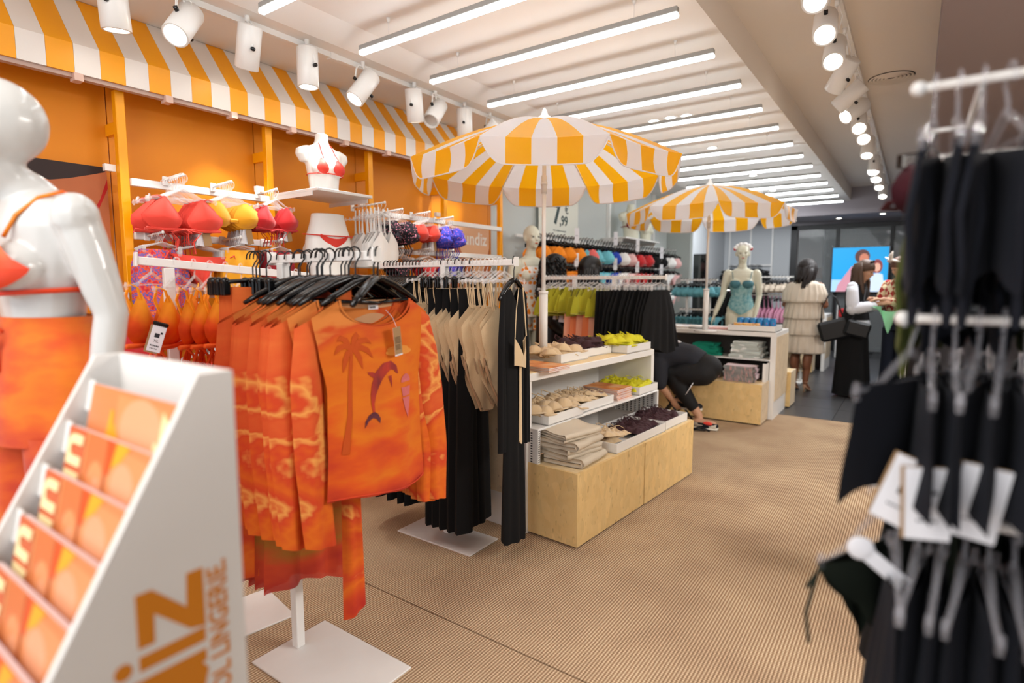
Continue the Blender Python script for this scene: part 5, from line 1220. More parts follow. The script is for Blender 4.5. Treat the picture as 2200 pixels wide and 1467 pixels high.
def catalogue(k):
    zt = 1.258 - k * .0612; yt = .352 - .035 * k; w, h = .298, .125; tl = R(-12)
    r = empty('catalogue', (-.9245, yt - math.sin(-tl) * h, zt - math.cos(tl) * h), 0, 'orange bikini catalogue, %s slot from the top of the white leaflet stand' % ('topmost', 'second', 'third', 'fourth', 'fifth', 'sixth')[k], 'catalogue', 'catalogues in the leaflet stand')
    r.rotation_euler = (tl, 0, 0)
    MB().bx(-w/2, w/2, .002, .010, 0, h).obj('pages', mat('page_edges', '#d9c3c4', .7), r)
    c = MB().bx(-w/2, w/2, 0, .002, 0, h).obj('cover', mat('cover_skin', '#e58a55', .35, var=.12, bscale=9), r)
    if k < 5: MB().bx(-w/2 - .026, -w/2 - .001, .002, .005, h - .045, h + .004).obj('holder_tab', M['white'], L).matrix_basis = Matrix.Translation(Vector(r.location) - Vector(L.location)) @ Matrix.Rotation(tl, 4, 'X')
    def pr(poly, m, i, nm='print'): MB().prism([(min(w/2, max(-w/2, (u - .5) * w)), min(h, max(0, v * h))) for u, v in poly], lambda u, v, q: (u, -.0003 - i * .0002 - q, v), .0002).obj(nm, m, c)
    dk = mat('cover_shade', '#b5552c', .4); lg = mat('cover_glow', '#f0a87e', .35); yl = mat('cover_yellow', '#f6ab24', .4); og = mat('cover_orange', '#e0551c', .4); md = mat('cover_mid', '#e99660', .35)
    if k == 0:
        pr([(.34, .0), (.9, .0), (.9, .9), (.34, .95)], md, 0); pr(blob(.62, .62, .22, .34), lg, 1); pr([(.22, 0), (.36, 0), (.31, .75), (.28, .75)], yl, 2); pr([(.31, .55), (.335, .6), (.55, .02), (.40, .02)], yl, 2); pr([(.55, .0), (.75, .0), (.42, .45)], og, 2)
        t = put_text('diz', .088, mat('cover_lettering', '#fbe9b0', .4), (0, 0, 0), (1, 0, 0), (0, 0, 1), bold=.0022)
        t.parent = c; t.matrix_basis = Matrix(((0, -1, 0, w/2 - .006), (0, 0, -1, -.0015), (1, 0, 0, .006), (0, 0, 0, 1)))
        return r
    pr([(0, 0), (.24, 0), (.24, 1), (0, 1)], mat('cover_left', '#cf6238', .4), 0); pr([(.24, 0), (.52, 0), (.5, 1), (.24, 1)], mat('cover_tan', '#d8753f', .4), 0)
    pr(blob(.40, .42, .10, .30), md, 1); pr(blob(.42, .36, .06, .18), lg, 2); pr([(.52, .0), (1, .0), (1, .9), (.6, .95), (.53, .8)], md, 1); pr(blob(.70, .55, .12, .26), lg, 2)
    pr([(.50, .62), (.545, .62), (.60, 1), (.50, 1)], og, 3); pr([(.56, .7), (.66, .82), (.74, 1), (.60, 1)], yl, 3); pr([(.498, .0), (.512, .0), (.512, 1), (.498, 1)], dk, 3)
    pr(blob(.68, .0, .17, .28, 16, 0, 0, 180), dk, 2); pr([(.25, .0), (.257, 0), (.257, 1), (.25, 1)], mat('cover_line', '#e9c07a', .5), 3)
    t = put_text('un', .112, mat('cover_lettering', '#fbe9b0', .4), (0, 0, 0), (1, 0, 0), (0, 0, 1), bold=.0022)
    t.parent = c; t.matrix_basis = Matrix(((0, 1, 0, -w/2 + .010), (0, 0, -1, -.0015), (-1, 0, 0, h - .004), (0, 0, 0, 1)))
    return r
for k in range(7): catalogue(k) if k < 6 else None
# side lettering (reads upwards); letters built as flat vinyl
vin = mat('vinyl_orange', '#d98308', .5)
def vprism(poly): # (distance along reading direction = +z, up = -y)
    return lo(MB().prism(poly, lambda u, v, w: (LX1 + .0002 + w, v, u), .0006), 'lettering', vin)
# z : corners measured as (z, y)
vprism([(1.036, .275), (1.036, .294), (.994, .334), (1.039, .336), (1.039, .357), (.957, .357), (.962, .337), (1.004, .295), (.966, .294), (.966, .275)])
vprism([(.936, .275), (.936, .356), (.955, .356), (.955, .275)]); vprism(blob(.9455, .257, .0105, .010, 18))
vprism([(.924, .236), (.924, .356), (.908, .356), (.906, .350), (.895, .358), (.872, .352), (.858, .335), (.856, .310), (.866, .288), (.885, .276), (.900, .280), (.906, .288), (.906, .236)])
vprism([(.842, .356), (.842, .30), (.835, .283), (.815, .275), (.795, .282), (.788, .275), (.772, .275), (.772, .356), (.790, .356), (.790, .305), (.80, .294), (.815, .294), (.824, .304), (.824, .356)])
vprism([(.756, .275), (.756, .33), (.748, .350), (.73, .358), (.71, .352), (.703, .356), (.687, .356), (.687, .275), (.705, .275), (.705, .325), (.714, .337), (.73, .337), (.738, .328), (.738, .275)])
t = put_text('COOL LINGERIE.', .036, vin, (LX1 + .0004, .387, .80), (0, 0, 1), (0, -1, 0), bold=.0006)
wid = max(v.co.x for v in t.data.vertices); t.data.transform(Matrix.Scale(.240 / wid, 4, (1, 0, 0))); t.parent = L; t.matrix_parent_inverse = L.matrix_world.inverted() if False else Matrix.Translation((.937, -.40, 0))
# ================================================================== FIGURES
V = Vector
def hd_rot(yaw, pitch=0, roll=0): return Matrix.Rotation(yaw, 3, 'Z') @ Matrix.Rotation(pitch, 3, 'X') @ Matrix.Rotation(roll, 3, 'Y')
def head(b, c, Rm, s=1.0):
    c = V(c); P = lambda x, y, z: c + Rm @ (V((x, y, z)) * s)
    E_ = lambda p, r, n=14, m=10: b.ell(P(*p), tuple(q * s for q in r), Rm, n, m)
    E_((0, .014, .022), (.073, .094, .088), 20, 14); E_((0, -.018, -.045), (.054, .066, .066), 18, 12); E_((0, -.062, -.092), (.021, .02, .016)); E_((0, -.04, -.03), (.058, .045, .05))
    b.tube([P(0, -.078, .006), P(0, -.09, -.014), P(0, -.103, -.032), P(0, -.088, -.04)], [.007 * s, .009 * s, .011 * s, .007 * s], 8)
    E_((0, -.083, -.058), (.021, .009, .005)); E_((0, -.081, -.066), (.018, .009, .006))
    for k in (-1, 1):
        E_((k * .03, -.07, .012), (.022, .014, .007)); E_((k * .034, -.062, -.028), (.022, .02, .02))
        b.tube([P(k * .072, -.002, .006), P(k * .080, .012, .008), P(k * .082, .016, -.012), P(k * .076, .006, -.038), P(k * .072, -.004, -.042)], .006 * s, 6); E_((k * .075, .004, -.014), (.005, .012, .024))
def eyes(r, c, Rm, s=1, col='#2b1d18', lip=None):
    c = V(c); b = MB()
    for k in (-1, 1): b.ell(c + Rm @ (V((k * .03, -.082, -.003)) * s), (.0125 * s, .006 * s, .0055 * s), Rm, 10, 6)
    b.obj('eyes', mat('eye' + col, col, .3), r)
    if lip: MB().ell(c + Rm @ (V((0, -.089, -.061)) * s), (.018 * s, .005 * s, .007 * s), Rm, 10, 6).obj('lips', mat('lip' + lip, lip, .4), r)
def limb(b, pts, rs, n=12):
    out, ro = [], []
    for i in range(len(pts) - 1):
        for k in range(4): out.append(V(pts[i]).lerp(V(pts[i + 1]), k / 4)); t = k / 4; ro.append(rs[i] + (rs[i + 1] - rs[i]) * t + .08 * rs[i] * math.sin(math.pi * t))
    out.append(V(pts[-1])); ro.append(rs[-1]); b.tube(out, ro, n)
    for p, q in zip(pts, rs): b.ell(p, (q, q, q), None, n, 8)
def hand(b, w, d, nrm, s=1, curl=.5, side=1):
    w, d = V(w), V(d).normalized(); nrm = V(nrm); nrm = (nrm - d * nrm.dot(d)).normalized(); sd = d.cross(nrm) * side
    b.tube([w - d * .01, w + d * .03 * s, w + d * .07 * s, w + d * .09 * s], [.024 * s, .034 * s, .038 * s, .034 * s], 10, flat=.38, up=nrm)
    for i, (o, l) in enumerate(((-.029, .066), (-.0095, .076), (.0095, .072), (.028, .056))):
        p = w + d * .082 * s + sd * o * s; q = d.copy(); pts = [p - d * .02 * s, p]
        for k in range(3):
            q = (q + nrm * curl * (.35 + .25 * k)).normalized(); p = p + q * l * s / 2.6; pts.append(p)
        b.tube(pts, [.009 * s, .009 * s, .0082 * s, .0075 * s, .0065 * s], 7)
    p = w + d * .02 * s - sd * .026 * s; t1 = (d - sd * .9 + nrm * .5).normalized()
    b.tube([p, p + t1 * .035 * s, p + t1 * .055 * s + d * .012 * s, p + t1 * .062 * s + d * .035 * s], [.013 * s, .011 * s, .009 * s, .0075 * s], 7)
def torso_t(b, pts, rs, up, flat=.66, n=20): b.tube(pts, rs, n, flat=flat, up=up)
def ring_cloth(b, secs, k=14, amp=.05, n=64, ph=0, mi=0, close_top=False):
    """secs (cx,cy,z,rx,ry,pleat) stacked open tube"""
    def fn(u, v):
        t = v * (len(secs) - 1); i = min(len(secs) - 2, int(t)); f = t - i; q = [p + (r_ - p) * f for p, r_ in zip(secs[i], secs[i + 1])]
        th = 2 * math.pi * u; w_ = 1 + amp * q[5] * (math.sin(k * th + ph) + .5 * math.sin(k * 1.7 * th + ph * 3 + 2 * v))
        return (q[0] + q[3] * math.cos(th) * w_, q[1] + q[4] * math.sin(th) * w_, q[2])
    b.grid(fn, n, (len(secs) - 1) * 4, mi); return b

def mannequin(root, s, m, yaw_head=0, arms=None, legs=True, lips=None, face=True, vox=.007, lean=-.02, name='body', hs=1.04, nd=0):
    """standing female form, facing -y, feet at z=0, full height 1.78*s"""
    b = MB(); H = s; z = lambda q: q * H
    P = lambda x, y, q: V((x * H, y * H, q * H))
    torso_t(b, [P(0, .005, .86), P(0, .012, .91), P(0, .012, .97), P(0, .0, 1.06), P(0, -.008, 1.14), P(0, -.006, 1.22), P(0, .0, 1.30), P(0, .005, 1.38), P(0, .01, 1.44), P(0, .008, 1.475)], [z(.12), z(.165), z(.168), z(.135), z(.112), z(.128), z(.148), z(.155), z(.13), z(.06)], (0, 1, 0), .64)
    b.ell(P(.075, .055, .93), (z(.085), z(.085), z(.09))); b.ell(P(-.075, .055, .93), (z(.085), z(.085), z(.09)))
    for k in (-1, 1): b.ell(P(k * .072, -.075, 1.285), (z(.062), z(.058), z(.06)), None, 16, 10); b.ell(P(k * .165, .006, 1.405), (z(.05), z(.05), z(.055)))
    limb(b, [P(0, .006, 1.44), P(0, lean * .6, 1.53 - nd * .6), P(0, lean, 1.60 - nd)], [z(.056), z(.045), z(.05)])
    head(b, P(0, lean - .005, 1.655 - nd), hd_rot(yaw_head), H * hs)
    for k in (-1, 1):
        A = (arms or {}).get(k) or [(k * .175, .005, 1.40), (k * .225, .03, 1.13), (k * .235, -.05, .90)]
        limb(b, [P(*q) for q in A], [z(.047), z(.036), z(.026)]); d = (P(*A[2]) - P(*A[1])).normalized(); hand(b, P(*A[2]), d, V((-k, 0, 0)) if abs(d.x) < .8 else V((0, -1, 0)), H, .25, side=-k)
    if legs:
        for k in (-1, 1):
            limb(b, [P(k * .088, .01, .88), P(k * .085, -.01, .50), P(k * .085, .015, .09)], [z(.092), z(.056), z(.036)]); b.ell(P(k * .086, .03, .36), (z(.05), z(.05), z(.13)))
            b.ell(P(k * .09, -.055, .035), (z(.04), z(.115), z(.033)))
    o = remeshed(b, name, m, root, vox, 3); return o
# ---- tall white mannequin in the foreground
FM = empty('mannequin', (-1.742, .485, .165), R(5), 'glossy white full-size mannequin in a sunset bikini bra and sheer shorts beside the leaflet stand', 'mannequin')
SF = 1.0
mannequin(FM, 1.0, M['mann'], R(-32), lean=-.085, vox=.0065, hs=1.12, nd=.062, arms={1: [(.162, .01, 1.40), (.19, .055, 1.18), (.175, .025, .965)], -1: [(-.165, .01, 1.40), (-.21, .13, 1.15), (-.2, .0, .955)]})
MB().cyl((0, 0, -.165), (0, 0, -.005), .26, n=40).obj('podium', M['white'], FM)
s_ = 1.0
q = empty('bikini_bra', (-1.742, .485, .165), R(5), 'orange and red sunset triangle bikini bra worn by the tall glossy mannequin', 'bikini top')
b = MB()
for k in (-1, 1):
    def fn(u, v, k=k):
        th = 2 * math.pi * u; x = .072 * v * math.cos(th) * (1 - .55 * max(0, math.sin(th))); z = .062 * v * math.sin(th) * (1.35 if math.sin(th) > 0 else .75)
        rr = 1 - (x / .072) ** 2 - (min(0, z) / .066) ** 2 - (max(0, z) / .098) ** 2
        y = -.075 - .060 * math.sqrt(max(0, rr)); y = min(y, -.088 + abs(x) * .12 + max(0, z - .03) * .25)
        return ((k * .074 + x + k * max(0, k * x) * .25) * s_, (y - .006) * s_, (1.285 + z) * s_)
    b.grid(fn, 26, 8)
    b.tube([V(p) * s_ for p in ((k * .078, -.098, 1.355), (k * .085, -.075, 1.405), (k * .10, -.035, 1.448), (k * .105, .01, 1.466), (k * .10, .06, 1.445), (k * .09, .098, 1.37), (k * .08, .105, 1.30), (k * .075, .10, 1.25))], .0045, 6)
    b.tube([V(p) * s_ for p in ((k * .02, -.118, 1.235), (k * .075, -.125, 1.23), (k * .125, -.07, 1.235), (k * .142, -.01, 1.238), (k * .125, .055, 1.24), (k * .07, .092, 1.245), (0, .10, 1.245))], .006, 6)
b.obj('cups', ramp_mat('sunset_bright', [(.25, '#c8200a'), (.42, '#e8480e'), (.58, '#f08a1c'), (.75, '#e8420e')], scale=5, detail=2, rough=.45, zmix=(1.1, -2.95, 2.2)), q)
q = empty('sheer_shorts', (-1.742, .485, .165), R(5), 'sheer sunset orange long shorts worn by the tall glossy mannequin', 'shorts'); b = MB()
ring_cloth(b, [(0, .005, 1.175 * s_, .128, .088, .1), (0, .01, 1.145 * s_, .138, .097, .1), (0, .018, 1.05 * s_, .175, .125, .4), (0, .03, .96 * s_, .192, .15, .6), (0, .02, .88 * s_, .195, .145, .7)], 9, .02, 56)
for k in (-1, 1): ring_cloth(b, [(k * .095, .02, .90 * s_, .102, .12, .3), (k * .10, .01, .80 * s_, .10, .108, .6), (k * .105, .0, .66 * s_, .105, .10, 1), (k * .11, .0, .48 * s_, .115, .105, 1.2)], 7, .03, 36, ph=k)
b.obj('cloth', ramp_mat('sunset_dye_shorts', SUN, scale=4, detail=4, stretch=(1, 1, 2.2), zmix=(1.3, -.42, .3), rough=.8, sheen=.2), q)
b = MB().tube([(0, -.09, 1.14 * s_), (-.02, -.11, 1.17 * s_), (-.035, -.115, 1.20 * s_)], .004, 5)
b.tube([V((0, -.098, 1.135 * s_)) + V((.022 * math.cos(t), -.008, .022 * math.sin(t))) for t in [i * .6 for i in range(11)]], .0035, 5); b.tube([(0, -.1, 1.13 * s_), (.02, -.11, 1.05 * s_)], .004, 5); b.obj('drawstring', mat('tie_orange', '#e8541c', .6), q)
# ---- white mannequin with printed shorts behind the middle rack
m2r = empty('mannequin', (-3.20, 4.86, .16), R(62), 'white mannequin in a crop top and fruit print shorts by the grey wall', 'mannequin')
mannequin(m2r, 1.035, M['manng'], 0, lean=-.03, vox=.009); eyes(m2r, (0, -.035 * 1.035, 1.655 * 1.035), hd_rot(0), 1.06, '#7d7a70', '#c2643f'); MB().cyl((0, 0, -.16), (0, 0, -.005), .24, n=32).obj('podium', M['white'], m2r)
q = empty('crop_vest', (-3.20, 4.86, .16), R(62), 'white bustier with thin straps worn by the mannequin near the price board', 'top')
ring_cloth(MB(), [(0, -.025, 1.42, .125, .085, 0), (0, -.03, 1.35, .15, .125, 0), (0, -.01, 1.26, .135, .10, 0), (0, .0, 1.15, .125, .085, .3)], 9, .01, 40).obj('cloth', M['floralw'], q)
MB().tube([(.09, -.10, 1.40), (.10, -.04, 1.49), (.10, .04, 1.48)], .004, 5).tube([(-.09, -.10, 1.40), (-.10, -.04, 1.49), (-.10, .04, 1.48)], .004, 5).obj('strap', M['orangec'], q)
q = empty('printed_shorts', (-3.20, 4.86, .16), R(62), 'orange and blue fruit print shorts on the white mannequin by the grey wall', 'shorts'); b = MB()
ring_cloth(b, [(0, .01, 1.13, .14, .10, 0), (0, .02, 1.0, .19, .145, .5), (0, .02, .92, .20, .15, 1)], 9, .02, 48)
for k in (-1, 1): ring_cloth(b, [(k * .095, .02, .93, .105, .13, .4), (k * .10, .01, .78, .12, .13, 1)], 7, .03, 32)
b.obj('cloth', dots('fruit_print', '#efe6d2', '#e8861c', 26, .45), q)
# ---- mannequin in the teal lace bodysuit
m3r = empty('mannequin', (-1.80, 7.62, .10), R(12), 'cream mannequin in a teal lace bodysuit behind the second table', 'mannequin')
mannequin(m3r, 1.02, M['manng'], R(4), lean=-.02, vox=.009, arms={-1: [(-.175, .005, 1.40), (-.22, .03, 1.13), (-.30, -.05, .90)], 1: [(.175, .005, 1.40), (.205, .04, 1.13), (.17, -.05, .90)]})
eyes(m3r, (0, -.025 * 1.02, 1.655 * 1.02), hd_rot(R(4)), 1.05, '#8a8576', '#c47a6a'); MB().cyl((0, 0, -.10), (0, 0, -.005), .24, n=32).obj('podium', M['white'], m3r)
q = empty('lace_bodysuit', (-1.80, 7.62, .10), R(12), 'teal lace bodysuit on the cream mannequin behind the second table', 'bodysuit'); b = MB()
def bsf(u, v):
    th = 2 * math.pi * u; t = (1 - math.sin(th)) / 2   # front at sin=-1
    zz = 1.27 + (.90 - 1.27) * v; leg = .12 * (abs(math.cos(th)) ** 1.5) * (max(0, v - .45) / .55) ** 1.0
    z = (zz + leg) * 1.02; q_ = interp([(1.32, .150, .102, -.004), (1.22, .136, .088, -.006), (1.14, .119, .077, -.008), (1.06, .142, .093, 0), (.97, .176, .122, .014), (.88, .172, .122, .012)], z / 1.02)
    return (q_[0] * math.cos(th) * 1.01, q_[1] * math.sin(th) * 1.03 + q_[2], z)
b.grid(bsf, 56, 20); b.obj('cloth', ramp_mat('teal_lace', [(.35, '#5d97a0'), (.6, '#93b9b9')], scale=30, detail=3, rough=.8), q)
b = MB()
for k in (-1, 1):
    b.ell((k * .074, -.082, 1.302), (.068, .064, .058), None, 18, 12); b.tube([(k * .10, -.11, 1.36), (k * .115, -.05, 1.45), (k * .11, .02, 1.47), (k * .10, .08, 1.40)], .004, 5)
b.obj('cups', mat('teal_dark', '#42747f', .6), q)
q = empty('headband', (-1.80, 7.62, .10), R(12), 'fluffy white headband with red ends on the cream mannequin', 'headband')
hb = MB(); [hb.ell((.08 * math.cos(t), -.01 + .02 * math.sin(t * 3), 1.745 + .05 * math.sin(t)), (.035, .05, .032)) for t in [R(a) for a in range(10, 171, 32)]]; hb.obj('band', M['wcloth'], q)
MB().ell((.095, -.02, 1.74), (.02, .02, .02)).obj('pompom', M['red'], q); MB().ell((-.095, -.02, 1.74), (.02, .02, .02)).obj('pompom', M['red'], q)
# ---------------------------------------------------------------- people
def hair_strands(b, c, Rm, r, length, n=26, seed=1, spread=1.0, th=.012, a0=-10, a1=190, wav=.01):
    rnd = random.Random(seed); c = V(c)
    for i in range(n):
        a = R(a0 + (a1 - a0) * (i + rnd.random() * .6) / n); top = V((.02 * math.cos(a), .0, r[2] * .95)); mid = V((r[0] * math.cos(a), r[1] * math.sin(a), .01)); pts = [c + Rm @ top, c + Rm @ V((mid.x * .75, mid.y * .75, r[2] * .72)), c + Rm @ mid]
        L_ = length * rnd.uniform(.85, 1.05)
        for k in (.33, .66, 1): pts.append(c + Rm @ V((mid.x * (1 - .25 * k * spread) + rnd.uniform(-wav, wav), mid.y * (1 + .1 * k) + rnd.uniform(-wav, wav), -L_ * k)))
        b.tube(pts, [th * .6, th, th * 1.15, th * 1.1, th, th * .35], 6, flat=.6)
def hair_cap(b, c, Rm, r, front=.35):
    c = V(c)
    def fn(u, v):
        th = 2 * math.pi * u; ph = v * R(118 - 40 * max(0, -math.sin(th)))
        return c + Rm @ V((r[0] * math.sin(ph) * math.cos(th), r[1] * math.sin(ph) * math.sin(th), r[2] * math.cos(ph)))
    b.grid(fn, 28, 12)
# 1. woman in a tiered dress, back to us
def woman_dress():
    X, Y = -1.165, 8.25; r = empty('person', (X, Y, 0), R(168), 'person with dark hair seen from behind in cream tiered dress and heels', 'person')
    b = MB(); P = V
    torso_t(b, [P((0, .0, .86)), P((0, .01, .93)), P((0, .01, 1.0)), P((0, 0, 1.12)), P((0, 0, 1.25)), P((0, .005, 1.36)), P((0, .005, 1.42))], [.12, .165, .165, .12, .14, .16, .06], (0, 1, 0), .64)
    limb(b, [(0, .005, 1.40), (0, -.01, 1.49)], [.055, .046]); Rm = hd_rot(R(-25), R(14)); head(b, (-.01, -.03, 1.60), Rm, .98)
    for k in (-1, 1):
        el, wr = (k * .25, -.02, 1.13), (k * .13, -.24, 1.10)
        limb(b, [(k * .175, .0, 1.38), el, wr], [.048, .038, .027]); hand(b, wr, V((-k * .4, -1, .1)), V((0, 0, -1)), 1, .6, side=k)
    for k, f in ((-1, .0), (1, -.02)):
        limb(b, [(k * .085, .01, .92), (k * .08, -.02 + f, .54), (k * .075, .03 + f, .145)], [.09, .058, .034]); b.ell((k * .08, .045, .40), (.05, .05, .12)); limb(b, [(k * .075, .035 + f, .11), (k * .078, -.03 + f, .055), (k * .08, -.10 + f, .025)], [.028, .030, .02], 10)
    remeshed(b, 'body', M['skin2'], r, .009)
    b = MB()
    for k, f in ((-1, .0), (1, -.02)):
        b.tube([(k * .075, .055 + f, .10), (k * .075, .06 + f, .05), (k * .075, .06 + f, 0)], [.022, .008, .006], 8); b.tube([(k * .078, .05 + f, .075), (k * .078, -.02 + f, .035), (k * .08, -.10 + f, .008), (k * .08, -.13 + f, .008)], [.026, .030, .034, .02], 8, flat=.35, up=(0, 0, 1)); b.tube([V((k * .075, .03 + f, .13)) + V((.034 * math.cos(t), .034 * math.sin(t), 0)) for t in [i * .7 for i in range(9)]], .004, 5, close=True)
    b.obj('heeled_sandals', mat('sandal_nude', '#c59a7c', .5), r)
    cr = ramp_mat('dress_cream', [(.3, '#cfc1ae'), (.7, '#e0d4c4')], scale=9, stretch=(1, 1, .3), rough=.8)
    d = MB(); ring_cloth(d, [(0, 0, 1.44, .12, .10, .3), (0, 0, 1.40, .22, .13, .6), (0, 0, 1.28, .265, .165, 1), (0, .0, 1.17, .265, .19, 1.3), (0, 0, 1.155, .20, .15, .8)], 22, .028, 110)
    d.obj('ruffled_yoke', cr, r)
    for i, (z0, z1, w0, w1) in enumerate(((1.20, .96, .19, .235), (.98, .75, .205, .25), (.77, .52, .215, .26))):
        d = MB(); ring_cloth(d, [(0, .0, z0, w0, w0 * .72, .3), (0, 0, z0 - .06, w0 + .03, w0 * .8, .8), (0, 0, z1 + .05, w1, w1 * .8, 1.2), (0, 0, z1, w1 + .005, w1 * .8, 1.4), (0, 0, z1 - .012, w1 - .03, w1 * .7, .8)], 20, .03, 110, ph=i * 2); d.obj('ruffle_tier', cr, r)
    h = MB(); c = (-.01, -.03, 1.60); hair_cap(h, V(c) + V((0, .012, .02)), Rm, (.105, .12, .115)); hair_strands(h, c, Rm, (.112, .115, .10), .22, 44, 3, .35, .021, -25, 205); hair_strands(h, V(c) + V((-.05, .07, -.06)), Rm, (.05, .05, .08), .28, 10, 6, .2, .02); h.obj('hair', M['hairb'], r)
    return r
woman_dress()
# 2. woman in black vest and wide trousers, in profile
def woman_vest():
    X, Y = -.585, 8.28; r = empty('person', (X, Y, 0), R(78), 'person with long wavy hair in a black vest and wide black trousers looking down', 'person')
    b = MB(); P = V
    torso_t(b, [P((0, .0, .84)), P((0, .01, .92)), P((0, .01, 1.0)), P((0, 0, 1.10)), P((0, 0, 1.24)), P((0, .0, 1.35)), P((0, -.005, 1.41))], [.12, .165, .165, .125, .145, .165, .06], (0, 1, 0), .64)
    limb(b, [(0, -.01, 1.39), (0, -.045, 1.475)], [.055, .048]); Rm = hd_rot(R(0), R(24)); c = (0, -.085, 1.575); head(b, c, Rm, 1.0)
    for k in (-1, 1):
        el, wr = (k * .22, -.03, 1.10), (k * .08, -.27, 1.17); limb(b, [(k * .18, .0, 1.36), el, wr], [.048, .038, .028]); hand(b, wr, V((-k * .3, -1, .25)), V((-k, 0, -.3)), 1, .7, side=k)
    for k in (-1, 1): limb(b, [(k * .09, .01, .9), (k * .09, 0, .5), (k * .09, .02, .09)], [.09, .06, .038]); b.ell((k * .09, -.06, .035), (.04, .12, .032))
    remeshed(b, 'body', M['skin'], r, .009); eyes(r, c, Rm)
    t = MB(); ring_cloth(t, [(0, .01, 1.06, .135, .10, 0), (0, .02, .95, .185, .135, .3), (0, .02, .84, .195, .14, .6)], 9, .02, 48)
    for k in (-1, 1): ring_cloth(t, [(k * .09, .02, .86, .112, .14, .4), (k * .10, .01, .5, .125, .15, 1), (k * .11, .0, .025, .14, .18, 1.2)], 8, .035, 36, ph=k)
    t.obj('trousers', M['blackc'], r)
    v = MB(); ring_cloth(v, [(0, 0, 1.425, .09, .07, 0), (0, 0, 1.39, .165, .09, .1), (0, .0, 1.30, .185, .125, .2), (0, 0, 1.12, .16, .12, .4), (0, 0, .96, .195, .15, .5)], 8, .02, 48); v.obj('vest', mat('vest_black', '#0c0c10', .85), r)
    s = MB()
    for k in (-1, 1): limb(s, [(k * .185, .0, 1.37), (k * .225, -.03, 1.10), (k * .12, -.21, 1.14)], [.06, .072, .055])
    ring_cloth(s, [(0, 0, .97, .19, .145, 0), (0, -.01, .90, .20, .155, 1)], 8, .03, 40); s.obj('white_shirt_sleeves', mat('shirt_white', '#dcdde4', .8), r)
    h = MB(); hair_cap(h, V(c) + V((0, .012, .02)), Rm, (.09, .108, .112)); hair_strands(h, V(c) + V((0, .02, 0)), hd_rot(0, R(-6)), (.095, .13, .11), .46, 48, 5, .2, .02, 0, 180, .03); h.obj('hair', M['hairl'], r)
    MB().ell(V(c) + Rm @ V((0, -.02, .115)), (.06, .02, .02)).obj('hair_clip', M['black'], r)
    f = MB()
    for k in (-1, 1): f.ell((k * .09, -.07, .025), (.045, .13, .028))
    f.obj('shoes', mat('shoe_tan', '#b98268', .5), r)
    g = empty('shoulder_bag', (X - .19, Y - .24, .80), R(20), 'large black shoulder bag carried by the person in the black vest', 'bag'); g.rotation_euler = (0, R(-16), R(12))
    MB().box((0, 0, .04), (.34, .10, .25), bev=.03).obj('bag_body', M['blackm'], g); MB().tube([(-.12, 0, .15), (-.06, .08, .34), (.06, .10, .48), (.12, .1, .42), (.13, 0, .15)], .01, 6, flat=.4).obj('strap', M['blackm'], g)
    g = empty('small_bag', (X + .05, Y - .27, .86), R(10), 'small black crossbody bag in front of the person in the black vest', 'bag'); g.rotation_euler = (0, R(14), R(10))
    MB().box((0, 0, 0), (.26, .07, .19), bev=.025).obj('bag_body', M['blackm'], g); MB().tube([(-.1, 0, .08), (-.03, .06, .35), (-.05, .25, .58)], .006, 5).obj('strap', M['blackm'], g)
woman_vest()
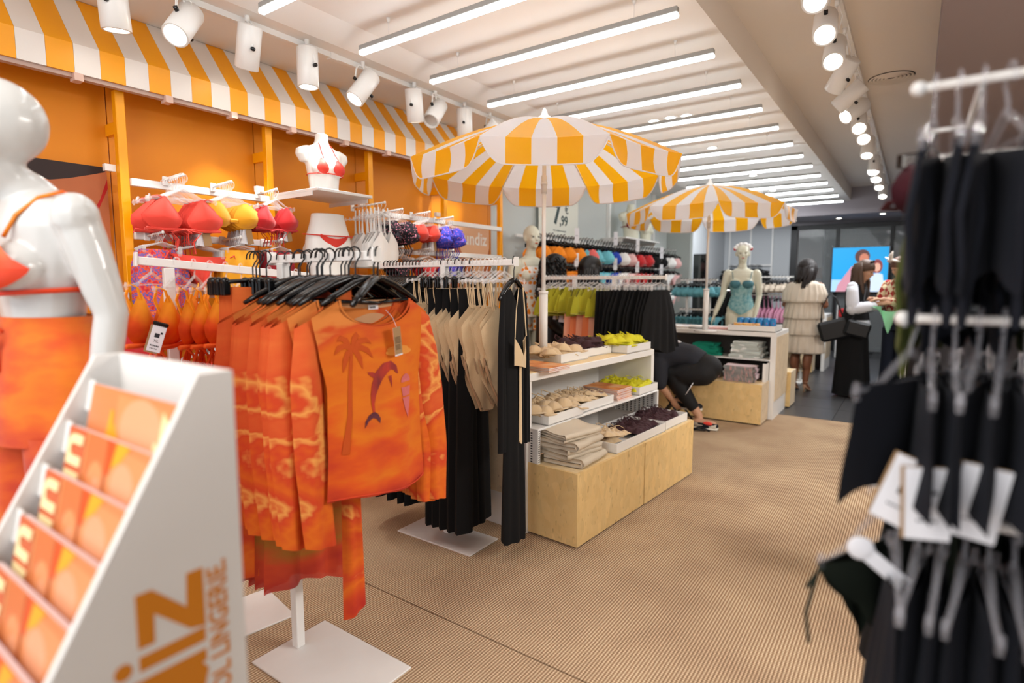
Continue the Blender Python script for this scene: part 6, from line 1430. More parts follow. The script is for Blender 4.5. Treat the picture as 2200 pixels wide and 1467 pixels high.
# 3. woman with patterned knit, facing us
def woman_knit():
    X, Y = -.13, 8.45; r = empty('person', (X, Y, 0), R(-38), 'person in red and cream diamond knit and white headscarf beside the navy rack', 'person')
    b = MB(); P = V
    torso_t(b, [P((0, .0, .86)), P((0, .01, .95)), P((0, 0, 1.12)), P((0, 0, 1.26)), P((0, .0, 1.38)), P((0, 0, 1.44))], [.12, .165, .13, .145, .165, .06], (0, 1, 0), .64)
    limb(b, [(0, -.01, 1.42), (0, -.03, 1.51)], [.055, .048]); Rm = hd_rot(R(-20), R(26)); c = (0, -.06, 1.61); head(b, c, Rm, 1.0)
    for k in (-1, 1):
        el, wr = (k * .23, -.04, 1.15), (-.06 + k * .10, -.33, 1.22); limb(b, [(k * .18, .0, 1.38), el, wr], [.048, .038, .028]); hand(b, wr, V((-.5, -1, .05)), V((0, 0, -1)), 1, .7, side=k)
    for k in (-1, 1): limb(b, [(k * .09, .01, .9), (k * .09, 0, .5), (k * .09, .02, .09)], [.09, .06, .038]); b.ell((k * .09, -.06, .035), (.04, .12, .032))
    remeshed(b, 'body', M['skin'], r, .009); eyes(r, c, Rm)
    s = MB(); ring_cloth(s, [(0, 0, 1.47, .085, .07, 0), (0, 0, 1.43, .16, .09, 0), (0, 0, 1.34, .19, .13, 0), (0, 0, 1.18, .18, .14, .3), (0, 0, 1.06, .17, .13, .3), (0, 0, 1.05, .14, .10, 0)], 8, .02, 48)
    for k in (-1, 1): limb(s, [(k * .185, .0, 1.39), (k * .235, -.04, 1.14), (-.06 + k * .12, -.26, 1.19)], [.066, .075, .055])
    kn = mat('knit', '#cdbb92', .9); nt = kn.node_tree; L = nt.links.new; tc = nt.nodes.new('ShaderNodeTexCoord'); mp = nt.nodes.new('ShaderNodeMapping'); mp.inputs['Rotation'].default_value = (0, R(45), 0); ck = nt.nodes.new('ShaderNodeTexChecker'); ck.inputs['Scale'].default_value = 17
    ck.inputs['Color1'].default_value = srgb('#9a2a26'); ck.inputs['Color2'].default_value = srgb('#cfc09a'); L(tc.outputs['Object'], mp.inputs[0]); L(mp.outputs[0], ck.inputs['Vector']); L(ck.outputs['Color'], nt.nodes['Principled BSDF'].inputs['Base Color'])
    s.obj('knit_jumper', kn, r)
    t = MB(); ring_cloth(t, [(0, .01, 1.06, .135, .10, 0), (0, .02, .95, .185, .135, .3), (0, .02, .84, .195, .14, .6)], 9, .02, 48)
    for k in (-1, 1): ring_cloth(t, [(k * .09, .02, .86, .11, .13, .3), (k * .095, .01, .5, .10, .11, 1), (k * .10, .0, .04, .10, .12, 1)], 6, .02, 30)
    t.obj('jeans', mat('jeans_dark', '#141b2b', .9), r)
    h = MB(); hair_cap(h, V(c) + V((0, .012, .02)), Rm, (.088, .108, .108)); hair_strands(h, c, Rm, (.085, .10, .10), .20, 26, 9, .9, .016); h.obj('hair', mat('hair_auburn', '#5a3a28', .5), r)
    q = MB().tube([V(c) + Rm @ V(p) for p in ((-.09, -.01, .06), (-.05, -.05, .10), (.03, -.05, .11), (.09, -.01, .06))], [.02, .034, .034, .02], 8, flat=.5)
    q.tube([V(c) + Rm @ V(p) for p in ((.0, -.06, .11), (.03, -.06, .17), (.06, -.03, .22))], [.018, .024, .006], 8, flat=.5).tube([V(c) + Rm @ V(p) for p in ((.0, -.06, .11), (-.06, -.06, .15), (-.10, -.05, .16))], [.018, .022, .006], 8, flat=.5); q.obj('headscarf', mat('scarf_white', '#dcd2c6', .7), r)
    MB().tube([V((-.13, -.30, 1.20)) + V((.03 * math.cos(a), .0, .03 * math.sin(a))) for a in [i * .7 for i in range(9)]], .006, 5, close=True).obj('wristwatch', M['black'], r)
    g = empty('green_garment', (X - .13, Y - .45, 1.08), 0, 'crumpled mint green garment held between the two people', 'clothing'); b = MB()
    b.grid(lambda u, v: ((u - .5) * .34 * (1 - .5 * v) + .03, .02 * math.sin(6 * u + 3 * v), .06 - .26 * v * (1 - abs(2 * u - 1) ** 1.2) - .06 * math.sin(math.pi * u)), 16, 10)
    b.grid(lambda u, v: ((u - .5) * .34 * (1 - .5 * v) + .03, .03 + .02 * math.sin(7 * u + 3 * v), .06 - .24 * v * (1 - abs(2 * u - 1) ** 1.2) - .06 * math.sin(math.pi * u)), 16, 10); b.obj('cloth', mat('mint_cloth', '#8fd6a6', .8), g)
woman_knit()
# 4. person bent over on a folding stool
def crouch():
    X, Y = -1.72, 5.62; r = empty('person', (X, Y, 0), 0, 'person in dark tracksuit bent double over a stool between two tables', 'person')
    W_ = lambda x, y, z: V((x - X, y - Y, z))
    hipc = W_(-1.70, 5.66, .57); b = MB()
    torso_t(b, [W_(-1.62, 5.66, .53), W_(-1.68, 5.66, .60), W_(-1.78, 5.64, .67), W_(-1.92, 5.62, .69), W_(-2.05, 5.60, .64), W_(-2.13, 5.58, .57)], [.13, .17, .15, .165, .18, .07], (0, 0, 1), .68)
    limb(b, [W_(-2.12, 5.58, .58), W_(-2.18, 5.56, .50)], [.055, .048]); c = W_(-2.22, 5.54, .40); Rm = hd_rot(R(-90), R(70)); head(b, c, Rm)
    for k in (-1, 1):
        limb(b, [W_(-2.03, 5.60 + k * .17, .60), W_(-1.99, 5.60 + k * .22, .40), W_(-1.93, 5.60 + k * .10, .27)], [.05, .04, .03]); hand(b, W_(-1.93, 5.60 + k * .10, .27), V((.5, -.2 * k, -.8)), V((0, -k, 0)), 1, .6, side=k)
    # right leg planted, left leg crossed
    limb(b, [W_(-1.64, 5.58, .53), W_(-1.90, 5.50, .50), W_(-1.66, 5.54, .12)], [.10, .065, .04]); b.ell(W_(-1.60, 5.52, .06), (.13, .045, .04))
    limb(b, [W_(-1.66, 5.74, .53), W_(-2.0, 5.76, .50), W_(-1.84, 5.62, .26)], [.10, .065, .042]); b.ell(W_(-1.78, 5.60, .215), (.12, .045, .04))
    remeshed(b, 'body', M['skin'], r, .010)
    t = MB(); dk = mat('tracksuit_black', '#0d0d10', .75)
    limb(t, [W_(-1.64, 5.57, .54), W_(-1.93, 5.50, .51), W_(-1.72, 5.53, .21)], [.125, .09, .06], 16); limb(t, [W_(-1.66, 5.75, .54), W_(-2.03, 5.76, .51), W_(-1.88, 5.64, .34)], [.125, .09, .065], 16); t.ell(W_(-1.66, 5.66, .585), (.17, .19, .135), None, 24, 16)
    remeshed(t, 'trousers', dk, r, .012, 5)
    t = MB(); torso_t(t, [W_(-1.70, 5.66, .625), W_(-1.80, 5.65, .68), W_(-1.93, 5.62, .70), W_(-2.05, 5.60, .655), W_(-2.14, 5.58, .575)], [.17, .175, .19, .20, .09], (0, 0, 1), .72)
    for k in (-1, 1): limb(t, [W_(-2.03, 5.60 + k * .16, .61), W_(-2.0, 5.60 + k * .225, .43)], [.08, .068], 14)
    remeshed(t, 'hooded_top', mat('hoodie_charcoal', '#23252d', .85), r, .012, 5)
    b = MB(); rnd = random.Random(5)
    for i in range(9):
        a = i * .7; b.tube([W_(-1.93 + .015 * math.cos(a), 5.615 + .015 * math.sin(a), .832), W_(-1.93 + .05 * math.cos(a) * rnd.uniform(.7, 1.2), 5.60 + .05 * math.sin(a), .826)], [.012, .005], 5)
    b.obj('back_print', M['tagw'], r)
    MB().tube([W_(-1.74, 5.54, .725), W_(-1.72, 5.64, .735), W_(-1.73, 5.74, .72)], .012, 6, flat=.5).obj('shirt_hem', M['tagw'], r)
    h = MB(); hair_cap(h, c, Rm, (.085, .10, .105)); h.obj('hair', M['hairb'], r)
    for p, y_, nm in ((-1.60, 5.52, .0), (-1.78, 5.60, .155)):
        MB().ell(W_(p + .005, y_, nm + .045), (.135, .05, .045), None, 16, 10).obj('sock', mat('sock_navy', '#14151f', .9), r)
        u = MB().tube([W_(p - .11, y_, nm + .04), W_(p, y_, nm + .045), W_(p + .12, y_, nm + .035)], [.045, .05, .04], 12, flat=.75, up=(0, 0, 1)); u.obj('trainer', mat('trainer_upper', '#c9bfae', .7) if nm == 0 else M['blackm'], r)
        MB().tube([W_(p - .13, y_, nm + .014), W_(p - .02, y_, nm + .012), W_(p + .13, y_, nm + .014)], [.046, .05, .042], 14, flat=.3, up=(0, 0, 1)).obj('sole', mat('sole_white', '#e6e0d2', .6), r)
    MB().ell(W_(-1.56, 5.49, .065), (.05, .02, .02)).obj('red_stripe', M['coral'], r)
    MB().tube([W_(-1.70, 5.47, .46), W_(-1.77, 5.46, .33)], .012, 6, flat=.4).obj('white_strap', M['tagw'], r)
    s = empty('folding_stool', (-1.95, 5.66, 0), R(5), 'black folding stool under the bent person', 'stool')
    for k in (-1, 1):
        MB().tube([(-.16, k * .14, .0), (.14, k * .14, .40)], .011, 6).obj('leg', M['blackm'], s); MB().tube([(.16, k * .14, .0), (-.14, k * .14, .40)], .011, 6).obj('leg', M['blackm'], s)
    MB().tube([(-.06, -.14, .13), (-.06, .14, .13)], .008, 6).tube([(.06, -.14, .13), (.06, .14, .13)], .008, 6).obj('crossbar', M['blackm'], s); MB().box((0, 0, .41), (.32, .32, .025), bev=.01).obj('seat', M['blackm'], s)
    g = empty('black_sandal_tool', (-1.60, 5.42, .0), R(20), 'small black open tool lying on the carpet near the bent person', 'tool'); MB().tube([(-.07, 0, .012), (-.02, .03, .03), (.03, .02, .02), (.08, -.01, .01)], .011, 6).tube([(-.07, 0, .012), (-.02, -.03, .02), (.04, -.01, .012)], .009, 6).obj('frame', M['blackm'], g)
crouch()
# 5. dark curly haired person behind the lime rack
def curly():
    X, Y = -2.92, 4.82; r = empty('person', (X, Y, 0), R(120), 'person with long dark curly hair in a black jacket behind the lime green tops', 'person')
    b = MB(); P = V
    torso_t(b, [P((0, .0, .86)), P((0, .01, .95)), P((0, 0, 1.10)), P((0, 0, 1.22)), P((0, .0, 1.34)), P((0, 0, 1.40))], [.12, .165, .13, .15, .17, .06], (0, 1, 0), .64)
    limb(b, [(0, 0, 1.38), (0, -.02, 1.47)], [.055, .048]); Rm = hd_rot(0, R(12)); c = (0, -.04, 1.565); head(b, c, Rm)
    for k in (-1, 1):
        limb(b, [(k * .18, .0, 1.34), (k * .23, .0, 1.06), (k * .18, -.16, .92)], [.05, .04, .03]); hand(b, (k * .18, -.16, .92), V((0, -1, -.3)), V((-k, 0, 0)), 1, .5, side=k)
    for k in (-1, 1): limb(b, [(k * .09, .01, .9), (k * .09, 0, .5), (k * .09, .02, .09)], [.09, .06, .038]); b.ell((k * .09, -.06, .035), (.04, .12, .032))
    remeshed(b, 'body', M['skin2'], r, .010); eyes(r, c, Rm)
    s = MB(); ring_cloth(s, [(0, 0, 1.45, .09, .08, 0), (0, 0, 1.41, .17, .10, 0), (0, 0, 1.32, .215, .14, 0), (0, 0, 1.1, .20, .15, .4), (0, 0, .82, .21, .16, .6)], 7, .02, 48)
    for k in (-1, 1): limb(s, [(k * .19, .0, 1.35), (k * .24, .0, 1.06), (k * .19, -.12, .95)], [.075, .06, .05])
    s.obj('jacket', mat('leather_black', '#0b0b0d', .35), r)
    t = MB()
    for k in (-1, 1): ring_cloth(t, [(k * .09, .02, .86, .11, .13, .3), (k * .095, .01, .5, .10, .11, 1), (k * .10, .0, .04, .09, .11, 1)], 6, .02, 30)
    t.obj('trousers', M['blackc'], r)
    h = MB(); hair_cap(h, V(c) + V((0, .012, .02)), Rm, (.10, .12, .12)); rnd = random.Random(3)
    for i in range(170):
        a = R(rnd.uniform(-35, 215)); z0 = rnd.uniform(-.02, .10); q = V((.125 * math.cos(a), .145 * math.sin(a), z0)) + V(c); pts = []
        for k in range(10): pts.append(q + V((.014 * math.cos(k * 1.9 + i) + .012 * k * math.cos(a) * .4, .014 * math.sin(k * 1.9 + i) + .012 * k * math.sin(a) * .4, -.036 * k)))
        h.tube(pts, .0075, 4)
    h.obj('hair', mat('hair_black', '#0c0a0b', .4), r)
    # person beside, dark straight hair, mostly hidden
    X2, Y2 = -2.62, 5.02; r = empty('person', (X2, Y2, 0), R(150), 'person with short black hair and dark coat right of the curly haired one', 'person')
    b = MB(); torso_t(b, [P((0, .0, .86)), P((0, .01, .95)), P((0, 0, 1.10)), P((0, 0, 1.22)), P((0, .0, 1.34)), P((0, 0, 1.40))], [.12, .165, .13, .15, .17, .06], (0, 1, 0), .64)
    limb(b, [(0, 0, 1.38), (0, -.02, 1.46)], [.055, .048]); c = (0, -.03, 1.545); head(b, c, hd_rot(0, R(20)))
    for k in (-1, 1):
        limb(b, [(k * .18, .0, 1.34), (k * .23, .0, 1.06), (k * .18, -.16, .92)], [.05, .04, .03]); hand(b, (k * .18, -.16, .92), V((0, -1, -.3)), V((-k, 0, 0)), 1, .5, side=k); limb(b, [(k * .09, .01, .9), (k * .09, 0, .5), (k * .09, .02, .09)], [.09, .06, .038]); b.ell((k * .09, -.06, .035), (.04, .12, .032))
    remeshed(b, 'body', M['skin2'], r, .012)
    s = MB(); ring_cloth(s, [(0, 0, 1.45, .09, .08, 0), (0, 0, 1.41, .17, .10, 0), (0, 0, 1.32, .215, .14, 0), (0, 0, 1.1, .20, .15, .4), (0, 0, .3, .21, .16, .6)], 7, .02, 48)
    for k in (-1, 1): limb(s, [(k * .19, .0, 1.35), (k * .24, .0, 1.06), (k * .19, -.12, .95)], [.075, .06, .05])
    s.obj('long_coat', M['blackc'], r); h = MB(); hair_cap(h, V(c) + V((0, .012, .02)), hd_rot(0, R(20)), (.105, .125, .12)); hair_strands(h, c, hd_rot(0, 0), (.10, .12, .10), .22, 40, 8, .1, .02); h.obj('hair', mat('hair_black', '#0c0a0b', .4), r)
curly()
# ================================================================== LINGERIE WALL (grey wall, behind the parasols)
def hanger_mini():
    r = empty('bra_hanger', (0,0,0), 0, 'black bra hanger', 'hanger')
    b = MB().tube(hook_pts(.018, .05), .003, 4).tube([(-.13, 0, -.085), (-.05, 0, -.07), (0, 0, -.05), (.05, 0, -.07), (.13, 0, -.085)], .006, 5).box((-.12, 0, -.095), (.02, .012, .03)).box((.12, 0, -.095), (.02, .012, .03))
    kid(r, b.obj('frame', M['black'])); return proto(r)
H_MINI = hanger_mini()
cols = [(5.30, 'orangec', 'orange'), (5.55, 'orangec', 'orange'), (5.80, 'orangec', 'orange'), (6.08, 'rose', 'rose'), (6.22, 'sky', 'sky blue'), (6.50, 'sky', 'sky blue'), (6.74, 'cob', 'cobalt blue'), (7.00, 'wcloth', 'white'), (7.26, 'pink', 'pale pink'), (7.58, 'red', 'red'), (7.86, 'red', 'red'), (8.16, 'blackc', 'black'), (8.46, 'blackc', 'black'), (8.80, 'wcloth', 'white'), (9.10, 'pink', 'pale pink')]
lw = empty('wall_shelving', (XL, 7.2, 0), 0, 'white rails with chrome arms along the grey lingerie wall', 'shelving')
def lwo(b, n, m): o = b.obj(n, m, lw); o.location = (-XL, -7.2, 0)
for z in (1.93, 1.66, 1.36, 1.06, .76): lwo(MB().bx(-3.56, -3.53, 5.1, 9.3, z - .015, z + .015), 'rail', M['whitem'])
for i, (y, m_, nm) in enumerate(cols):
    for z in (1.93, 1.66, 1.36, 1.06): lwo(MB().cyl((-3.53, y, z), (-3.18, y, z + .008), .006, n=5), 'display_arm', M['whitem'])
    for j, (z, G, what, n) in enumerate(((1.93, B_PLAIN, 'bra', 6), (1.66, G_BRIEF, 'brief', 5), (1.36, B_PLAIN if i % 2 else G_BRIEF, 'piece', 4))):
        nm2 = ('lower ' if j == 2 else '') + nm
        row((-3.20, y, z + .006), (-3.20 - .042 * (n - 1), y, z + .006), n, R(90) - R(18), H_MINI, G, '%s %s' % (nm2, what), 'the %s %s column of the lingerie wall' % (ordn(i) if i else 'first', 'top row' if j == 0 else 'second row' if j == 1 else 'third row'), M[m_], s=1.28 if j == 0 else 1.1, hwhat='black bra hanger')
def shelf_sign(x, y, z, label, txt='7,99', h=.15):
    r = empty('price_sign', (x, y, z), R(38), label, 'sign'); MB().bx(-.025, .025, -.002, .002, 0, h).obj('card', M['tagw'], r)
    t = put_text(txt, .018, M['ink'], (0, 0, 0), (1, 0, 0), (0, 0, 1)); t.parent = r; t.matrix_world = Matrix(); t.rotation_euler = (R(90), 0, 0); t.location = (-.02, -.0025, h * .45); MB().cyl((0, .004, -.04), (0, .004, .02), .003, n=5).obj('clip', M['clear'], r)
for i, (y, z) in enumerate(((5.72, 1.86), (6.74, 1.89), (7.45, 1.84), (8.36, 1.78), (5.72, 1.60), (6.74, 1.58), (7.45, 1.56), (8.36, 1.54))):
    shelf_sign(-3.14, y, z, 'small white price sign, %s row of the lingerie wall, %s from the price board' % ('top' if i < 4 else 'second', ordn(i % 4) if i % 4 else 'first'), h=.17 if i < 4 else .15)
pb = empty('price_board', (-3.56, 6.05, 2.2), 0, 'large white price board reading 7,99 euro on the grey wall', 'sign'); MB().bx(-.01, 0, -.46, .46, -.22, .25).obj('board', mat('board_ivory', '#e6e8dc', .6), pb)
dg = mat('print_slate', '#3b4d4c', .7)
for tx, sz, y, z, bo in (('7', .33, -.15, -.07, .012), ('\u20ac', .15, .12, .06, .001), (',99', .16, .0, -.085, .004), ('Voir conditions en magasin', .028, -.15, -.165, 0)):
    t = put_text(tx, sz, dg, (0, 0, 0), (0, 1, 0), (0, 0, 1), bold=bo); t.parent = pb; t.location = (.0015, y, z)
# shelf with bust in a red bra
r = empty('display_shelf', (-3.60, 7.9, 2.03), 0, 'white shelf on the lingerie wall under a bust in a red bra', 'shelf'); MB().bx(0, .36, -.62, .62, -.01, .01).obj('board', M['white'], r); MB().bx(0, .3, -.6, -.59, -.05, -.01).obj('bracket', M['white'], r); MB().bx(0, .3, .59, .6, -.05, -.01).obj('bracket', M['white'], r)
torso('bust_form', (-3.36, 7.72, 2.041), R(70), 'ivory bust form in a red bra on the lingerie wall shelf', 1.1, M['manng'])
r = empty('bra', (-3.36, 7.72, 2.041), R(70), 'red padded bra worn by the ivory bust form', 'bra'); r.scale = (1.11,) * 3; b = MB()
for k in (-1, 1): b.ell((k * .068, -.066, .172), (.066, .062, .052), None, 16, 10); b.tube([(k * .10, -.10, .22), (k * .10, -.05, .30), (k * .085, .0, .345), (k * .07, .05, .31)], .005, 5)
b.tube([(.0, -.10, .16), (.09, -.10, .15), (.142, -.02, .15), (.10, .08, .15), (0, .102, .15), (-.10, .08, .15), (-.142, -.02, .15), (-.09, -.10, .15)], .012, 6, close=True, flat=.4); b.obj('cups', M['dred'], r)
torso('bust_form', (-3.36, 8.25, 2.041), R(70), 'plain ivory bust form beside the one in the red bra', .8, M['manng'])
# ================================================================== FAR RACKS
def far_rack(x0, x1, y, z, label, group, items, rz=R(62), lower=None):
    r = empty('clothes_rack', ((x0 + x1) / 2, y, 0), 0, label, 'clothes rack'); w = (x1 - x0) / 2
    MB().bx(-w, w, -.012, .012, z - .025, z).obj('bar', M['whitem'], r)
    for k in (-.6, .6): MB().bx(k * w - .015, k * w + .015, -.015, .015, .008, z - .025).obj('post', M['whitem'], r)
    plate(MB(), -w * .8, w * .8, -.18, .18).obj('base_plate', M['whitem'], r)
    if lower: MB().bx(-w, w, -.012, .012, lower - .025, lower).obj('bar', M['whitem'], r)
    for (zz, n, H, G, m_, what, a0, a1, sc) in items:
        row((x1 - a0, y, zz), (x0 + a1, y, zz), n, rz, H, G, what, group, M[m_] if isinstance(m_, str) else m_, s=sc, hwhat='hanger of %s' % what)
far_rack(-2.72, -2.20, 8.0, 1.47, 'white rack of teal bras behind the second table', 'the teal lingerie rack', [(1.47, 12, H_MINI, B_PLAIN, 'teal', 'teal satin bra', .02, .02, 1.1), (1.06, 12, H_MINI, G_BRIEF, 'teal', 'teal satin brief', .02, .02, 1.05)], lower=1.06)
far_rack(-2.42, -2.05, 8.6, 1.40, 'white rack of black nightwear behind the cream mannequin', 'the black nightwear rack', [(1.40, 8, H_MINI, G_SKIRT, 'blackc', 'black nightdress', .02, .02, 1.2)])
far_rack(-2.15, -1.45, 9.6, 1.52, 'white rack of cream bras and rose nightwear in front of the glass', 'the cream and rose rack', [(1.52, 14, H_MINI, B_PLAIN, 'cream', 'cream lace bra', .02, .02, 1.15), (1.24, 12, H_MINI, G_HALTER, 'lilac', 'rose satin camisole', .02, .02, 1.0)], lower=1.24)
for i, (m_, nm) in enumerate((('lilac', 'lilac'), ('pink', 'blush'), ('lilac', 'lilac'))):
    g = dup(G_SKIRT, loc=(-2.28 - i * .05, 9.5, 1.42), rot=R(60), label='%s satin slip dress, %s at the left of the rose rack' % (nm, ordn(i)), group='slip dresses by the rose rack'); g.scale = (.8, 1, 1.3)
    for c in g.children: c.material_slots[0].link = 'OBJECT'; c.material_slots[0].material = M[m_]
far_rack(-1.55, -1.2, 9.0, .72, 'low white rack of beige sets behind the woman in the dress', 'the low beige rack', [(.72, 7, H_MINI, G_BODY, 'beige', 'beige lace set', .02, .02, .75)])
for i, (x, m_) in enumerate(((-3.3, 'blackc'), (-3.15, 'pink'), (-3.0, 'wcloth'), (-2.88, 'pink'), (-2.76, 'blackc'))):
    row((x, 12.9, 1.78), (x, 13.3, 1.78), 5, R(10), H_MINI, B_PLAIN, '%s far bra' % ('black', 'blush', 'white', 'rose', 'dark')[i], 'the %s column on the far back wall' % ordn(i), M[m_], s=1.4)
    row((x, 12.9, 1.35), (x, 13.3, 1.35), 4, R(10), H_MINI, G_SKIRT, '%s long nightdress' % ('black', 'blush', 'white', 'rose', 'dark')[i], 'the low %s column on the far back wall' % ordn(i), M['blackc'] if i % 2 == 0 else M['lilac'], s=1.2)
bw = empty('wall_shelving', (-3.0, 13.58, 0), 0, 'white uprights and rails on the far back wall', 'shelving')
for x in (-.5, -.05, .4): MB().bx(x - .015, x + .015, -.02, .0, 0, 2.6).obj('post', M['whitem'], bw)
for z in (1.8, 1.36): MB().bx(-.5, .4, -.04, -.02, z - .015, z + .015).obj('rail', M['whitem'], bw)
mi = empty('wall_mirror', (-3.02, 9.95, 1.5), R(0), 'narrow dark mirror on the end of the grey return wall', 'mirror'); MB().bx(-.10, .12, -.02, 0, -.8, .42).obj('frame', M['blackm'], mi); MB().bx(-.085, .105, -.024, -.02, -.78, .40).obj('mirror_glass', mat('mirror', '#707070', .05, metal=1), mi)
mi.location = (-3.14, 10.2, 1.5)
# screen behind the group of people
sc = empty('video_screen', (-.93, 13.4, 1.68), 0, 'large blue video screen showing people on a beach behind the shoppers', 'screen')
MB().bx(-.50, .50, 0, .05, -.46, .46).obj('casing', M['black'], sc); MB().bx(-.04, .04, .02, .05, -1.67, -.46).bx(-.3, .3, -.1, .15, -1.68, -1.66).obj('floor_stand', M['blackm'], sc)
def scr(poly, col, i, nm='picture_area', e=2.2): MB().prism(poly, lambda u, v, w: (u, -.001 - i * .0008 - w, v), .0006).obj(nm, mat('screen' + col, col, .4, emit=e), sc)
scr([(-.48, -.44), (.48, -.44), (.48, .44), (-.48, .44)], '#1593cf', 0, 'display', .8); scr([(-.48, -.44), (.48, -.44), (.48, -.22), (-.48, -.2)], '#9cc3df', 1, e=.8)
scr([(-.40, -.44), (-.12, -.44), (.0, .02), (-.06, .10), (-.14, .06), (-.36, -.3)], '#c58a9a', 2, e=.7); scr(blob(.04, .26, .13, .14), '#5d3a35', 2, e=.6); scr(blob(.07, .22, .08, .10), '#c07a62', 3, e=.7)
scr(blob(.30, .06, .09, .14), '#8a3f3f', 2, e=.6); scr(blob(.30, .04, .055, .085), '#dba892', 3, e=.7); scr([(.18, -.44), (.44, -.44), (.40, -.1), (.30, -.06), (.20, -.12)], '#c3d3e6', 2, e=.8)
rk = empty('red_display', (-1.0, 12.4, 0), 0, 'small red clothes display standing past the far table', 'display')
for z in (.35, .6, .85): MB().box((0, 0, z), (.30, .25, .17), bev=.03).obj('folded_pile', M['red'], rk)
MB().bx(-.17, .17, -.14, .14, 0, .02).bx(-.17, -.155, -.14, .14, 0, 1.0).bx(.155, .17, -.14, .14, 0, 1.0).obj('frame', M['whitem'], rk)
# ================================================================== NAVY RACK IN THE RIGHT FOREGROUND
NR = empty('clothes_rack', (.5, 1.2, 0), 0, 'white multi-level rack of navy garments close at the right edge', 'clothes rack')
def nro(b, n): o = b.obj(n, M['whitem'], NR); o.location = (-.5, -1.2, 0)
def nbar(x0, x1, y, z, r=.0065):
    nro(MB().cyl((x0, y, z), (x1, y, z), r, n=10).ell((x0, y, z), (.011, .011, .011), None, 10, 8), 'bar')
nbar(-.012, .95, 1.045, 1.70); nbar(-.012, .95, 1.03, 1.367); nbar(-.01, .95, 1.20, 1.378); nbar(.0, .95, 1.40, 1.386); nbar(-.005, .95, .975, 1.095, .008); nbar(.0, .95, 1.3, 1.09)
for x in (.62, .90): nro(MB().bx(x - .015, x + .015, 1.12, 1.15, 0, 1.78), 'post')
for z in (1.70, 1.36, 1.09): nro(MB().bx(.60, .92, 1.03, 1.42, z - .012, z - .002), 'cross_arm')
nro(MB().bx(.3, 1.1, .9, 1.5, 0, .01), 'base_plate')
def strap_top():
    r = empty('navy_camisole', (0,0,0), 0, 'navy garment', 'clothing'); b = MB()
    cloth(b, [(-.08, -.11, .11, .008), (-.12, -.12, .12, .014), (-.2, -.11, .11, .02), (-.32, -.12, .12, .02)], lambda t: -.105 - .02 * abs(t), lambda t: -.29 - .02 * math.sin(4 * t), 16, 10, .008, 2)
    b.tube([(-.10, 0, -.10), (-.12, .01, -.2), (-.10, 0, -.34), (-.08, -.01, -.2), (-.09, 0, -.12)], .006, 5)
    kid(r, follow(b.obj('cloth', M['navy']))); return proto(r)
G_ST = strap_top()
def navy_brief():
    r = empty('navy_brief', (0,0,0), 0, 'navy garment', 'clothing'); b = MB()
    cloth(b, [(-.08, -.12, .12, .01), (-.14, -.14, .14, .018), (-.24, -.17, .17, .022), (-.30, -.17, .17, .02)], lambda t: -.095, lambda t: -.26 - .02 * math.sin(3 * t), 18, 10, .010, 2.5)
    kid(r, follow(b.obj('cloth', M['navy']))); return proto(r)
G_NB = navy_brief()
for i in range(24):
    x = .008 + i * .027
    hang((x, 1.045, 1.706), R(90) + random.uniform(-.25, .2), H_CLOW, G_ST, 'clear plastic hanger, %s on the top bar of the navy rack' % ordn(i), 'navy strappy garment, %s from the aisle on the top bar' % ordn(i), 'clear hangers on the top bar', 'navy garments on the top bar', m=M['navy'] if i not in (7, 12) else M['green_d'])
for i in range(14):
    hang((.012 + i * .05, 1.20, 1.63), R(80) + random.uniform(-.25, .2), None, G_ST, None, 'dark olive strappy garment, %s of the rear part of the top level' % ordn(i), None, 'olive garments behind the navy ones', m=M['olive'] if i in (0, 3) else M['green_d'] if i % 3 == 0 else M['navy'], s=1.05)
nro(MB().cyl((.02, 1.20, 1.625), (.95, 1.20, 1.625), .005, n=8), 'bar')
g = dup(B_PLAIN, loc=(.01, 1.32, 1.70), rot=R(60), label='maroon bra hanging behind the navy rack at its top left', group=None, scale=.7)
for c in g.children: c.material_slots[0].link = 'OBJECT'; c.material_slots[0].material = mat('maroon', '#4a1420', .8)
hh = dup(H_MINI, loc=(.01, 1.32, 1.70), rot=R(60), label='black bra hanger of the maroon bra on the navy rack', scale=.7)
nro(MB().cyl((.0, 1.32, 1.695), (.06, 1.32, 1.695), .004, n=8).cyl((.06, 1.32, 1.695), (.06, 1.05, 1.695), .004, n=8), 'hook_bar')
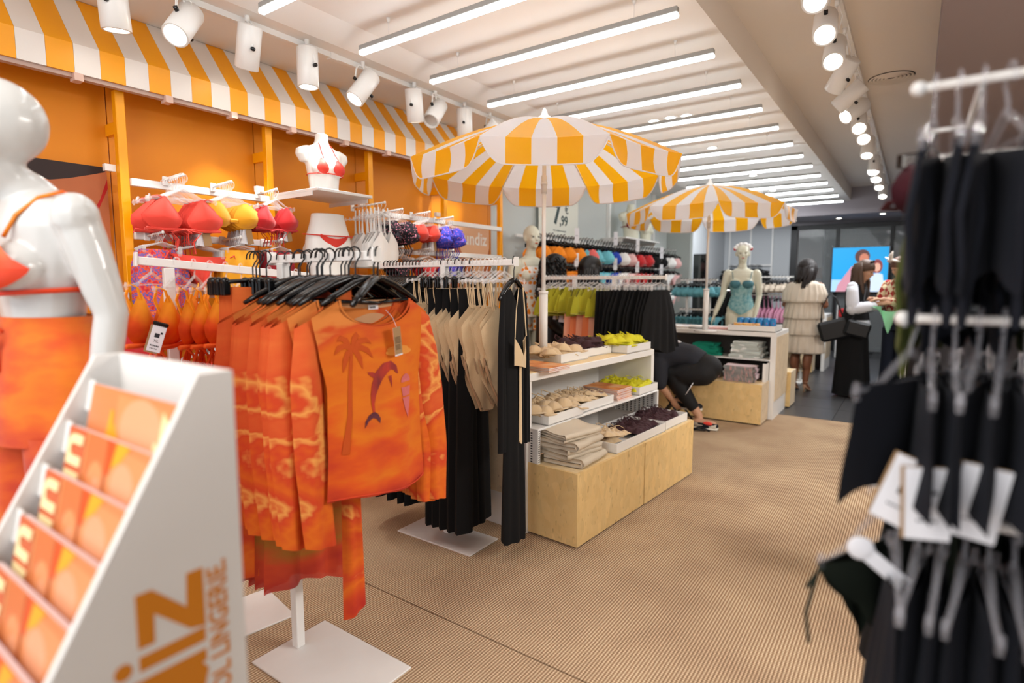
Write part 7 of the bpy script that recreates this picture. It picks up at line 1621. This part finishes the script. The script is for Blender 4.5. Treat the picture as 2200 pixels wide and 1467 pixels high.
for i in range(24):
    x = .0 + i * .026
    h, g = hang((x, 1.03, 1.373), R(90) + (R(-26) if i == 0 else random.uniform(-.18, .12)), H_CLOW, G_NB, 'clear plastic hanger, %s on the middle bar of the navy rack' % ordn(i), 'navy brief, %s from the aisle on the middle bar' % ordn(i), 'clear hangers on the middle bar', 'navy briefs on the middle bar', m=M['navy'])
    if i % 3 == 0 or i == 1:
        t = empty('price_tag', (x + .004, .905 + random.uniform(-.01, .02), 1.135 + random.uniform(-.012, .012)), R(random.uniform(-25, 25)), 'white price tag on brown card, %s from the aisle under the navy briefs' % ordn({0: 0, 1: 1}.get(i, i // 3 + 1)), 'tag', 'price tags under the navy briefs'); t.rotation_euler.y = R(random.uniform(-12, 18)); t.rotation_euler.z += R(170) if i in (6, 9) else 0
        MB().box((-.003, .003, 0), (.052, .001, .098)).obj('backing_card', M['kraft'], t); MB().box((0, 0, 0), (.050, .001, .096)).obj('label_card', M['tagw'], t)
        b = MB().bx(-.007, .005, -.0012, -.0006, -.004, .010); [b.bx(-.012 + .004 * k, -.0095 + .004 * k, -.0012, -.0006, -.024, -.021) for k in range(6)]; b.bx(-.006, .0, -.0012, -.0006, .022, .026).bx(.006, .011, -.0012, -.0006, .013, .018).obj('printed_marks', M['ink'], t)
        MB().tube([(0, 0, .038), (0, .03, .08)], .0008, 4).obj('string', M['tagw'], t)
for j, (y, n) in enumerate(((1.20, 12), (1.40, 12))):
    row((.03, y, 1.38), (.55, y, 1.385), n, R(85), H_CLOW, G_NB, 'dark brief', 'the %s middle bar of the navy rack' % ('second' if j == 0 else 'rear'), M['navy'] if j == 0 else M['blackc'], s=1.2)
for i in range(24):
    x = .0 + i * .026
    h, g = hang((x, .975, 1.10), R(90) + random.uniform(-.18, .12), H_CLOW, G_SKIRT, 'clear plastic hanger, %s on the lowest bar of the navy rack' % ordn(i), 'navy loose shorts, %s from the aisle on the lowest bar' % ordn(i), 'clear hangers on the lowest bar', 'navy shorts on the lowest bar', m=M['navy']); g.scale = (.62, .8, .95)
h, g = hang((-.03, 1.06, 1.105), R(62), H_CLOW, G_BRIEF, 'clear plastic hanger of the dark green brief at the rack corner', 'dark green brief hung at the aisle corner of the navy rack', None, None, m=M['green_d'])
row((.0, 1.30, 1.095), (.6, 1.30, 1.095), 22, R(85), H_CLOW, G_SKIRT, 'black loose shorts', 'the rear lowest bar of the navy rack', [M['blackc'], M['green_d']], s=.62)
nro(MB().cyl((-.04, 1.06, 1.097), (.1, 1.06, 1.097), .005, n=8), 'bar')
t = empty('size_ring', (-.015, .955, 1.01), R(10), 'white plastic size marker hanging at the corner of the navy rack', 'tag'); t.rotation_euler.y = R(38); MB().box((0, 0, 0), (.075, .003, .022), bev=.001).ell((-.035, 0, 0), (.018, .004, .018)).obj('marker', M['tagw'], t)
g = dup(G_BRIEF, loc=(.0, 1.02, .98), rot=R(70), label='olive green brief low at the corner of the navy rack'); 
for c in g.children: c.material_slots[0].link = 'OBJECT'; c.material_slots[0].material = M['olive']
g.location = (-.0, .99, .90)
# counter with small goods behind the navy rack
ct = empty('merchandise_stand', (.55, 3.1, 0), 0, 'white wire stand with yellow boxes behind the navy rack', 'stand')
MB().bx(-.58, .9, -.2, .2, 1.33, 1.345).obj('shelf_board', M['white'], ct); MB().bx(-.58, -.56, -.2, .2, 0, 1.42).obj('end_frame', M['whitem'], ct); MB().bx(.88, .9, -.2, .2, 0, 1.42).obj('end_frame', M['whitem'], ct)
MB().bx(-.56, .88, -.01, .0, .2, 1.33).obj('back_panel', mat('stand_grey', '#2c2a2e', .7), ct)
for k in range(22):
    MB().cyl((-.52 + k * .064, -.2, 1.345), (-.52 + k * .064, -.2, 1.365), .006, n=6).obj('peg', M['whitem'], ct)
for i, x in enumerate((.50, .62, .86, 1.0)):
    c = empty('yellow_box', (x, 3.14, 1.3455), 0, 'small yellow carton, %s from the left on the wire stand' % ordn(i), 'box', 'yellow cartons on the stand'); MB().bx(-.045, .045, -.03, .03, 0, .12, bev=.002).obj('carton', mat('carton_yellow', '#f0a010', .5), c); MB().bx(-.03, .03, -.031, -.030, .05, .09).obj('printed_label', M['tagw'], c)
rnd = random.Random(12)
for i in range(12):
    c = empty('hair_clip', (-.0 + i * .04 + .02, 3.0 + rnd.uniform(0, .12), 1.3455), rnd.uniform(0, 3), 'small %s hair clip, %s from the left on the wire stand' % (('red', 'amber', 'black')[i % 3], ordn(i)), 'hair clip', 'hair clips on the stand')
    MB().ell((0, 0, .018), (.022, .012, .016), None, 10, 8).obj('claw', (M['red'], M['orangec'], M['black'])[i % 3], c); MB().tube([(-.015, 0, .03), (0, .01, .042), (.015, 0, .03)], .004, 5).obj('spring', M['chrome'], c)
drop_protos()
